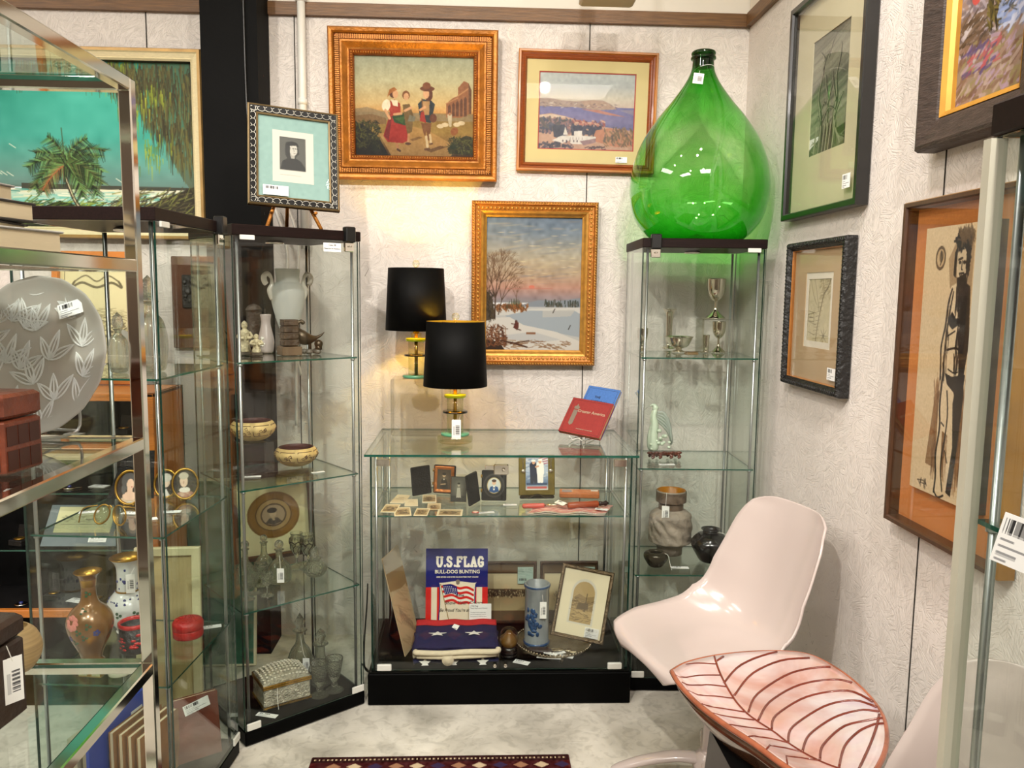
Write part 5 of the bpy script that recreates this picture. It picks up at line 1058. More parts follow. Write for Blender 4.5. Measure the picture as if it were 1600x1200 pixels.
MB().lathe([(.022, 0), (.022, .006)], 20, M=Matrix.Translation((-.03, -.112, .03)) @ Matrix.Rotation(R(80), 4, 'X')).build('grommet_patch', FC, t)
price_tag(t, None, (.0, .055, .082), 1.0, rz=R(-40), rx=R(-62), wid=.028, hgt=.056)
# amber finial
AMB = mat('amber_horn', (176, 126, 52), .3, 0, .25, 8, coat=.4)
t = thing('glass_dome_ornament', 'small amber ornament under a glass globe on a ringed black base', 'ornament', Z(795, 1024, S0 + .001))
MB().lathe(smoothprof([(.030, 0), (.031, .006), (.029, .010), (.031, .016), (.029, .021), (.030, .026), (.026, .034), (.02, .038)], 3), 28).build('base', mat('ebonised_wood', (14, 13, 13), .25, 0, .1, coat=.5), t)
MB().lathe(smoothprof([(.024, .039), (.027, .052), (.021, .068), (.008, .084), (0, .087)], 5), 24).build('amber_core', AMB, t)
MB().lathe(smoothprof([(.024, .038), (.033, .055), (.034, .076), (.026, .098), (.010, .106), (0, .107)], 5), 28, caps=False).build('globe', CLEAR, t)
flat_label('paper_label', 'white price label lying loose on the black deck by the glass globe', Z(815, 1035, S0 + .001), R(-26), .058, .028, seed=11)
# stoneware cylinder
GST = mat('grey_salt_glaze', (134, 140, 142), .3, 0, .1, 25, coat=.4, bump=.1); BST = mat('cobalt_glaze', (40, 72, 112), .3, 0, .35, 60, bump=.5, coat=.3)
tc_ = Vector(Z(866, 1010, S0 + .03))
t = thing('stoneware_vase', 'tall grey stoneware cylinder vase with a blue moulded figure and white tag', 'vase', (tc_.x - .064, tc_.y + .024, S0 + .0285), R(-20))
MB().lathe([(.045, 0), (.047, .004), (.047, .012), (.0445, .016), (.0445, .215), (.047, .219), (.047, .232), (.0445, .234), (.040, .232), (.039, .02), (0, .018)], 40, caps=False).build('body', GST, t)
for z in (.006, .222): MB().lathe([(.0455, z), (.0485, z + .003), (.0485, z + .008), (.0455, z + .011)], 40, caps=False).build('blue_band', BST, t)
b = MB(); rs = np.random.RandomState(4)
for k in range(26):
    a = R(-95) + rs.normal(0, .28); z = .045 + .10 * rs.rand(); b.ball((0, 0, 0), .010, 8, M=Matrix.Translation((.0435 * math.cos(a), .0435 * math.sin(a), z)) @ Matrix.Rotation(a, 4, 'Z') @ Matrix.Diagonal((.35, rs.uniform(.6, 1.2), rs.uniform(.6, 1.4), 1)))
stuff(b.build('moulded_figure', BST, t)); price_tag(t, (.03, -.036, .205), (.0355, -.044, .175), 1., rz=R(20), wid=.024, hgt=.062)
# tray
TRM = mat('tarnished_silver', (150, 138, 118), .3, .9, .3, 20, bump=.3, bscale=90)
t = thing('footed_tray', 'round footed silver tray with a pierced rim holding coins and labels', 'tray', (tc_.x, tc_.y, S0 + .001))
MB().lathe([(0, .026), (.117, .026), (.130, .031), (.138, .040), (.141, .040), (.131, .026), (.112, .022), (0, .022)], 48, caps=False).build('dish', TRM, t)
b = MB()
for k in range(72): b.ball((.139 * math.cos(k * math.pi / 36), .139 * math.sin(k * math.pi / 36), .041), .0045, 6)
stuff(b.build('beaded_rim', TRM, t))
for k in range(3):
    a = R(-80 + 120 * k); MB().tube(path([(.10 * math.cos(a), .10 * math.sin(a), .026), (.112 * math.cos(a), .112 * math.sin(a), .014), (.104 * math.cos(a), .104 * math.sin(a), .004)], 5), .007, 8).ball((.106 * math.cos(a), .106 * math.sin(a), .005), .0048, 8, sx=1.6, sy=1.6).build('foot', TRM, t)
tz = S0 + .001 + .0265
o = thing('spectacles_case', 'dark brown spectacles case lying on the silver tray before the stoneware vase', 'case', (tc_.x - .055, tc_.y - .045, tz + .001), R(-12)); MB().ball((0, 0, .009), .009, 14, sx=5.6, sy=2.2).build('case', mat('dark_brown_leather', (50, 38, 34), .5, 0, .3, 50, bump=.2), o)
for k, (x, y, a) in enumerate(((-.045, -.085, -14), (-.010, -.095, -8), (.035, -.09, -22), (.01, -.066, 20), (-.02, -.075, -30))): flat_label('coin_label', ('white coin label at the near rim of the silver tray beside the dark case', 'white coin label in the middle of the near rim of the tray', 'white coin label nearest the leaning arched drawing on the tray', 'white coin label crossing behind the others on the tray', 'white coin label tucked under the dark spectacles case')[k], (tc_.x + x, tc_.y + y, tz + .001 + .0022 * k), R(a), .05, .018, 'coin labels on the silver tray', seed=20 + k)
for k, (x, y) in enumerate(((.015, -.05), (.045, -.055), (.06, -.07), (-.005, -.052))): tag(MB().lathe([(.012 - .0012 * k, 0), (.0125, .001), (.0125, .002), (.011, .0024), (0, .0022)], 20).build('coin', SILVER, loc=(tc_.x + x, tc_.y + y, tz + .013)), ('silver coin before the arched drawing on the tray', 'silver coin under the arched drawing, second in its row', 'smallest silver coin at the tray rim below the arched drawing', 'silver coin by the foot of the stoneware vase')[k], 'coin', 'coins on the silver tray')
# arched drawing
SILF = mat('tooled_pewter_frame', (104, 88, 68), .35, .8, .3, 60, bump=.5, bscale=150)
c = Cv(80, 104, (226, 214, 182)); c.poly([(.22, .82), (.22, .34)] + [(.5 - .28 * math.cos(a * math.pi / 12), .34 - .22 * math.sin(a * math.pi / 12)) for a in range(13)] + [(.78, .82)], (206, 200, 184)); c.poly([(.26, .80), (.26, .35)] + [(.5 - .24 * math.cos(a * math.pi / 12), .35 - .19 * math.sin(a * math.pi / 12)) for a in range(13)] + [(.74, .80)], (172, 146, 98))
c.poly([(.26, .44), (.4, .36), (.55, .40), (.74, .36), (.74, .6), (.26, .6)], (140, 116, 76)); c.dabs(90, (.27, .42, .73, .78), .06, .008, [(84, 66, 42), (196, 174, 124), (104, 84, 54)], .7); c.line([(.56, .62), (.57, .34)], .01, (60, 46, 30)); c.poly([(.4, .5), (.62, .48), (.64, .58), (.38, .6)], (96, 78, 52))
m_ = lean(Vector(Z(900, 1012, S0 + .034)) + Vector((.026, .02, .021)), R(-7), R(19), R(9))
t = picture('framed_drawing', 'small framed arched drawing tilted on the silver tray in the glass counter', 'picture', .195, .262, (0, 0, 0), 0, [(0, 0), (0, .010), (.003, .013), (.010, .013), (.014, .009), (.014, .004)], SILF, art=c, ad=.004, artname='drawing', glaze=.0085)
t.matrix_world = m_; barcode_label(t, 'price_label', (.05, -.0095, .034), .052, .036, rot=(0, R(0), 0), seed=13)
# panoramic photographs
BRW = mat('brown_mat', (112, 88, 62), .8, 0, .04)
for k, (px, lab, gx) in enumerate(((792, 'wide framed crowd photograph behind the flag sign at the back of the counter', 1), (888, 'wide framed street photograph behind the stoneware vase at the back of the counter', 0))):
    c = Cv(110, 66, (206, 190, 152)); c.vg([(0, (212, 198, 162)), (.45, (196, 178, 138)), (.6, (150, 128, 92)), (1, (190, 170, 128))])
    if gx: c.rect(0, .44, 1, .62, (70, 56, 40)); c.dabs(220, (0, .42, 1, .64), .04, .02, [(206, 190, 150), (40, 32, 24), (120, 98, 70)], .9, 1.5, .3); c.line([(.0, .42), (1, .44)], .03, (90, 74, 54))
    else: c.dabs(120, (.2, .5, .9, .72), .06, .02, [(236, 226, 200), (90, 76, 54), (160, 140, 104)], .9, 1.5, .4); c.poly([(.4, .42), (.52, .30), (.66, .44)], (120, 96, 66)); c.rect(.42, .42, .64, .56, (150, 126, 90))
    q = P(px, 960, y=3.10); t = picture('framed_photograph', lab, 'picture', .235 if gx else .232, .25, (q.x, 3.105, S0 + .002), 0, [(0, 0), (0, .012), (.003, .015), (.008, .015), (.010, .010), (.010, .004)], mat('walnut_moulding', (66, 44, 30), .4, 0, .2, 10), rx=R(-3.5 * 0 - 3), art=c, aw=.21, ah=.15, ad=.004, artname='photograph', mats=((.009, (.018, .018, .045, .05), BRW, 'mat_board', .002),), glaze=.011)
    c2 = Cv(30, 34, (168, 190, 178)); c2.dabs(30, (.1, .1, .9, .6), .3, .02, [(120, 140, 130), (200, 214, 206)], .8, 0, .05); 
    for i in range(8): c2.rect(.1 + .06 * i, .68, .13 + .06 * i, .82, (50, 50, 54))
    c2.mesh('paper_label', .062, .068, t, (.072, -.0128, .195))
# ---------------------------------------------------------------- corner cabinet: silver, jade, pottery
H1, H2, H3, H0 = 1.2205, .8255, .4355, .0505
p = Vector((.795, 2.945, 1.6305))
DEM = glass('green_bottle_glass', (.88, .97, .80), (.38, .76, .35), 1.6, bump=.05, bscale=7, mott=(.72, .93, .68), mscale=6, zr=[(0, (.10, .55, .12)), (.05, (.30, .80, .30)), (.14, (.62, .92, .58)), (.26, (.88, .98, .84)), (.36, (.95, 1, .92)), (.46, (.55, .90, .50)), (.56, (.18, .62, .16)), (.62, (.10, .45, .10))])  # mottling in the tint imitates wavy reflections on the bottle
DEMN = glass('thick_green_glass', (.10, .42, .08), (.0, .12, .01), 1.5, bump=.08, bscale=12)
t = thing('glass_demijohn', 'huge green glass demijohn standing on top of the corner cabinet', 'bottle', p)
pr = smoothprof([(.0, .028), (.06, .012), (.125, .003), (.160, .006), (.195, .035), (.228, .085), (.245, .150), (.247, .205), (.236, .275), (.208, .350), (.160, .425), (.108, .490), (.068, .545), (.046, .585), (.0385, .610)], 5)
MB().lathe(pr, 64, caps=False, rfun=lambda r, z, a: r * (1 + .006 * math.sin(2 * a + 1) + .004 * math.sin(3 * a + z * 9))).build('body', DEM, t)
MB().lathe([(.0385, .6105), (.0365, .640), (.036, .664), (.029, .664), (.029, .612)], 40, caps=False).lathe(smoothprof([(.036, .634), (.0435, .638), (.0435, .646), (.038, .650), (.042, .654), (.0425, .661), (.037, .666), (.029, .664)], 3), 40, caps=False).build('neck', DEMN, t)
MB().tube(path([(.039 * math.cos(a), .039 * math.sin(a), .598 + .014 * math.sin(a + 2.6)) for a in [k * math.pi / 8 for k in range(17)]], 2), .0009, 5).build('tag_string', STRING, t)
price_tag(t, (-.02, -.034, .592), (-.030, -.062, .574), 1.1, rx=R(-38), rz=R(-12), ry=R(8), wid=.032, hgt=.05)
# acrylic riser with goblet on it
q = Z(1122, 553, H1, 0); t = thing('acrylic_riser', 'clear open acrylic riser under the silver goblet in the corner cabinet', 'riser', (q[0] + .006, q[1] + .075, H1))
rw, rh = .118, .128
MB().box((0, 0, rh - .0015), (rw, .11, .003)).build('top', ACRYL, t)
for s in (-1, 1): MB().box((s * (rw / 2 - .0015), 0, rh / 2 - .0015), (.003, .11, rh - .003)).build('side', ACRYL, t)
rp = t.location.copy()
def lathed(name, label, cat, loc, prof, m, n=4, seg=36, group=None, part='body', **k):
    t = thing(name, label, cat, loc, 0, group); MB().lathe(smoothprof(prof, n), seg, caps=False, **k).build(part, m, t); return t
GOB = [(0, .004), (.034, .001), (.036, .004), (.030, .010), (.012, .026), (.006, .040), (.0055, .062), (.008, .068), (.020, .078), (.031, .098), (.0345, .124), (.0352, .148), (.0338, .148), (.033, .124), (.029, .100), (.018, .082), (0, .078)]
lathed('silver_goblet', 'tall polished silver goblet standing on the acrylic riser', 'goblet', (rp.x, rp.y, H1 + rh + .0005), GOB, SILVER)
t = lathed('silver_goblet', 'small dented silver goblet standing under the acrylic riser', 'goblet', (rp.x + .015, rp.y - .004, H1 + .0005), [(a * .72, b * .78) for a, b in GOB], SILVER)
lathed('silver_beaker', 'tiny silver beaker under the acrylic riser beside the small goblet', 'cup', (rp.x - .036, rp.y - .015, H1 + .0005), [(0, .001), (.012, .001), (.010, .004), (.011, .03), (.013, .062), (.0122, .062), (.010, .01), (0, .006)], SILVER)
q = Z(1062, 551, H1); lathed('silver_bowl', 'footed silver bowl with a flared rim on the upper shelf of the corner cabinet', 'bowl', (q[0], q[1] + .02, H1 + .0005), [(0, .004), (.024, .001), (.025, .004), (.012, .010), (.014, .014), (.034, .022), (.045, .040), (.052, .056), (.0555, .058), (.0545, .0595), (.048, .054), (.040, .036), (.028, .022), (0, .018)], SILVER)
q = (q[0] + .006, q[1] + .04 + .165, H1 + .0005); lathed('silver_trumpet_vase', 'slender silver trumpet vase behind the flared silver bowl', 'vase', q, [(0, .004), (.026, .001), (.024, .006), (.010, .016), (.012, .03), (.013, .09), (.0145, .13), (.019, .148), (.028, .158), (.0275, .159), (.017, .147), (.012, .12), (0, .1)], SILVER)
q = Z(1010, 552, H1); lathed('silver_cup', 'silver cup half hidden behind the edge of the corner cabinet', 'cup', (.588, q[1] + .09, H1 + .0005), [(0, .003), (.018, .001), (.017, .004), (.006, .014), (.006, .03), (.018, .05), (.021, .085), (.0195, .085), (.016, .055), (0, .05)], SILVER)
q = Z(1081, 556, H1); t = thing('silver_box', 'small flat silver box lying between the bowl and the riser', 'box', (q[0], q[1] + .01, H1 + .001), R(10)); MB().box((0, 0, .006), (.046, .03, .011), bev=.003).build('body', SILVER, t); MB().box((0, 0, .0135), (.046, .03, .003), bev=.0012).build('lid', SILVER, t)
# jade bird
JADE = glass('pale_jade', (.62, .78, .66), (.40, .56, .46), 1.5, rough=.15, bump=.6, bscale=45, white=.55); JADE2 = mat('pale_green_stone', (196, 212, 190), .25, 0, .12, 14, coat=.3)
ROSE = mat('carved_rosewood', (88, 40, 24), .3, 0, .35, 20, bump=.4, bscale=60, coat=.3)
q = Z(1041, 721, H2); t = thing('wooden_stand', 'carved reddish wooden stand under the jade bird carving', 'stand', (q[0], q[1] + .05, H2 + .0042), R(4))
b = MB().box((0, 0, .016), (.118, .036, .012), bev=.004)
for x in (-.05, -.022, .02, .05): b.tube(path([(x, -.016, .014), (x + .008, -.022, .008), (x, -.02, .002)], 4), .005, 6).tube(path([(x, .016, .014), (x + .006, .02, .006), (x, .018, .002)], 4), .005, 6)
for x in (-.055, -.03, .0, .03, .056): b.ball((x, -.015, .021), .008, 8, sx=1.5, sz=.7)
b.build('stand', ROSE, t)
t = thing('jade_bird', 'pale green carved jade bird rising above flowers on its wooden stand', 'carving', (q[0] - .008, q[1] + .05, H2 + .0275))
MB().tube(path([(-.03, 0, .006), (-.035, 0, .05), (-.03, 0, .10), (-.034, 0, .135), (-.024, 0, .168)], 6), [.024, .028, .03, .031, .031, .03, .029, .028, .027, .026, .025, .024, .023, .022, .021, .020, .019, .018, .017, .016, .015, .014, .013, .012, .011], 12, sq=.7).tube(path([(-.026, 0, .16), (-.036, -.002, .176), (-.05, -.004, .172)], 5), [.012, .013, .012, .010, .008, .006, .005, .004, .003, .002, .001], 10).build('bird', JADE2, t)
for k in range(5): MB().tube(path([(-.022, .003 * k - .006, .15 - .008 * k), (.004 + .004 * k, .003 * k - .006, .145 - .016 * k), (.026 + .003 * k, .003 * k - .006, .10 - .014 * k), (.036, .003 * k - .006, .04 - .004 * k)], 6), [.004 + .007 * math.sin(math.pi * i / 18) for i in range(19)], 8, sq=.6).build('tail_plume', JADE, t)
b = MB(); rs = np.random.RandomState(3)
for k in range(16): b.ball((rs.uniform(-.045, .03), -.012 - .016 * rs.rand(), rs.uniform(.012, .085)), rs.uniform(.006, .011), 8, sz=.8)
stuff(b.build('carved_blossoms', JADE2, t))
flat_label('paper_label', 'white price label at the shelf edge before the wooden carved stand', Z(1042, 726, H2 + .0005), R(3), .058, .018, seed=31)
# pottery
LAVA = mat('grey_lava_glaze', (148, 136, 122), .6, 0, .35, 18, bump=.5, bscale=60); LAVA2 = mat('brown_speckled_glaze', (104, 88, 74), .45, 0, .3, 50, bump=.2); OCH = mat('ochre_glaze', (176, 112, 20), .3, 0, .2)
q = Z(1047, 866, H3); t = thing('lava_glaze_vase', 'large grey textured pottery vase with ochre lining and white tag', 'vase', (q[0], q[1] + .05, H3 + .0005))
rs = np.random.RandomState(9); ph = [(rs.randint(3, 14), rs.uniform(30, 150), rs.uniform(0, 6.3)) for _ in range(9)]
def lump(r, z, a):
    if .052 < z < .152: 
        e = min(1, (z - .052) / .01, (.152 - z) / .01); return r + e * .0034 * sum(math.sin(n * a + f * z + o) for n, f, o in ph) * .45
    return r
prz = [(0, .002), (.048, .002), (.049, .030)] + [(.06, .040), (.0775, .050)] + [(.081, .052 + .004 * k) for k in range(26)] + [(.078, .160), (.062, .172), (.046, .180), (.044, .205), (.046, .206), (.0565, .210), (.0575, .250), (.055, .253)]
MB().lathe(prz, 64, caps=False, rfun=lump, mi=None).build('body', LAVA, t)
MB().lathe([(.055, .253), (.051, .250), (.049, .212), (.03, .20), (0, .19)], 40, caps=False).build('lining', OCH, t)
MB().lathe([(.0478, .1785), (.0474, .206)], 40, caps=False).lathe([(.0583, .209), (.0588, .249)], 40, caps=False).build('collar', LAVA2, t)
price_tag(t, (-.030, -.050, .254), (-.036, -.066, .205), 1.15, rz=R(-20), wid=.024, hgt=.05)
GUN = mat('gunmetal_glaze', (62, 56, 44), .22, .55, .25, 10); BLKP = mat('burnished_black_clay', (14, 13, 14), .16, 0, .2, 8, coat=.5)
q = Z(1027, 890, H3); t = lathed('small_pottery_bowl', 'small dark metallic glazed bowl with a lopsided rim beside the textured vase', 'bowl', (q[0], q[1] + .035, H3 + .0005), [(0, .002), (.022, .001), (.036, .018), (.0455, .036), (.043, .050), (.030, .057), (.022, .054), (.021, .048), (.03, .035), (0, .02)], GUN, rfun=lambda r, z, a: r * (1 + .05 * math.sin(a + 1)))
MB().tube(path([(.02, -.02, .056), (.04, -.022, .05), (.048, -.03, .02), (.05, -.05, .002)], 5), .0008, 5).build('tag_string', STRING, t)
q = Z(1104, 884, H3); t = lathed('black_pottery_vase', 'squat burnished black pottery vase partly hidden by the white chair', 'vase', (q[0] + .028, q[1] + .05, H3 + .0005), [(0, .003), (.034, .001), (.054, .028), (.0715, .062), (.068, .084), (.048, .106), (.030, .114), (.029, .120), (.037, .1255), (.034, .127), (.025, .119), (.02, .1), (0, .09)], BLKP)
MB().tube(path([(.02, -.02, .118), (.05, -.025, .11), (.07, -.04, .075)], 5), .0008, 5).build('tag_string', STRING, t)
flat_label('paper_label', 'white price label lying between the two dark pottery pieces', Z(1062, 887, H3 + .0005), R(-4), .066, .02, seed=33)

# ---------------------------------------------------------------- angled cabinet: porcelain, bowls, crystal
CELA = glass('milky_porcelain', (.85, .88, .84), (.6, .66, .6), 1.5, rough=.05, white=.8); PORC = mat('white_porcelain', (224, 222, 210), .18, 0, .06, 6, coat=.5); LILAC = mat('lilac_porcelain', (186, 174, 170), .2, 0, .06, coat=.4)
IVORY = mat('carved_ivory_resin', (212, 200, 164), .4, 0, .3, 60, bump=.8, bscale=130); BRN = mat('dark_carved_box', (70, 52, 36), .45, 0, .4, 30, bump=.6, bscale=70); BRNZ = mat('brown_bronze', (82, 70, 56), .3, .7, .25, 15)
q = Z(462, 549, H1); t = thing('swan_handled_vase', 'pale porcelain urn with two swan neck handles on the upper shelf', 'vase', (q[0], q[1] + .085, H1 + .0005), R(28))
MB().lathe(smoothprof([(0, .003), (.040, .001), (.042, .006), (.030, .014), (.016, .022), (.014, .034), (.022, .060), (.042, .120), (.055, .175), (.056, .210), (.046, .236), (.038, .248), (.042, .285), (.039, .285), (.033, .25), (.03, .2)], 5), 40, caps=False).build('body', CELA, t)
for s in (-1, 1): MB().tube(path([(s * .052, 0, .185), (s * .062, 0, .215), (s * .054, 0, .236), (s * .056, 0, .258), (s * .068, 0, .272), (s * .080, 0, .262), (s * .078, 0, .244), (s * .072, 0, .236)], 6), [.005 + .005 * abs(math.cos(i / 42 * 4)) for i in range(43)], 10).build('swan_handle', PORC, t)
q = Z(447, 557, H1); t = thing('carved_stacked_box', 'dark carved square box in stacked tiers on a wooden plinth', 'box', (q[0], q[1] + .05, H1 + .0005), R(30)); MB().box((0, 0, .015), (.066, .066, .029), bev=.002).build('plinth', mat('brown_plinth', (104, 82, 60), .5, 0, .2, 20), t)
for k in range(4): MB().box((0, 0, .041 + .022 * k), (.052 - .001 * k, .052 - .001 * k, .018), bev=.003).build('tier', BRN, t); MB().box((0, 0, .0512 + .022 * k), (.048, .048, .004)).build('beaded_band', BRN, t)
q = Z(497, 554, H1); t = thing('bird_figurine', 'brown bronze long necked bird with a small figure on a rocky base', 'figurine', (q[0], q[1] + .045, H1 + .0005), R(20))
b = MB(); rs = np.random.RandomState(2)
for k in range(9): b.ball((rs.uniform(-.036, .036), rs.uniform(-.016, .016), .009), rs.uniform(.010, .016), 9, sz=.75)
b.build('rock_base', mat('grey_soapstone', (104, 98, 88), .35, 0, .3, 20), t)
MB().tube(path([(-.018, 0, .102), (-.028, 0, .112), (-.042, 0, .100), (-.040, 0, .078), (-.022, 0, .056), (.008, 0, .052), (.032, 0, .060), (.050, 0, .074)], 6), [.003, .006, .0075, .0075, .007, .0065, .006, .006, .006, .006, .006, .0065, .007, .0075, .008, .009, .012, .0145, .017, .0195, .0215, .023, .024, .0245, .0245, .024, .023, .0215, .0195, .017, .0145, .012, .010, .008, .006, .0055, .005, .0045, .004, .003, .002, .0015, .001], 12).tube([(.0, 0, .015), (.0, 0, .05)], .006, 8).build('bird', BRNZ, t)
MB().ball((.028, -.012, .035), .015, 12).tube([(.028, -.012, .015), (.028, -.012, .03)], .012, 8).build('small_figure', BRNZ, t)
def figurine(lab, px, py, dy, h, s):
    q = Z(px, py, H1); t = thing('ivory_figurine', lab, 'figurine', (q[0], q[1] + dy, H1 + .0005), R(25)); rs = np.random.RandomState(int(h * 1000))
    MB().box((0, 0, .006), (.034 * s, .03 * s, .011), bev=.002).build('base', mat('dark_figurine_base', (70, 62, 48), .5), t)
    MB().lathe([(a * s, b * h + .011) for a, b in smoothprof([(.013, 0), (.0135, .1), (.010, .35), (.0125, .55), (.012, .68), (.006, .76), (.0055, .80)], 4)], 14, rfun=lambda r, z, a: r * (1 + .12 * math.sin(5 * a + z * 90))).ball((0, 0, .011 + .88 * h), .0085 * s, 10).lathe([(.009 * s, .011 + .92 * h), (.006 * s, .011 + 1.0 * h), (0, .011 + 1.06 * h)], 10).tube(path([(-.012 * s, 0, .011 + .66 * h), (-.018 * s, -.008, .011 + .5 * h), (-.004 * s, -.014, .011 + .46 * h)], 4), .004 * s, 8).tube(path([(.012 * s, 0, .011 + .66 * h), (.018 * s, -.008, .011 + .5 * h), (.004 * s, -.014, .011 + .48 * h)], 4), .004 * s, 8).build('figure', IVORY, t)
figurine('taller carved ivory coloured figurine at the hinge side of the upper shelf', 379, 556, .03, .098, 1.25); figurine('shorter carved ivory coloured figurine beside the taller one on the upper shelf', 397, 557, .03, .058, 1.05)
q = Z(413, 552, H1); t = lathed('bud_vase', 'slim lilac porcelain bud vase with white blossom between figurines and stacked box', 'vase', (q[0], q[1] + .015, H1 + .0005), [(0, .002), (.020, .001), (.026, .02), (.027, .045), (.020, .08), (.0155, .105), (.0185, .13), (.0165, .13), (.0135, .105), (.015, .08), (0, .05)], LILAC)
b = MB(); 
for k in range(8): b.ball((-.006 + .012 * math.cos(k * 2.4) * (k / 8), -.0255, .04 + .014 * math.sin(k * 2.4)), .0045, 7)
stuff(b.build('applied_blossom', PORC, t))
q = Z(394, 545, H1); t = thing('grey_tankard', 'tall grey stoneware tankard with figural lid at the back of the upper shelf', 'tankard', (q[0] - .015, q[1] + .11, H1 + .0005), R(60)); GRT = mat('dark_relief_stoneware', (84, 78, 70), .45, 0, .4, 40, bump=.8, bscale=50)
MB().lathe(smoothprof([(0, .001), (.042, .001), (.042, .008), (.038, .02), (.036, .13), (.039, .138), (.037, .14)], 3), 28).build('body', GRT, t); MB().lathe(smoothprof([(.038, .1405), (.03, .155), (.014, .168), (.010, .185), (.014, .20), (.010, .22), (0, .23)], 4), 20).build('lid', GRT, t)
MB().tube(path([(.034, 0, .115), (.062, 0, .125), (.072, 0, .08), (.058, 0, .035), (.036, 0, .03)], 6), .006, 8).build('handle', GRT, t)
# bowls
POT = mat('incised_buff_clay', (206, 178, 116), .6, 0, .22, 30, bump=.25, bscale=90); POTI = mat('dark_red_clay', (70, 26, 16), .5, 0, .3, 12); INC = mat('incised_brown_lines', (92, 62, 34), .7, 0, .1)
def bowl(lab, loc, s, inside, seed):
    t = thing('incised_clay_bowl', lab, 'bowl', loc, R(30), 'incised clay bowls on the middle shelf')
    dip = lambda r, z, a: r
    outer = smoothprof([(0, .003), (.030, .001), (.058, .016), (.0745, .040), (.070, .056), (.060, .0665)], 5)
    MB().lathe([(r * s, z * s) for r, z in outer], 48, caps=False).build('body', POT, t)
    MB().lathe([(.060 * s, .0665 * s), (.0565 * s, .0655 * s), (.066 * s, .05 * s), (.064 * s, .036 * s), (.04 * s, .014 * s), (0, .012 * s)], 40, caps=False).build('inside', inside, t)
    b = MB(); rs = np.random.RandomState(seed)
    def on(a, f):
        z = .018 + .040 * f; r = np.interp(z, [o[1] for o in outer[4:]], [o[0] for o in outer[4:]]) + .0006
        return (r * s * math.cos(a), r * s * math.sin(a), z * s)
    for k in range(7):
        a0 = k * .9; b.tube([on(a0 + .75 * u, .12 + .0 * u) for u in (0, .25, .5, .75, 1)], .0012 * s, 5); b.tube([on(a0 + .75 * u, .98) for u in (0, .25, .5, .75, 1)], .0012 * s, 5); b.tube([on(a0, .12), on(a0 - .05, .5), on(a0, .98)], .0012 * s, 5)
        for j in range(6): 
            a1 = a0 + .12 + .5 * rs.rand(); f = .3 + .5 * rs.rand(); b.tube([on(a1, f), on(a1 + .1, f + .1), on(a1 + .15, f - .12), on(a1 + .05, f - .1)], .0011 * s, 5)
    stuff(b.build('incised_pattern', INC, t)); return t
q = Z(477, 729, H2); bowl('buff incised clay bowl with a dark red inside standing on the middle glass shelf', (q[0], q[1] + .045, H2 + .0008), 1.0, POTI, 3)
q = Z(390, 743, H2); t = thing('acrylic_block', 'clear acrylic block lifting the second incised bowl', 'riser', (q[0], q[1] + .055, H2 + .0005), R(33)); MB().box((0, 0, .054), (.105, .105, .107), bev=.002).build('block', ACRYL, t); MB().box((0, 0, .1065), (.10, .10, .002)).build('top_sheet', ACRYL, t)
bowl('buff incised clay bowl raised on a clear acrylic block', (t.location.x, t.location.y, H2 + .1095), 1.0, POTI, 8)
flat_label('paper_label', 'white price label before the clear acrylic block', Z(393, 745, H2 + .0005), R(12), .06, .02, seed=41); flat_label('paper_label', 'white price label before the incised bowl on the middle glass shelf', Z(497, 738, H2 + .0005), R(30), .045, .018, seed=42)
# framed round portrait
c = Cv(90, 110, (216, 204, 164)); c.ell(.5, .5, .375, .305, (122, 84, 34)); c.ell(.5, .5, .345, .28, (140, 98, 40)); c.ell(.5, .5, .26, .21, (92, 62, 34)); c.ell(.5, .5, .245, .20, (176, 142, 96)); c.ell(.5, .5, .185, .15, (84, 60, 46)); c.ell(.5, .5, .165, .134, (178, 150, 124)); c.poly([(.38, .6), (.44, .54), (.56, .54), (.62, .6), (.5, .63)], (90, 74, 66)); c.ell(.49, .48, .05, .055, (206, 176, 146)); c.ell(.48, .44, .07, .035, (54, 40, 34)); c.line([(.48, .52), (.5, .56)], .03, (200, 170, 140))
MAHO = mat('dark_mahogany', (62, 32, 20), .3, 0, .3, 6, coat=.3)
q = Z(440, 888, H3); t = picture('framed_portrait', 'framed round brown miniature portrait standing behind the crystal in the angled cabinet', 'picture', .30, .325, (q[0] - .05, q[1] + .115, H3 + .001), R(28), [(0, 0), (0, .016), (.003, .020), (.014, .020), (.020, .013), (.020, .004)], MAHO, rx=R(-7), art=c, ad=.004, artname='portrait', glaze=.0125)
barcode_label(t, 'price_label', (.085, -.0138, .288), .062, .02, seed=14)
# crystal
def decanter(lab, loc, prof, stop, m=CUT, tagat=None, group=None, name='crystal_decanter'):
    t = thing(name, lab, 'decanter', loc, R(20), group)
    sp_ = smoothprof(prof, 5); inn = [(max(0, r - .0035), z + (.004 if i < 8 else 0)) for i, (r, z) in enumerate(sp_)][::-1]
    MB().lathe(sp_ + inn, 32, caps=False).build('body', m, t)
    z = prof[-1][1] - .012; b = MB()
    kind, r, h = stop
    b.lathe([(.0055, z), (.0058, z + .012)], 14)
    if kind == 'ball': b.ball((0, 0, z + .014 + r * .92), r, 16)
    elif kind == 'spire': b.lathe([(.010, z + .0135), (r, z + .014 + h * .35), (r * .75, z + .014 + h * .72), (0, z + .014 + h)], 8, smooth=False)
    elif kind == 'drop': b.lathe([(.008, z + .0135), (r, z + .014 + h * .45), (0, z + .014 + h)], 4, smooth=False)
    b.build('stopper', CUT, t)
    if tagat: price_tag(t, (0, -.012, prof[-1][1] - .02), tagat, 1., rz=R(-20), wid=.024, hgt=.05)
    return t
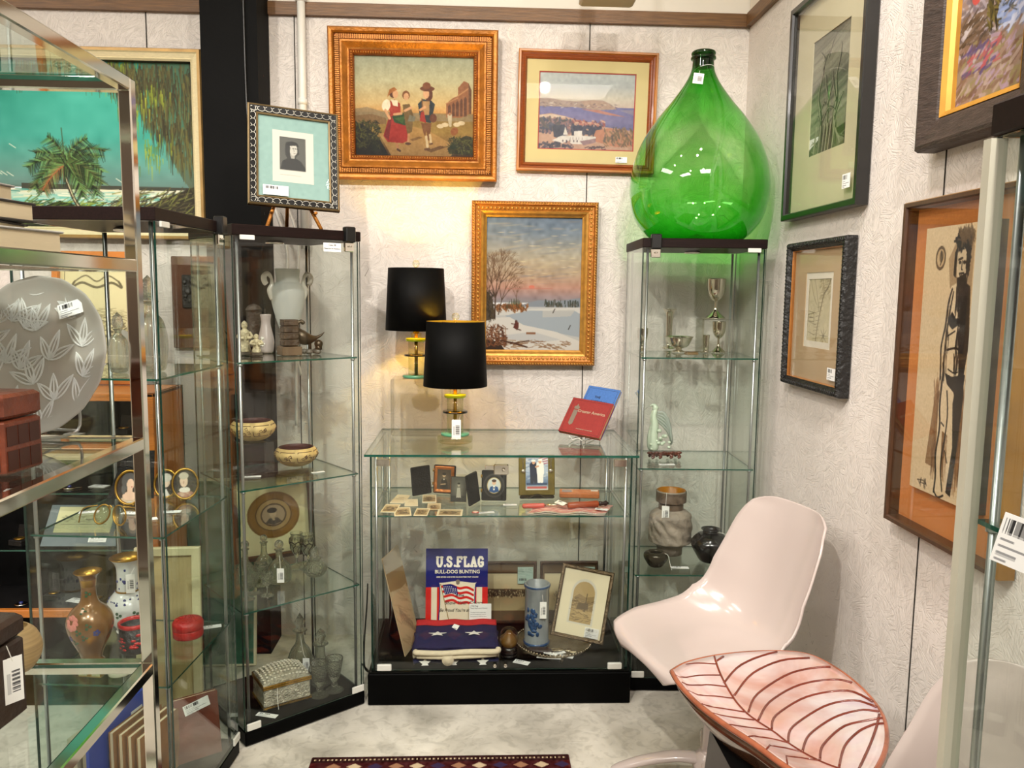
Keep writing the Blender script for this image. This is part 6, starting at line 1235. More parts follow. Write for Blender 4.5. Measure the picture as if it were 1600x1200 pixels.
def goblet(lab, loc, prof, m=CUT, group=None, name='crystal_glass', cat='glass'):
    t = thing(name, lab, cat, loc, 0, group); MB().lathe(smoothprof(prof, 4), 24, caps=False).build('bowl', m, t); return t
RD = [(0, .002), (.036, .001), (.042, .014), (.040, .034), (.026, .060), (.012, .082), (.0105, .115), (.014, .122), (.012, .124)]
q = Z(396, 898, H3, .06); decanter('clear decanter with a knob stopper before the pale side of the framed portrait', (q[0], q[1], H3 + .0006), RD, ('ball', .0125, 0), CLEAR)
q = Z(355, 905, H3, .06); decanter('etched decanter with a ball stopper at the outer end of the crystal shelf', (-.775, 2.665, H3 + .0006), [(0, .002), (.030, .001), (.038, .02), (.038, .05), (.024, .078), (.011, .096), (.010, .128), (.014, .134), (.012, .136)], ('ball', .014, 0))
q = Z(437, 912, H3, .02); decanter('globe decanter with a ball stopper and hanging price tag before the portrait', (q[0], q[1], H3 + .0006), [(0, .002), (.036, .001), (.040, .03), (.038, .056), (.022, .074), (.0125, .084), (.0115, .108), (.017, .114), (.015, .116)], ('ball', .0155, 0), CLEAR, tagat=(-.002, -.05, .062))
OVL = [(0, .002), (.027, .001), (.026, .004), (.006, .012), (.0045, .036), (.010, .048), (.021, .074), (.0255, .096), (.023, .112), (.0195, .118), (.0225, .128), (.0212, .128), (.018, .118), (.02, .09), (0, .05)]
SOV = mat('dark_silver_overlay', (60, 52, 46), .3, .8, .3)
for px, py, lab in ((459, 888, 'silver overlay goblet standing between globe decanter and its twin'), (511, 886, 'silver overlay goblet standing behind the round perfume bottle')):
    q = Z(px, py, H3, .03); t = goblet(lab, (q[0], q[1], H3 + .0006), OVL, CLEAR, 'silver overlay goblets', 'overlay_goblet', 'goblet')
    b = MB()
    for k in range(7):
        a = k * .9; rr = lambda z: np.interp(z, [o[1] for o in OVL[5:10]], [o[0] for o in OVL[5:10]]) + .0008
        b.tube(path([(rr(z) * math.cos(a + .35 * math.sin(z * 160)), rr(z) * math.sin(a + .35 * math.sin(z * 160)), z) for z in (.05, .062, .076, .09, .102, .112)], 3), .0013, 5)
    b.tube([(.0262 * math.cos(k * .314), .0262 * math.sin(k * .314), .097 + .004 * math.sin(k * 2)) for k in range(21)], .0018, 5).build('silver_overlay', SOV, t)
q = Z(494, 905, H3, .035); decanter('round squat cut glass perfume bottle with a faceted stopper on the crystal shelf', (q[0], q[1], H3 + .0006), [(0, .002), (.024, .001), (.040, .020), (.040, .036), (.026, .050), (.015, .056), (.022, .062), (.020, .066)], ('spire', .018, .04), name='perfume_bottle')
COR = [(0, .002), (.020, .001), (.019, .003), (.004, .008), (.0035, .034), (.014, .046), (.019, .066), (.0195, .078), (.0185, .078), (.016, .06), (0, .04)]
for i, (px, py, lab) in enumerate(((397, 930, 'small etched cordial glass standing at the shelf edge beside the tag'), (409, 918, 'small etched cordial glass tucked behind another before the clear decanter'), (418, 934, 'small etched cordial glass nearest the hanging price tag'), (385, 940, 'small etched cordial glass at the hinge corner of the crystal shelf'))):
    q = Z(px, py, H3, .012); goblet(lab, (q[0], q[1], H3 + .0006), COR, CUT, 'etched cordial glasses', 'cordial_glass')
# bottom: casket, decanters, goblets
q = Z(432, 1104, H0); t = thing('crystal_casket', 'cut crystal casket with brass mounts and a domed ribbed lid', 'casket', (q[0] + .005, q[1] + .055, H0 + .001), R(31))
CASK = mat('pressed_crystal', (198, 194, 176), .16, .55, .35, 70, bump=1., bscale=170)
MB().box((0, 0, .044), (.158, .128, .062), bev=.004).build('body', CASK, t)
lid = MB().grid(lambda u, v: ((u - .5) * .16, (v - .5) * .130, .090 + .030 * (1 - abs(2 * u - 1) ** 3) * (1 - abs(2 * v - 1) ** 3)), 16, 12, thick=.010).build('lid', CASK, t)
b = MB()
for k in range(13):
    x = -.072 + .012 * k
    for j in range(8): b.ball((x, -.052 + .0149 * j, .0915 + .030 * (1 - abs(x / .08) ** 3) * (1 - abs((-.052 + .0149 * j) / .065) ** 3)), .0052, 6, sz=.7)
stuff(b.build('cut_bosses', mat('bright_cut_bosses', (226, 222, 206), .12, .4, .1, 30), lid))
for nm, z, e in (('lid_mount', .085, .006), ('body_mount', .078, .005), ('foot_mount', .012, .006)):
    b = MB()
    for s in (-1, 1): b.box((s * .0805, 0, z), (.003, .134, e)).box((0, s * .0655, z), (.164, .003, e))
    for s in (-1, 1):
        for k in range(16): b.ball((-.078 + .0104 * k, s * .0665, z), .0028, 5)
    b.build(nm, BRASS, t)
for x in (-.07, .07):
    for y in (-.055, .055): MB().ball((x, y, .0052), .005, 8).build('foot', BRASS, t)
MB().tube(path([(-.035, -.067, .075), (-.037, -.072, .04), (-.036, -.08, .006)], 5), .0008, 5).build('tag_string', STRING, t)
flat_label('paper_label', 'white price label on the cabinet floor before the crystal casket', Z(426, 1126, H0 + .001), R(-16), .072, .022, seed=44)
q = Z(474, 1040, H0, .0); decanter('bell shaped decanter with a drop stopper and tag behind the crystal casket', (q[0] - .045, q[1] + .10, H0 + .001), [(0, .003), (.052, .001), (.054, .012), (.048, .045), (.034, .085), (.017, .112), (.014, .150), (.026, .158), (.024, .161)], ('drop', .020, .062), CLEAR, tagat=(.012, -.060, .075))
q = Z(513, 1072, H0, .045); decanter('round decanter with a faceted mushroom stopper behind two crystal goblets', (q[0] + .02, q[1], H0 + .001), [(0, .003), (.030, .001), (.043, .022), (.046, .048), (.038, .074), (.024, .092), (.0165, .106), (.016, .142), (.027, .149), (.025, .153)], ('spire', .019, .052), CLEAR)
GB2 = [(0, .003), (.029, .001), (.030, .004), (.022, .009), (.008, .015), (.013, .024), (.009, .032), (.014, .042), (.020, .056), (.027, .088), (.0315, .116), (.0298, .116), (.025, .088), (.016, .06), (0, .05)]
for px, py, lab in ((502, 1091, 'crystal footed goblet at the front of the cabinet floor'), (533, 1084, 'crystal footed goblet by the door post on the cabinet floor')):
    q = Z(px, py, H0, .01); goblet(lab, (q[0], q[1], H0 + .001), GB2, CUT, 'footed crystal goblets', 'crystal_goblet', 'goblet')

# easel portrait on top of the angled cabinet
c = Cv(110, 130, (150, 188, 180)); c.noise(3, 8); c.k = .68; c.poly([(.20, .16), (.78, .16), (.78, .80), (.20, .80)], (232, 226, 212)); c.rect(.30, .24, .67, .65, (66, 66, 62)); c.rect(.305, .245, .665, .645, (88, 88, 82))
c.poly([(.31, .645), (.34, .54), (.42, .50), (.52, .49), (.60, .53), (.66, .60), (.665, .645)], (30, 30, 28)); c.ell(.47, .40, .095, .105, (40, 40, 38)); c.poly([(.43, .50), (.46, .42), (.52, .44), (.51, .50)], (176, 172, 160)); c.ell(.495, .39, .058, .075, (208, 204, 192)); c.poly([(.375, .345), (.40, .30), (.48, .285), (.55, .30), (.575, .35), (.53, .335), (.44, .345)], (24, 24, 22)); c.line([(.42, .37), (.41, .45), (.43, .49)], .05, (38, 38, 36)); c.line([(.556, .37), (.568, .44)], .016, (42, 42, 40)); c.line([(.50, .39), (.505, .415)], .008, (150, 146, 136)); c.line([(.485, .375), (.5, .375)], .009, (60, 60, 56)); c.line([(.52, .375), (.535, .376)], .009, (60, 60, 56)); c.line([(.50, .435), (.52, .435)], .007, (120, 96, 90)); c.line([(.3, .71), (.6, .715)], .005, (180, 174, 160))
EP = Vector((-.605, 2.69, 1.6305)); er = R(21)
def eloc(x, y, z): return EP + Euler((0, 0, er)).to_matrix() @ Vector((x, y, z))
es = thing('gilt_easel', 'small gilt wooden easel under the teal matted portrait', 'easel', EP, er)
for s in (-1, 1): MB().tube([(s * .085, -.055, 0.003), (s * .05, -.004, .09), (s * .015, .05, .20)], .006, 8).build('leg', GOLD, es); MB().cyl((s * .068, -.052, .052), .007, .001, 10, M=None).tube([(s * .068, -.030, .052), (s * .068, -.060, .054)], .0052, 8).build('peg', GOLD, es)
MB().tube([(0, .12, .003), (0, .055, .20)], .006, 8).build('leg', GOLD, es); MB().box((0, -.006, .088), (.13, .01, .014)).build('crossbar', GOLD, es)
FB = mat('black_silver_leaf_frame', (12, 11, 11), .45, 0, .3, 60, spec=.2); OLDG = mat('olive_gilt_edge', (120, 100, 66), .4, .5, .2)
m_ = Matrix.Translation(eloc(.002, -.046, .0645)) @ Euler((0, 0, er)).to_matrix().to_4x4() @ Euler((R(-15), 0, 0)).to_matrix().to_4x4() @ Euler((0, R(2.5), 0)).to_matrix().to_4x4()
t = picture('framed_portrait', 'teal matted engraving of a person in a dark cap, standing on an easel', 'picture', .285, .335, (0, 0, 0), 0, [(0, 0), (0, .014), (.004, .018), (.006, .016), (.026, .012), (.028, .014), (.032, .012), (.032, .004)], [OLDG, FB], mi=[0, 0, 0, 1, 0, 0, 0, 0], art=c, ad=.004, artname='print', glaze=.010)
t.matrix_world = m_
b = MB(); rs = np.random.RandomState(8); w, h = .285, .335; LEAFM = mat('silver_leaf_line', (176, 172, 160), .35, .4, .1)
for flip, L in ((1, w), (0, h)):
    for s in (-1, 1):
        n = int((L - .02) / .022)
        for k in range(n):
            q = -L / 2 + .018 + (L - .036) * k / (n - 1); o = s * ((h if flip else w) / 2 - .016)
            for d in (-1, 1):
                pts = [(q - .012, d * .001), (q - .004, d * .007), (q + .006, d * .008), (q + .013, d * .002)]
                b.tube([((a, -.0148, o + e) if flip else (o + e, -.0148, a)) for a, e in path(pts, 3)], .0008, 4)
stuff(b.build('leaf_scroll', LEAFM, t, loc=(0, 0, h / 2))); barcode_label(t, 'price_label', (-.058, -.0125, .052), .078, .032, seed=15)
# ---------------------------------------------------------------- white shell chairs
SHELLW = mat('white_fibreglass', (194, 180, 174), .2, 0, .02, 3, coat=.35)
prof = path([(-.235, .418), (-.222, .438), (-.13, .437), (-.02, .424), (.08, .426), (.15, .452), (.192, .520), (.222, .62), (.246, .73), (.262, .80), (.270, .832)], 4)
halfw = [.125, .195, .228, .235, .232, .226, .218, .208, .194, .165, .095]
def shell(u, v):
    k = v * (len(prof) - 1); i = min(int(k), len(prof) - 2); f = k - i
    y = prof[i][0] * (1 - f) + prof[i + 1][0] * f; z = prof[i][1] * (1 - f) + prof[i + 1][1] * f
    h = np.interp(v * 10, range(11), halfw); s = 2 * u - 1; a = abs(s)
    lift = np.interp(v, [0, .12, .3, .45, .6, .8, 1], [.000, .022, .062, .095, .06, .02, .0]); fwd = np.interp(v, [0, .35, .5, .65, .85, 1], [0, .02, .075, .085, .05, .012])
    e = a ** 2.6
    return (s * h, y - fwd * e, z + lift * e - (.010 * a * a if v < .08 else 0))
def chair(label, loc, rz, base_rz):
    t = thing('shell_chair', label, 'chair', loc, rz)
    MB().grid(shell, 30, 40, thick=.006).build('shell', SHELLW, t)
    MB().lathe(smoothprof([(.085, .408), (.07, .402), (.03, .385), (.022, .36), (.022, .14), (.032, .11), (.045, .09), (.045, .055), (0, .05)], 4), 28).build('pedestal', SHELLW, t)
    for k in range(4):
        a = base_rz + k * math.pi / 2
        MB().tube([(math.cos(a) * d, math.sin(a) * d, z) for d, z in path([(.03, .085), (.10, .082), (.19, .056), (.26, .026), (.285, .014)], 4)], [.026, .026, .026, .025, .025, .025, .024, .024, .023, .023, .022, .021, .020, .018, .016, .014, .012], 12, sq=.55).build('foot', SHELLW, t)
    barcode_label(t, 'price_label', (.165, -.185, .4460), .05, .022, rot=(R(-86), R(6), R(60)), seed=16)
    return t
chair('white moulded shell chair in the corner behind the leaf topped table', (.690, 2.20, 0), R(-74), R(74 + 166))
chair('white moulded shell chair seen partly through the near glass cabinet', (.682, 1.09, 0), R(-74), R(29))

# ---------------------------------------------------------------- leaf topped table
a = N('iridescent_leaf_glass'); p_ = a.pr(); tc = a.n('TexCoord')
n1 = a.n('TexNoise'); n1.inputs['Scale'].default_value = 5.; n1.inputs['Detail'].default_value = 4; n1.inputs['Distortion'].default_value = .6; a.l(tc.outputs['Object'], n1.inputs['Vector'])
a.l(a.ramp([(.28, rgb((184, 118, 104))), (.36, rgb((204, 154, 140))), (.47, rgb((216, 188, 182))), (.60, rgb((224, 212, 212))), (.74, rgb((198, 170, 190)))], n1.outputs[0]), p_.inputs['Base Color'])
p_.inputs['Roughness'].default_value = .12; p_.inputs['Coat Weight'].default_value = .8; p_.inputs['Coat Roughness'].default_value = .03
p_.inputs['Metallic'].default_value = .15
n2 = a.n('TexNoise'); n2.inputs['Scale'].default_value = 9; n2.inputs['Detail'].default_value = 3; a.l(tc.outputs['Object'], n2.inputs['Vector'])
mr = a.n('MapRange'); mr.inputs[1].default_value = .3; mr.inputs[2].default_value = .7; mr.inputs[3].default_value = 320; mr.inputs[4].default_value = 620; a.l(n2.outputs[0], mr.inputs[0]); a.l(mr.outputs[0], p_.inputs['Thin Film Thickness']); p_.inputs['Thin Film IOR'].default_value = 1.7
bp = a.n('Bump'); bp.inputs['Strength'].default_value = .15; bp.inputs['Distance'].default_value = .01; a.l(n2.outputs[0], bp.inputs['Height']); a.l(bp.outputs[0], p_.inputs['Normal'])
LEAFG = a.fin(p_.outputs[0]); VEIN = mat('dark_red_vein_glass', (110, 42, 26), .18, 0, .2, 20, coat=.6); RIMG = mat('amber_rim_glass', (150, 84, 58), .15, 0, .35, 18, coat=.6); PEARL = mat('pearl_rim_glass', (226, 216, 212), .12, 0, .08, 8, coat=.6)
LZ = .55
out = [(1050, 1046), (1072, 1034), (1112, 1024), (1160, 1018), (1215, 1016), (1262, 1021), (1303, 1040), (1343, 1070), (1374, 1106), (1385, 1138), (1382, 1172), (1364, 1206), (1338, 1226), (1302, 1230), (1262, 1214), (1222, 1190), (1177, 1157), (1128, 1125), (1088, 1094), (1062, 1066)]
op = [Vector(q[:2]) for q in path([tuple(P(x, y, z=LZ))[:2] for x, y in out + out[:1]], 5)[:-1]]
cen = sum(op, Vector((0, 0))) / len(op)
t = thing('leaf_table', 'low side table with an iridescent pink leaf shaped glass top on a dark tapered stand', 'table', (cen.x, cen.y, 0))
no = len(op); rel = [q - cen for q in op]; rings = 12
def dip(s): return -.034 * (1 - s * s)
mb = MB(); vs = [(0, 0, LZ + dip(0))]; fs = []
for r in range(1, rings + 1):
    s = r / rings; vs += [(q.x * s, q.y * s, LZ + dip(s)) for q in rel]
for i in range(no): fs.append((0, 1 + i, 1 + (i + 1) % no))
for r in range(rings - 1):
    for i in range(no): j = (i + 1) % no; fs.append((1 + r * no + i, 1 + (r + 1) * no + i, 1 + (r + 1) * no + j, 1 + r * no + j))
nb = len(vs); vs += [(x, y, z - .014) for x, y, z in vs]; fs += [tuple(nb + k for k in f[::-1]) for f in list(fs)]
L0 = 1 + (rings - 1) * no
for i in range(no): j = (i + 1) % no; fs.append((L0 + i, nb + L0 + i, nb + L0 + j, L0 + j))
mb.add(vs, fs, True); mb.build('leaf_top', LEAFG, t)
rr = MB().tube([(q.x * 1.0, q.y * 1.0, LZ - .006) for q in rel], .0062, 10, closed=True); rr.build('rim', RIMG, t)
b = MB().grid(lambda u, v: (rel[int(u * (no - 1))].x * (1 - .34 * v), rel[int(u * (no - 1))].y * (1 - .34 * v), LZ - .0155 - .085 * v ** .7), no - 1, 6, thick=.004); b.build('underside', mat('dark_amber_glass', (84, 52, 30), .15, 0, .5, 9, coat=.6), t)
angs = [math.atan2(q.y, q.x) for q in rel]
def surfz(v):
    a_ = math.atan2(v.y, v.x); i = min(range(no), key=lambda k: abs((angs[k] - a_ + math.pi) % (2 * math.pi) - math.pi)); return LZ + dip(min(1, v.length / rel[i].length)), v.length / rel[i].length
C4 = lambda x, y: (920 + x / 2.727, 760 + y / 2.727)
def vein(pts, r0, r1, m=VEIN):
    o = []
    for q in path([tuple(P(*C4(x, y), z=LZ - .02)) for x, y in pts], 5):
        v = Vector(q[:2]) - cen; z, s = surfz(v)
        if s <= .985: o.append((v.x, v.y, z + .0006))
    if m is VEIN and r0 != .0028 and len(o) > 2 and .75 < s < .97:
        q_ = v * (.985 / s); o.append((q_.x, q_.y, surfz(q_)[0] + .0006))
    if len(o) > 2: MB().tube(o, [r0 + (r1 - r0) * i / (len(o) - 1) for i in range(len(o))], 6, sq=.8).build('vein', m, t)
mid = [(525, 735), (555, 800), (610, 880), (665, 943), (720, 985), (790, 1030), (860, 1085), (985, 1168), (1090, 1228), (1180, 1280)]
vein(mid, .0028, .0022)
for v in ([(540, 770), (640, 725), (760, 703), (880, 706)], [(575, 838), (650, 775), (800, 735), (980, 735)], [(620, 880), (700, 800), (850, 757), (1060, 770)], [(680, 945), (720, 870), (860, 800), (1000, 795), (1130, 830)], [(720, 985), (770, 900), (900, 840), (1060, 845), (1190, 905)], [(780, 1020), (800, 950), (930, 885), (1100, 890), (1225, 965)], [(850, 1080), (870, 1000), (1000, 930), (1130, 930), (1240, 985)], [(910, 1120), (940, 1040), (1040, 980), (1150, 970), (1235, 995)], [(985, 1160), (1000, 1090), (1090, 1020), (1220, 1020)], [(1065, 1210), (1090, 1110), (1150, 1055), (1215, 1040)]): vein(v, .0026, .0034)
for v in ([(530, 742), (450, 750), (380, 772)], [(542, 778), (450, 782), (366, 800)], [(560, 812), (470, 820), (385, 842)], [(590, 850), (500, 850), (415, 872)], [(620, 890), (540, 892), (465, 910)], [(668, 946), (590, 948), (500, 962)], [(705, 980), (640, 985), (560, 998)], [(780, 1022), (710, 1026), (630, 1040)], [(850, 1078), (780, 1070), (700, 1085)], [(910, 1120), (840, 1110), (770, 1118)], [(985, 1165), (910, 1154), (840, 1160)]): vein(v, .0022, .0016)
vein([(1240, 985), (1225, 1050), (1195, 1130), (1150, 1230)], .003, .003)
STG = mat('dark_gunmetal_paint', (70, 66, 64), .35, .3, .1, 8); STB = mat('stand_black', (9, 9, 9), .5, 0, .1, spec=.3)
b = MB(); x0, x1, y0, y1 = -.155, .13, -.14, .14; k = .62
vs = [(x0, y0, .0), (x1, y0, 0), (x1, y1, 0), (x0, y1, 0), (x0 * .86, y0 * k, LZ - .105), (x1 * k, y0 * k, LZ - .105), (x1 * k, y1 * k, LZ - .105), (x0 * .86, y1 * k, LZ - .105)]
b.add(vs, [(3, 2, 1, 0), (4, 5, 6, 7), (0, 1, 5, 4), (1, 2, 6, 5), (2, 3, 7, 6), (3, 0, 4, 7)], mi=[1, 1, 1, 1, 1, 0]); b.build('stand', [STG, STB], t)

# ---------------------------------------------------------------- rug
c = Cv(220, 260, (74, 22, 22)); c.rect(0, 0, 1, .03, (44, 18, 18)); c.rect(.02, .03, .98, .97, (60, 20, 22)); c.rect(.09, .09, .91, .91, (92, 26, 26)); c.noise(10, 5)
for k in range(60):
    for v in (.012, .075): c.rect(.01 + k / 61, v, .016 + k / 61, v + .008, (206, 186, 150))
for k in range(12): c.poly([(.06 + k * .08, .052), (.09 + k * .08, .035), (.12 + k * .08, .052), (.09 + k * .08, .068)], [(150, 110, 84), (190, 170, 140), (52, 40, 70)][k % 3]); 
for j in range(4):
    for k in range(5): c.poly([(.15 + k * .15, .22 + j * .18), (.22 + k * .15, .14 + j * .18), (.29 + k * .15, .22 + j * .18), (.22 + k * .15, .30 + j * .18)], (44, 26, 44)); c.poly([(.18 + k * .15, .22 + j * .18), (.22 + k * .15, .17 + j * .18), (.26 + k * .15, .22 + j * .18), (.22 + k * .15, .27 + j * .18)], (170, 70, 54))
rx0, rx1, ry1, ry0 = -.50, .295, 2.365, 1.35
t = thing('oriental_rug', 'dark red patterned rug with a pale fringe on the concrete floor', 'rug', ((rx0 + rx1) / 2, (ry0 + ry1) / 2, 0))
MB().box((0, 0, .004), (rx1 - rx0, ry1 - ry0, .007), bev=.002).build('backing', mat('rug_backing', (70, 28, 26), .9, 0, .1), t)
c.mesh('pile', rx1 - rx0 - .006, ry1 - ry0 - .006, t, (0, 0, .0079), rot=(R(-90), 0, 0), m=vcol('wool_pile', .95, 0, .1))
b = MB(); rs = np.random.RandomState(6)
for k in range(230):
    x = -.39 + .78 * k / 229; a_ = rs.normal(0, .25); L = rs.uniform(.014, .024); b.tube([(x, .485, .006), (x + a_ * L * .5, .485 + L * .5, .0045), (x + a_ * L, .485 + L, .002)], .0016, 4)
stuff(b.build('fringe', mat('tan_fringe', (206, 172, 126), .9, 0, .1), t))
# ---------------------------------------------------------------- chrome shelf unit: books, plate, boxes
E1, E2, E3 = EZ[1] - .0012, EZ[2] - .0012, EZ[3] - .0012
PGS = mat('cream_page_edges', (222, 206, 172), .8, 0, .08, 60, stretch=(1, 1, 200)); DKC = mat('dark_cloth_cover', (44, 38, 34), .7, 0, .1); GRC = mat('grey_paper_cover', (150, 146, 140), .6, 0, .05)
def flatbook(lab, z, w, d, h, cover, x, y, rz):
    t = thing('stacked_book', lab, 'book', (x, y, z), R(rz), 'books lying on the chrome shelf unit')
    MB().box((0, 0, .0015), (w, d, .003), bev=.001).box((0, 0, h - .0015), (w, d, .003), bev=.001).box((-w / 2 + .002, 0, h / 2), (.004, d, h), bev=.001).build('cover', cover, t)
    MB().box((.0, 0, h / 2), (w - .008, d - .008, h - .0062)).build('pages', PGS, t)
    return z + h + .0004
z = E1 + .0005
z = flatbook('pale paper covered book at the bottom of the pile under a blue pen', z, .28, .20, .030, GRC, -.70, 1.03, -14)
zp = z
z = flatbook('thin dark covered book overhanging the pale book in the pile', z, .24, .16, .012, DKC, -.725, 1.055, 6)
z = flatbook('thick cream paged book in the middle of the pile', z, .25, .18, .026, DKC, -.73, 1.06, -10)
z = flatbook('small book with rounded cream pages second from the top of the pile', z, .23, .16, .022, GRC, -.735, 1.05, -4)
z = flatbook('topmost cream paged book of the pile on the chrome shelf unit', z, .21, .16, .026, GRC, -.75, 1.06, -16)
t = thing('blue_pen', 'blue pen lying on the bottom book of the pile', 'pen', (-.655, .925, zp + .0048), R(-4)); M_ = Matrix.Rotation(R(90), 4, 'Y'); MB().lathe([(.0042, -.07), (.0042, .05)], 10, M=M_).build('barrel', mat('blue_plastic', (24, 36, 140), .25), t); MB().lathe([(.0042, .0502), (.0038, .06), (.001, .068)], 10, M=M_).build('tip', SILVER, t); MB().box((-.05, -.0048, 0), (.035, .0015, .003)).build('clip', SILVER, t)
# frosted plate
FROST = glass('frosted_pressed_glass', (.86, .87, .85), (.7, .72, .7), 1.45, rough=.25, white=.78, wcol=(.66, .64, .60)); FROSTE = glass('lit_relief_glass', (.95, .96, .95), (.8, .82, .8), 1.6, rough=.1, white=.94, wcol=(.96, .97, .96))  # relief whitened: its lit edges are put into the colour, dish kept duller
pz = Vector(Z(48, 690, E2)); k_ = pz.y
PR = 124 / CAM_F * k_
t = thing('frosted_plate', 'large round frosted glass plate with a pressed leaf pattern standing on edge', 'plate', mw=lean((pz.x, pz.y, E2 + .009), R(-12), R(13)))
Mp = Matrix.Translation((0, 0, PR)) @ Matrix.Rotation(R(90), 4, 'X')
MB().lathe(smoothprof([(0, -.004), (PR * .55, -.004), (PR * .8, -.001), (PR * .96, .008), (PR, .012), (PR * .985, .015), (PR * .8, .006), (PR * .5, .002), (0, .002)], 4), 64, caps=False, M=Mp, rfun=lambda r, z, a: r * (1 + .006 * math.sin(16 * a) * (r / PR) ** 6)).build('dish', FROST, t)
rs = np.random.RandomState(12); b = MB()
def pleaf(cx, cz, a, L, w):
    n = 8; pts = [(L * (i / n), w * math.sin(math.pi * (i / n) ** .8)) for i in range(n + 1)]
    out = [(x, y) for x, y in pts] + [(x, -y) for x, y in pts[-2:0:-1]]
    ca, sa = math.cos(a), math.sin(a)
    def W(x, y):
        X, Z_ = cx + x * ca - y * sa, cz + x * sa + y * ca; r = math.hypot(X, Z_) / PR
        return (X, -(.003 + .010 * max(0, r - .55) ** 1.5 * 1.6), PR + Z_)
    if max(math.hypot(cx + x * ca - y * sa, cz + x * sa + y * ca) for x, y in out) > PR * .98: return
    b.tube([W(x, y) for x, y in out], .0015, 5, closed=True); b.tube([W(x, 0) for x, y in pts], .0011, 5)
pts_ = []
while len(pts_) < 24:
    r_, a_ = PR * .9 * math.sqrt(rs.rand()), rs.uniform(0, 6.283); q_ = (r_ * math.cos(a_), r_ * math.sin(a_))
    if all(math.hypot(q_[0] - o_[0], q_[1] - o_[1]) > PR * .33 for o_ in pts_) or rs.rand() < .004: pts_.append(q_)
for cx, cz in pts_:
    a0 = rs.uniform(.9, 2.2)
    for j in range(3): pleaf(cx, cz, a0 + (j - 1) * .75, PR * rs.uniform(.30, .40), PR * .05)
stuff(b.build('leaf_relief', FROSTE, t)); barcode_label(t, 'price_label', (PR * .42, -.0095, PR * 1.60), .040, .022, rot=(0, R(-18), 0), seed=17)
t2 = thing('plate_stand', 'clear wire stand holding the frosted plate upright', 'stand', (pz.x, pz.y, E2 + .0005), R(-12))
for s in (-1, 1): MB().tube(path([(s * .04, -.03, .018), (s * .04, -.026, .0105), (s * .04, .05, .0095), (s * .04, .053, .06)], 5), .0022, 6).build('leg', ALU, t2)
MB().tube([(-.04, .05, .0095), (.04, .05, .0095)], .0022, 6).build('crossbar', ALU, t2)
# tooled leather box
LEA = mat('tooled_brown_leather', (104, 46, 24), .38, 0, .35, 16, bump=.5, bscale=45, coat=.25); LEAD = mat('dark_tooling', (58, 24, 14), .45, 0, .2)
q = P(44, 745, z=E2); t = thing('leather_box', 'tooled reddish brown leather box before the frosted plate', 'box', (q.x - .068, q.y + .035, E2 + .0005), R(-8)); h = .098
MB().box((0, 0, .034), (.10, .07, .066), bev=.003).build('body', LEA, t); MB().box((0, 0, .084), (.102, .072, .030), bev=.004).build('lid', LEA, t); MB().box((.0, -.0365, .068), (.02, .003, .01), bev=.001).build('clasp', LEAD, t)
b = MB()
for x in (-.032, 0, .032):
    for z in (.018, .048): b.box((x, -.0352, z), (.026, .001, .024), bev=.0004); b.box((.0503, x * .62, z), (.001, .018, .024))
stuff(b.build('tooled_panels', LEAD, t))
# dark carved box and bowl on the lower shelf
q = P(32, 1150, z=E3); t = thing('dark_wooden_box', 'dark brown wooden box with hanging price tag on the lower chrome shelf', 'box', (q.x - .095, q.y + .03, E3 + .0005), R(-6)); MB().box((0, 0, .055), (.13, .09, .110), bev=.004).build('body', mat('dark_old_wood', (46, 28, 18), .4, 0, .4, 14, bump=.3, bscale=40), t); MB().box((0, 0, .128), (.134, .094, .030), bev=.006).build('lid', mat('dark_old_wood', (46, 28, 18)), t); MB().ball((.06, -.05, .112), .006, 8).build('clasp', BRASS, t)
price_tag(t, (.068, .004, .112), (.071, .010, .088), 1.1, rz=R(60), wid=.022, hgt=.058)
q = P(30, 1085, z=E3); lathed('banded_pottery_jar', 'small buff pottery jar with dark bands behind the dark wooden box', 'jar', (q.x - .045, q.y + .075, E3 + .0005), [(0, .002), (.02, .001), (.034, .02), (.037, .04), (.030, .06), (.02, .07), (.018, .07), (.02, .06), (0, .045)], mat('banded_buff', (176, 150, 104), .4, 0, .3, 3, stretch=(.5, .5, 60)))

# ---------------------------------------------------------------- second tall cabinet: scent bottles, miniatures, enamel
DZ = .0006
q = Z(187, 586, H1, .06); decanter('tall scent bottle with a pointed dark stopper beside the frosted plate', (q[0], q[1], H1 + DZ), [(0, .002), (.018, .001), (.024, .02), (.025, .06), (.021, .085), (.010, .098), (.009, .108), (.013, .112), (.012, .114)], ('spire', .014, .04), CLEAR, name='scent_bottle')
q = Z(243, 584, H1, .07); decanter('large clear decanter with a faceted pointed stopper on the upper shelf', (q[0] - .012, q[1], H1 + DZ), [(0, .003), (.034, .001), (.042, .03), (.045, .08), (.036, .13), (.018, .155), (.016, .175), (.026, .182), (.024, .185)], ('spire', .024, .065), CLEAR)
q = Z(214, 578, H1, .14); t = thing('frosted_ornament', 'small frosted glass panel with a wavy top behind the scent bottle', 'ornament', (q[0] - .01, q[1] - .01, H1 + DZ), R(10)); MB().prism([(-.035, 0), (.035, 0), (.036, .085), (.02, .098), (0, .088), (-.02, .1), (-.036, .085)], .012).build('panel', FROST, t)
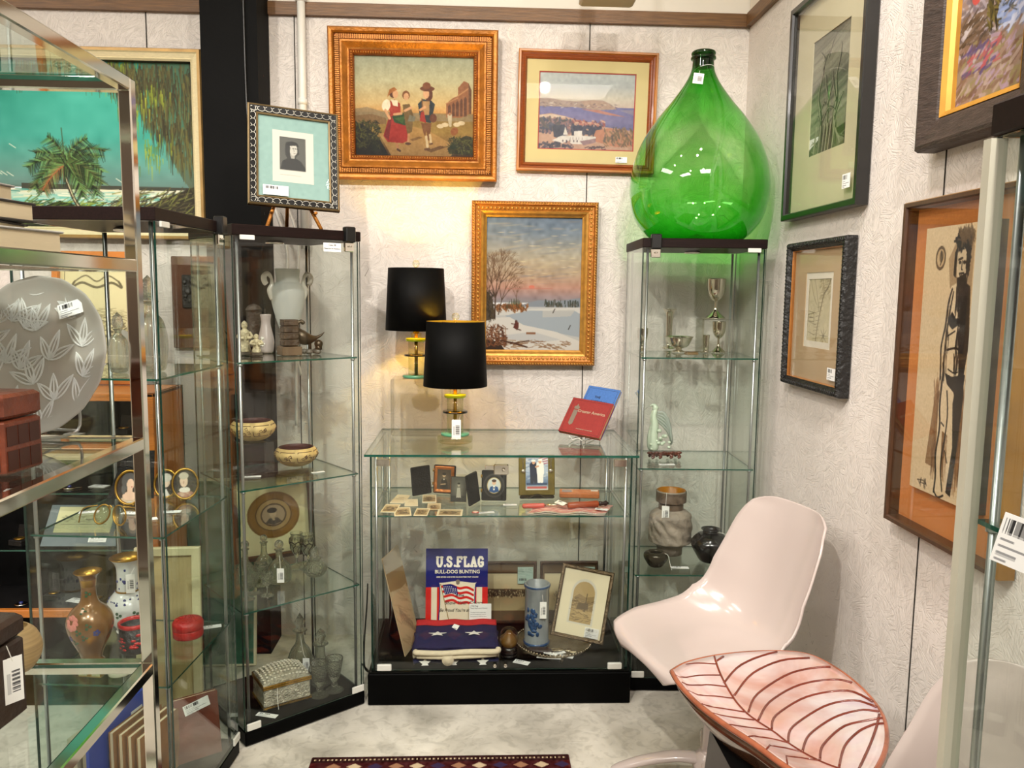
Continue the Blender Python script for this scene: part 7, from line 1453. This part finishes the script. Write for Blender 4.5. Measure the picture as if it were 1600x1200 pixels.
# miniatures
def mini(lab, loc, rz, s, kind, mw=None):
    t = thing('oval_miniature', lab, 'miniature', mw=lean(loc, rz, R(14))); rx_, rz_ = .0365 * s, .046 * s
    M_ = Matrix.Translation((0, 0, rz_ + .006)) @ Matrix.Rotation(R(90), 4, 'X') @ Matrix.Diagonal((1, rz_ / rx_, 1, 1))
    MB().lathe([(rx_, -.006), (rx_ + .004, -.003), (rx_ + .004, .002), (rx_, .004), (rx_ - .002, .001), (rx_ - .002, -.006)], 40, M=M_, caps=False).build('frame', BRASS, t)
    MB().lathe([(rx_ - .001, -.005), (rx_ - .001, -.0035)], 36, M=M_).build('backing', BLKL, t)
    c = Cv(44, 56, (56, 44, 36)); c.noise(6, 6)
    if kind == 0: c.poly([(.18, 1), (.26, .72), (.42, .62), (.58, .62), (.76, .74), (.84, 1)], (206, 180, 150)); c.ell(.5, .66, .20, .10, (228, 190, 164)); c.poly([(.2, 1), (.3, .82), (.5, .78), (.72, .82), (.8, 1)], (214, 206, 190)); c.ell(.46, .32, .19, .2, (88, 84, 82)); c.ell(.51, .40, .10, .13, (232, 194, 168)); c.line([(.5, .5), (.5, .6)], .12, (228, 190, 164)); c.ell(.33, .5, .06, .12, (92, 88, 86)); c.ell(.55, .46, .02, .012, (180, 90, 84))
    elif kind == 1: c.poly([(.1, 1), (.2, .72), (.5, .6), (.8, .72), (.9, 1)], (176, 128, 110)); c.dabs(40, (.2, .72, .8, .98), .1, .03, [(206, 180, 150), (150, 100, 88)], .8); c.ell(.48, .62, .17, .07, (222, 214, 200)); c.ell(.46, .40, .12, .15, (226, 196, 170)); c.ell(.46, .26, .15, .09, (196, 184, 164)); c.line([(.46, .4), (.45, .46)], .02, (190, 150, 130))
    else: c.poly([(.2, 1), (.5, .6), (.8, 1)], (214, 206, 196)); c.ell(.5, .42, .13, .15, (224, 196, 172)); c.ell(.5, .3, .18, .12, (200, 192, 180))
    k_ = c.c; hh, ww = k_.shape[:2]; c.c = k_[(np.linspace(.10, .84, hh) * hh).astype(int)][:, (np.linspace(.13, .87, ww) * ww).astype(int)]
    # the ivory sheet is an oval cut to the frame
    me = c.mesh('portrait', rx_ * 2, rz_ * 2, t, (0, .0028, rz_ + .006))
    bm = bmesh.new(); bm.from_mesh(me.data); bmesh.ops.delete(bm, geom=[v for v in bm.verts if (v.co.x / (rx_ - .001)) ** 2 + (v.co.z / (rz_ - .0015)) ** 2 > 1], context='VERTS'); bm.to_mesh(me.data); bm.free()
    for x in (-1, 1): MB().ball((x * .012, -.004, .003), .003, 8).build('foot', BRASS, t)
    return t
q = Vector(Z(201, 778, H2)); t = thing('dark_display_board', 'dark board standing behind the portrait of a woman in a low white dress', 'board', mw=lean((q.x - .006, q.y - .01, H2 + .0024), R(4), R(10))); MB().prism([(-.07, 0), (.06, 0), (.06, .14), (-.02, .14)], .006).build('panel', BLKL, t); MB().prism([(-.02, .012), (.02, .012), (0, .1)], .003).build('strut', BLKPL, t, loc=(0, .0066, 0))
mini('oval miniature of a grey haired woman in a low white dress, brass framed', (q.x * .96, q.y * .96, H2 + .001), R(6), 1.0, 0)
q = Vector(Z(249, 787, H2)); mini('small pale oval miniature half hidden behind the chrome post', (q.x, q.y + .05, H2 + .001), R(4), .85, 2)
q = Vector(Z(291, 783, H2)); mini('round brass framed miniature of a woman in a white ruff', (q.x, q.y + .04, H2 + .001), R(18), .92, 1)
q = Vector(Z(165, 826, H2)); t = thing('brass_eyeglasses', 'folded antique brass spectacles leaning on the middle glass shelf', 'spectacles', (q.x, q.y + .03, H2 + .001), R(-12))
for x, a in ((-.024, R(25)), (.026, R(-20))): 
    M_ = Matrix.Translation((x, 0, .027)) @ Matrix.Rotation(a, 4, 'Y') @ Matrix.Rotation(R(75), 4, 'X'); b = MB().tube([(.019 * math.cos(k * math.pi / 12), .026 * math.sin(k * math.pi / 12), 0) for k in range(24)], .0022, 6, M=M_, closed=True); b.build('rim', BRASS, t); MB().lathe([(.0175, -.0004), (.0175, .0004)], 24, M=M_ @ Matrix.Diagonal((1, 1.38, 1, 1))).build('lens', ACRYL, t)
MB().tube(path([(-.006, 0, .045), (0, 0, .052), (.006, 0, .045)], 4), .002, 6).build('bridge', BRASS, t)
for s, e in ((-1, (-.085, -.01, .004)), (1, (.06, .05, .004))): MB().tube(path([(s * .036, 0, .05), (s * .04 + e[0] * .4, e[1] * .5, .04), e], 4), .0018, 6).build('temple', BRASS, t)
for k, (px, py, a, lab) in enumerate(((205, 802, -6, 'white label before the dark board on the miniature shelf'), (268, 800, 10, 'white label at the foot of the ruff miniature'), (230, 812, 30, 'white label by the door edge of the miniature shelf'), (120, 800, 15, 'white label at the far end behind the brass spectacles'))): flat_label('paper_label', lab, Z(px, py, H2 + .0008), R(a), .05, .022, seed=50 + k)
# vases
CLO = mat('brown_cloisonne', (116, 78, 30), .25, .25, .25, 20, coat=.5); CLW = mat('white_cloisonne', (214, 216, 214), .25, 0, .06, 30, coat=.5); CLB = mat('blue_enamel', (44, 54, 120), .25, 0, .2, coat=.4); CLG = mat('green_enamel', (44, 82, 50), .25, 0, .25, coat=.4); CLP = mat('rose_enamel', (206, 128, 116), .25, 0, .15, coat=.4)
def on_prof(pr, a, z, off=.0008):
    r = np.interp(z, [p[1] for p in pr], [p[0] for p in pr]) + off; return (r * math.cos(a), r * math.sin(a), z)
def petals(t, pr, a, z, n, R_, m, name):
    b = MB(); r = np.interp(z, [p[1] for p in pr], [p[0] for p in pr])
    for k in range(n):
        th = k * 2 * math.pi / n; aa = a + R_ * .62 * math.cos(th) / r; zz = z + R_ * .62 * math.sin(th); c_ = on_prof(pr, aa, zz, 0)
        b.ball((0, 0, 0), R_ * .48, 8, M=Matrix.Translation(c_) @ Matrix.Rotation(aa, 4, 'Z') @ Matrix.Diagonal((.14, 1, 1, 1)))
    return b.build(name, m, t)
VP = smoothprof([(.030, .002), (.032, .006), (.026, .016), (.034, .04), (.050, .075), (.058, .105), (.056, .128), (.043, .150), (.026, .166), (.0195, .185), (.0185, .215), (.022, .236), (.033, .250)], 5)
q = Z(120, 1034, H3, .0); t = thing('cloisonne_vase', 'brown cloisonne vase with a flared brass mouth and rose blossoms', 'vase', (q[0], q[1], H3 + .0008), R(0)); MB().lathe([(0, .002)] + VP, 40, caps=False).build('body', CLO, t); MB().lathe([(.033, .2502), (.035, .253), (.033, .254), (.021, .235), (.017, .2), (0, .19)], 32, caps=False).build('mouth', BRASS, t)
petals(t, VP, R(-115), .128, 8, .020, CLP, 'rose_blossom'); petals(t, VP, R(-125), .085, 5, .008, CLB, 'blue_blossom'); petals(t, VP, R(-50), .10, 5, .009, CLB, 'blue_blossom')
for a_, z_ in ((-88, .155), (-95, .105), (-70, .12), (-110, .075), (-75, .195), (-80, .09)): petals(t, VP, R(a_), z_, 3, .009, CLG, 'green_leaf')
WP = smoothprof([(.034, .002), (.036, .006), (.034, .014), (.050, .04), (.059, .07), (.056, .095), (.040, .118), (.031, .126), (.029, .15), (.029, .19), (.034, .208), (.044, .222)], 5)
q = Z(193, 985, H3, .0); t = thing('cloisonne_vase', 'white and blue cloisonne vase with brass rim and hanging tag', 'vase', (q[0], q[1], H3 + .0008)); MB().lathe([(0, .002)] + WP, 40, caps=False).build('body', CLW, t); MB().lathe([(.044, .2222), (.047, .225), (.044, .227), (.03, .205), (.025, .16), (0, .15)], 32, caps=False).build('mouth', BRASS, t); MB().lathe([(.0315, .124), (.034, .127), (.0315, .13)], 32, caps=False).build('neck_ring', BRASS, t)
b = MB(); rs = np.random.RandomState(31)
for k in range(70):
    a_ = rs.uniform(0, 6.28); z_ = rs.uniform(.132, .205) if k % 2 else rs.uniform(.095, .116); c_ = on_prof(WP, a_, z_, 0); b.ball((0, 0, 0), rs.uniform(.002, .005), 6, M=Matrix.Translation(c_) @ Matrix.Rotation(a_, 4, 'Z') @ Matrix.Diagonal((.25, 1, 1.3, 1)))
stuff(b.build('blue_scrolls', CLB, t))
for a_ in (-140, -95, -50, 0, 60, 120): petals(t, WP, R(a_), .07, 3, .010, CLG, 'green_leaf')
price_tag(t, (.03, -.02, .2), (.028, -.046, .185), 1., rz=R(10), wid=.024, hgt=.056)
BKC = mat('black_lacquer', (16, 12, 12), .4, 0, .2, 30, bump=.5, bscale=90); RDC = mat('red_lacquer', (176, 26, 26), .35, 0, .2, 30, bump=.4, bscale=80)
q = Z(212, 1028, H3, .05); t = thing('lacquer_pot', 'black lacquer brush pot with carved red dragon relief and red rim', 'pot', (q[0], q[1], H3 + .0008))
MB().lathe([(0, .003), (.040, .001), (.042, .006), (.040, .012), (.040, .072), (.036, .074), (.035, .01), (0, .009)], 36, caps=False).build('body', BKC, t); MB().lathe([(.0402, .0715), (.0425, .074), (.0425, .082), (.039, .084), (.0362, .082), (.0362, .0735)], 36, caps=False).build('rim', RDC, t)
b = MB(); rs = np.random.RandomState(5)
for a0, z0 in ((-120, .03), (-75, .028), (-30, .04)):
    for k in range(9):
        a_ = R(a0) + rs.normal(0, .22); z_ = z0 + rs.normal(0, .010); b.ball((0, 0, 0), rs.uniform(.003, .006), 6, M=Matrix.Translation((.0405 * math.cos(a_), .0405 * math.sin(a_), max(.012, min(.066, z_)))) @ Matrix.Rotation(a_, 4, 'Z') @ Matrix.Diagonal((.4, 1.5, .7, 1)))
stuff(b.build('dragon_relief', RDC, t))
q = Z(300, 1001, H3, .03); t = thing('lacquer_box', 'round carved red lacquer box on the lower glass shelf', 'box', (q[0] - .01, q[1], H3 + .0008)); MB().lathe([(0, .001), (.040, .001), (.042, .004), (.042, .022), (.041, .024)], 40).build('body', RDC, t); MB().lathe([(.0415, .0245), (.043, .027), (.043, .042), (.038, .050), (0, .051)], 40, caps=False).build('lid', RDC, t)
b = MB(); rs = np.random.RandomState(15)
for k in range(40): a_ = rs.uniform(0, 6.28); r_ = .034 * math.sqrt(rs.rand()); b.ball((r_ * math.cos(a_), r_ * math.sin(a_), .0508), .005, 6, sz=.35)
stuff(b.build('carved_relief', RDC, t))
flat_label('paper_label', 'white price label on the shelf edge beyond the round red box', Z(338, 980, H3 + .001), R(20), .06, .022, seed=61)
q = Z(176, 1070, H3, .022); t = thing('porcelain_tin', 'small round porcelain box with metal bands at the shelf front', 'box', (q[0], q[1], H3 + .0008)); MB().lathe([(.027, .001), (.028, .003), (.028, .013), (.0275, .014)], 32).build('body', mat('ivory_glaze', (216, 208, 188), .25, 0, .08, coat=.4), t); MB().lathe([(.0285, .0142), (.0292, .017), (.0292, .024), (.0285, .026)], 32).build('band', SILVER, t); MB().lathe([(.0282, .0262), (.022, .031), (0, .033)], 32, caps=False).build('lid', mat('floral_porcelain', (204, 200, 172), .25, 0, .35, 30, coat=.4), t)
q = Z(138, 1072, H3, .025); t = thing('gilt_box', 'small gilt box with enamel panels beside the round porcelain box', 'box', (q[0] - .004, q[1], H3 + .0008), R(-8)); MB().box((0, 0, .018), (.062, .034, .034), bev=.002).build('body', BRASS, t); b = MB(); 
for x in (-.018, .018): b.prism([(x - .011, .006), (x + .011, .006), (x + .011, .022), (x + .006, .029), (x - .006, .029), (x - .011, .022)], .001)
stuff(b.build('enamel_panels', mat('pale_enamel', (196, 190, 150), .3, 0, .3, 40), t, loc=(0, -.0185, 0)))
# bottom: papers, folder, albums
def standing(name, lab, cat, x, y, w, d, h, rz, m, lean_=0., pages=None, tagl=False):
    t = thing(name, lab, cat, mw=lean((x, y, H0 + .0012 + d * math.sin(R(lean_))), R(rz), R(lean_)))
    if pages:
        MB().box((0, -d / 2 + .0015, h / 2), (w, .003, h), bev=.001).box((0, d / 2 - .0015, h / 2), (w, .003, h), bev=.001).build('cover', m, t); MB().box((0, 0, h / 2), (w - .006, d - .0065, h - .006)).build('pages', pages, t)
    else: MB().box((0, 0, h / 2), (w, d, h), bev=.001).build('body', m, t); MB().box((w * .3, -d / 2 - .0006, h * .8), (w * .2, .0008, h * .06)).build('marker', PAPER, t)
    if tagl: barcode_label(t, 'price_label', (0, -d / 2 - .0012, h - .03), .075, .03, rot=(0, R(-12), 0), seed=62)
    return t
OLDP = mat('aged_paper_bundle', (188, 176, 150), .8, 0, .2, 60, stretch=(300, 300, 1)); MAR = mat('brown_marbled_cover', (134, 92, 48), .55, 0, .35, 22); LTH = mat('scuffed_red_brown_leather', (110, 52, 34), .42, 0, .35, 10, bump=.2, bscale=60, coat=.2)
for k, (x, rz, lab) in enumerate(((-1.028, 76, 'second bundle of aged papers beside the blue folder'), (-.990, 76, 'third bundle of aged papers next to the blue folder'))): standing('paper_bundle', lab, 'papers', x - .02, 2.17, .20, .028, .19 + .01 * k, rz, OLDP)
standing('blue_folder', 'bright blue folder standing among papers on the cabinet floor', 'folder', -.984, 2.15, .24, .010, .24, 76, mat('bright_blue_card', (20, 62, 168), .4, 0, .05))
for k in range(4): standing('old_album', ('brown marbled album against the blue folder', 'brown album second from the blue folder', 'brown album third from the blue folder', 'brown album behind the red brown leather book')[k], 'album', -.955 + .022 * k, 2.17 + .004 * k, .17, .016, .20 - .008 * k, 76, MAR, 0, PGS)
standing('leather_book', 'scuffed red brown leather book with a slanting white price label', 'book', -.812, 2.292, .125, .02, .185, 34, LTH, 10, PGS, True)

# ---------------------------------------------------------------- behind the cabinets
HONEY = mat('honey_oak', (190, 112, 40), .4, 0, .22, 6, stretch=(4, 40, 40), coat=.2); VEL = mat('black_velvet', (16, 15, 16), .95, 0, .2, spec=.1)
sx0, sx1, sy0, sy1, sz0, sz1 = -1.82, -1.058, 2.66, 2.93, .335, 1.095
t = thing('jewellery_showcase', 'honey oak showcase with dark lining and glass shelves of jewellery behind the vases', 'cabinet', (sx0, sy0, 0)); sw, sd = sx1 - sx0, sy1 - sy0
for x in (.012, sw - .012): MB().box((x, .012, (sz0 + sz1) / 2), (.024, .024, sz1 - sz0), bev=.002).build('stile', HONEY, t)
for z in (sz0 + .014, sz1 - .012): MB().box((sw / 2, .012, z), (sw - .05, .022, .026), bev=.002).build('rail', HONEY, t)
MB().box((sw / 2, sd - .006, (sz0 + sz1) / 2), (sw, .012, sz1 - sz0)).build('back', VEL, t)
for x in (.006, sw - .006): MB().box((x, sd / 2 + .012, (sz0 + sz1) / 2), (.012, sd - .04, sz1 - sz0)).build('side', HONEY, t)
MB().box((sw / 2, sd / 2, sz1 - .006), (sw, sd, .012), bev=.002).build('top', HONEY, t); MB().box((sw / 2, sd / 2 + .012, sz0 + .012), (sw - .03, sd - .03, .012)).build('floor_board', VEL, t)
MB().box((sw / 2, sd / 2 + .02, sz0 / 2), (sw - .04, sd - .06, sz0 - .004)).build('plinth', BLACKLAM, t)
shz = (.935, .755, .56)
for z in shz: pane(t, 'shelf', (sw / 2, sd / 2 + .012, z - .003), (sw - .032, sd - .045, .005), 2, SHELF, SEDGE)
rs = np.random.RandomState(77)
GC = mat('grey_jewel_card', (196, 196, 190), .6); kinds = ['label', 'case', 'brooch', 'label', 'brooch', 'case']
pl = ['upper', 'middle', 'lower']; cl = ['white', 'black', 'silver', 'grey', 'gilt', 'dark']
for k, z in enumerate(shz + (sz0 + .0185,)):
    for j in range(6):
        if k == 2 and j in (1, 2, 3, 4): continue
        x = sx1 - .075 - .085 * j; y = sy0 + .07 + .10 * rs.rand(); wh = ['upper shelf', 'middle shelf', 'lower shelf', 'velvet floor'][k]; od = ['first', 'second', 'third', 'fourth', 'fifth', 'sixth'][j]
        kd = kinds[(j + k) % 6]
        if kd == 'label': flat_label('jewel_label', 'white jewellery label lying %s from the oak stile on the %s of the showcase' % (od, wh), (x, y, z + .0006), R(rs.uniform(-25, 25)), .06, .035, seed=80 + j + 6 * k)
        elif kd == 'case':
            q_ = thing('jewel_case', 'dark jewel case standing %s from the oak stile on the %s of the showcase' % (od, wh), 'case', (x, y, z + .0006), R(rs.uniform(-20, 20))); MB().box((0, 0, .011), (.055, .045, .021), bev=.003).build('body', BLKL, q_); MB().box((0, .024, .040), (.055, .008, .045), bev=.002, rx=R(-12)).build('lid', BLKL, q_); MB().lathe([(.016, .0212), (.018, .024), (.012, .026), (0, .026)], 18).build('jewel', BRASS, q_)
        else:
            q_ = thing('brooch', 'silver brooch lying %s from the oak stile on the %s of the showcase' % (od, wh), 'brooch', (x, y, z + .0006)); MB().lathe([(.018, .0), (.022, .002), (.017, .005), (.010, .004), (0, .006)], 20).build('setting', SILVER, q_); MB().ball((0, 0, .007), .007, 10, sz=.6).build('stone', CLB if j % 2 else ROSE, q_); MB().tube(path([(.02, 0, .003), (.035, .01, .002), (.03, .03, .001)], 4), .0012, 5).build('chain', SILVER, q_)
# engraved card on a slanting board
q = P(134, 878, y=sy0 + .10); t = thing('engraving_card', 'yellowed engraved card on a blue grey board inside the oak showcase', 'print', mw=lean((q.x, sy0 + .05, .568), R(0), R(38))); MB().box((0, .004, .075), (.25, .006, .15)).build('board', mat('blue_grey_board', (104, 116, 122), .6, 0, .1), t)
c = Cv(70, 36, (216, 208, 160)); c.dabs(60, (.1, .35, .9, .6), .1, .03, [(150, 140, 104), (110, 104, 80), (190, 182, 140)], .7); c.rect(.1, .66, .9, .69, (150, 142, 110)); c.mesh('engraving', .19, .095, t, (.0, -.0003, .095)); flat = barcode_label(t, 'price_label', (.06, -.0006, .024), .06, .022, seed=90)
# map of a state in an orange wooden frame
c = Cv(110, 150, (222, 206, 156)); c.rect(.06, .04, .94, .96, (226, 212, 166)); c.line([(.06, .04), (.94, .04), (.94, .96), (.06, .96), (.06, .04)], .006, (110, 96, 66)); c.line(path([(.2, .19), (.16, .24), (.3, .20), (.5, .24), (.7, .20), (.84, .24), (.8, .19)], 5), .02, (110, 98, 70)); c.line(path([(.2, .19), (.35, .14), (.5, .19), (.65, .14), (.8, .19)], 5), .012, (120, 106, 76))
c.dabs(260, (.1, .48, .9, .80), .05, .008, [(96, 84, 60), (140, 126, 90), (70, 62, 46), (180, 166, 124)], .8, 0, .5); c.dabs(60, (.1, .42, .9, .5), .08, .006, [(150, 136, 100)], .7, 0, .2)
q = P(137, 470, y=2.86); t = picture('framed_map', 'old engraved town view map in an orange wooden frame on top of the showcase', 'picture', .305, .47, (q.x, 2.90, sz1 + .0015), 0, [(0, 0), (0, .014), (.003, .018), (.022, .018), (.026, .012), (.026, .004)], mat('orange_wood_frame', (196, 116, 44), .35, 0, .25, 9, coat=.3), rx=R(-6), art=c, ad=.004, artname='map', glaze=.0115)
for tx, x, s_ in (('GEORGIA', 0, .022), ('1776', -.085, .018), ('1976', .085, .018)): lettering(tx, s_, t, (x, -.0058, .405), mat('map_ink', (70, 60, 44), .7, 0, 0), sx=.9)
# carved dark panel
PNL = mat('brown_oak_board', (84, 46, 24), .4, 0, .25, 6); REL = mat('black_relief', (30, 26, 24), .4, 0, .3, 40, bump=.5)
q = P(302, 542, y=3.2); w_ = .19; zb = P(302, 545, y=3.22).z; zt = P(302, 400, y=3.22).z
t = thing('carved_relief', 'dark carved relief panel on a brown oak board hanging beside the black column', 'panel', (q.x, 3.276, zb)); MB().box((0, -.012, (zt - zb) / 2), (w_, .022, zt - zb), bev=.003).build('board', PNL, t); MB().box((.012, -.028, (zt - zb) * .62), (w_ * .68, .010, (zt - zb) * .36), bev=.003).build('relief_plate', REL, t)
b = MB(); rs = np.random.RandomState(44)
for k in range(30): b.ball((.012 + rs.uniform(-.055, .055), -.033, (zt - zb) * .62 + rs.uniform(-.05, .05)), rs.uniform(.005, .012), 7, sy=.5)
stuff(b.build('relief_carving', REL, t))
# leaning canvases
q = P(330, 1000, y=2.98); t = thing('leaning_canvas', 'plain green painted canvas with a cream edge leaning behind the angled cabinet', 'canvas', mw=lean((-1.01, 2.980, .004), R(2), R(6.5))); MB().box((0, .012, .36), (.34, .022, .718), bev=.002).build('stretcher', CREAM, t); c = Cv(60, 120, (74, 122, 104)); c.noise(8, 12).noise(5, 3); c.dabs(60, (0, 0, 1, 1), .2, .05, [(64, 110, 94), (86, 134, 114)], .5); c.mesh('painted_face', .325, .70, t, (0, .0005, .36), m=OILS)
t = thing('framed_blank_canvas', 'blank tan canvas in a cream wooden frame leaning behind the red lacquer box', 'canvas', mw=lean((-.975, 2.50, .004), R(4), R(3))); frame_mesh(t, .20, .62, [(0, -.0), (0, .014), (.004, .016), (.026, .014), (.026, .0)], CRM); MB().box((0, -.002, .31), (.16, .002, .58)).build('backing', mat('tan_card', (190, 166, 120), .7, 0, .08), t)
# cables beside the column
CBL = mat('white_cable', (216, 212, 204), .5, 0, .02)
x0 = P(399, 60, y=3.2).x
t = thing('white_cable', 'white cable bundle hanging down beside the black column', 'cable', (0, 0, 0))
MB().tube(path([(x0, 3.19, 2.62), (x0 + .004, 3.19, 2.2), (x0 - .004, 3.185, 2.02), (x0 + .012, 3.19, 1.9), (-.745, 3.2, 1.62), (-.742, 3.2, 1.45), (-.72, 3.22, 1.22), (-.72, 3.22, .9)], 8), .006, 8).tube(path([(x0 + .02, 3.2, 1.95), (-.715, 3.20, 1.7), (-.70, 3.22, 1.56), (-.72, 3.23, 1.45), (-.735, 3.22, 1.3), (-.70, 3.23, 1.1)], 8), .0045, 8).build('cable', CBL, t)
tg = MB().box((0, 0, 0), (.026, .001, .056)).build('warning_tag', PAPER, t, loc=(x0 + .012, 3.176, P(405, 126, y=3.18).z)); lettering('DO NOT REMOVE', .0055, tg, (0, -.0006, .016), REDC); lettering('THIS TAG', .0055, tg, (0, -.0006, .006), REDC)
t = thing('black_cable', 'thin black cable running down the edge of the black column', 'cable', (0, 0, 0)); MB().tube(path([(x0 - .012, 3.092, 2.6), (x0 - .010, 3.092, 2.2), (x0 - .002, 3.09, 2.02), (x0 + .02, 3.12, 1.85), (x0 + .03, 3.15, 1.72)], 8), .004, 8).build('cable', BLKPL, t)
t = thing('black_cable', 'black power cable looping on the floor beside the counter case', 'cable', (0, 0, 0)); MB().tube(path([(-.44, 3.0, .006), (-.40, 2.93, .006), (-.41, 2.88, .05), (-.42, 2.95, .12), (-.43, 3.1, .2), (-.44, 3.2, .25)], 8), .003, 8).build('cable', BLKPL, t)
# label inside the near cabinet
t = thing('hanging_label', 'large white printed label hanging inside the near glass cabinet', 'label', P(1592, 850, y=.69).to_tuple(), R(-50), ry=R(12)); MB().box((0, 0, 0), (.036, .0008, .048)).build('card', PAPER, t); barcode_label(t, 'print', (0, -.0007, 0), .036, .048, seed=95)

# ---------------------------------------------------------------- settle: whatever stands in a glass case keeps clear of its panes and rods
bpy.context.view_layer.update()
def settle(c, ang, x0, x1, y0, y1, z0, z1, skip=()):
    M = Matrix.Translation((c[0], c[1], 0)) @ Matrix.Rotation(ang, 4, 'Z'); Mi = M.inverted()
    for o in [o for o in COL.objects if o.parent is None and o.get('category') and o.get('category') != 'cabinet']:
        q = Mi @ o.matrix_world.translation
        if not (x0 - .09 < q.x < x1 + .09 and y0 - .09 < q.y < y1 + .09 and z0 < o.matrix_world.translation.z < z1): continue
        pts = [Mi @ (m.matrix_world @ Vector(b)) for m in [o] + list(o.children_recursive) if m.type == 'MESH' for b in m.bound_box]
        ax, bx = min(p.x for p in pts), max(p.x for p in pts); ay, by = min(p.y for p in pts), max(p.y for p in pts)
        if bx - ax > x1 - x0 or by - ay > y1 - y0: continue
        d = Vector((max(0, x0 - ax) - max(0, bx - x1), max(0, y0 - ay) - max(0, by - y1), 0))
        if d.length > 1e-5: o.matrix_world = Matrix.Translation((M.to_3x3() @ d)) @ o.matrix_world
for cc, aa in ((LL, la), (RL, ra), (TL_, ta)): settle(cc, aa, -.178, .178, -.160, .160, .04, 1.5)
settle((.088, 2.91), 0, -.428, .428, -.204, .205, .11, .88)
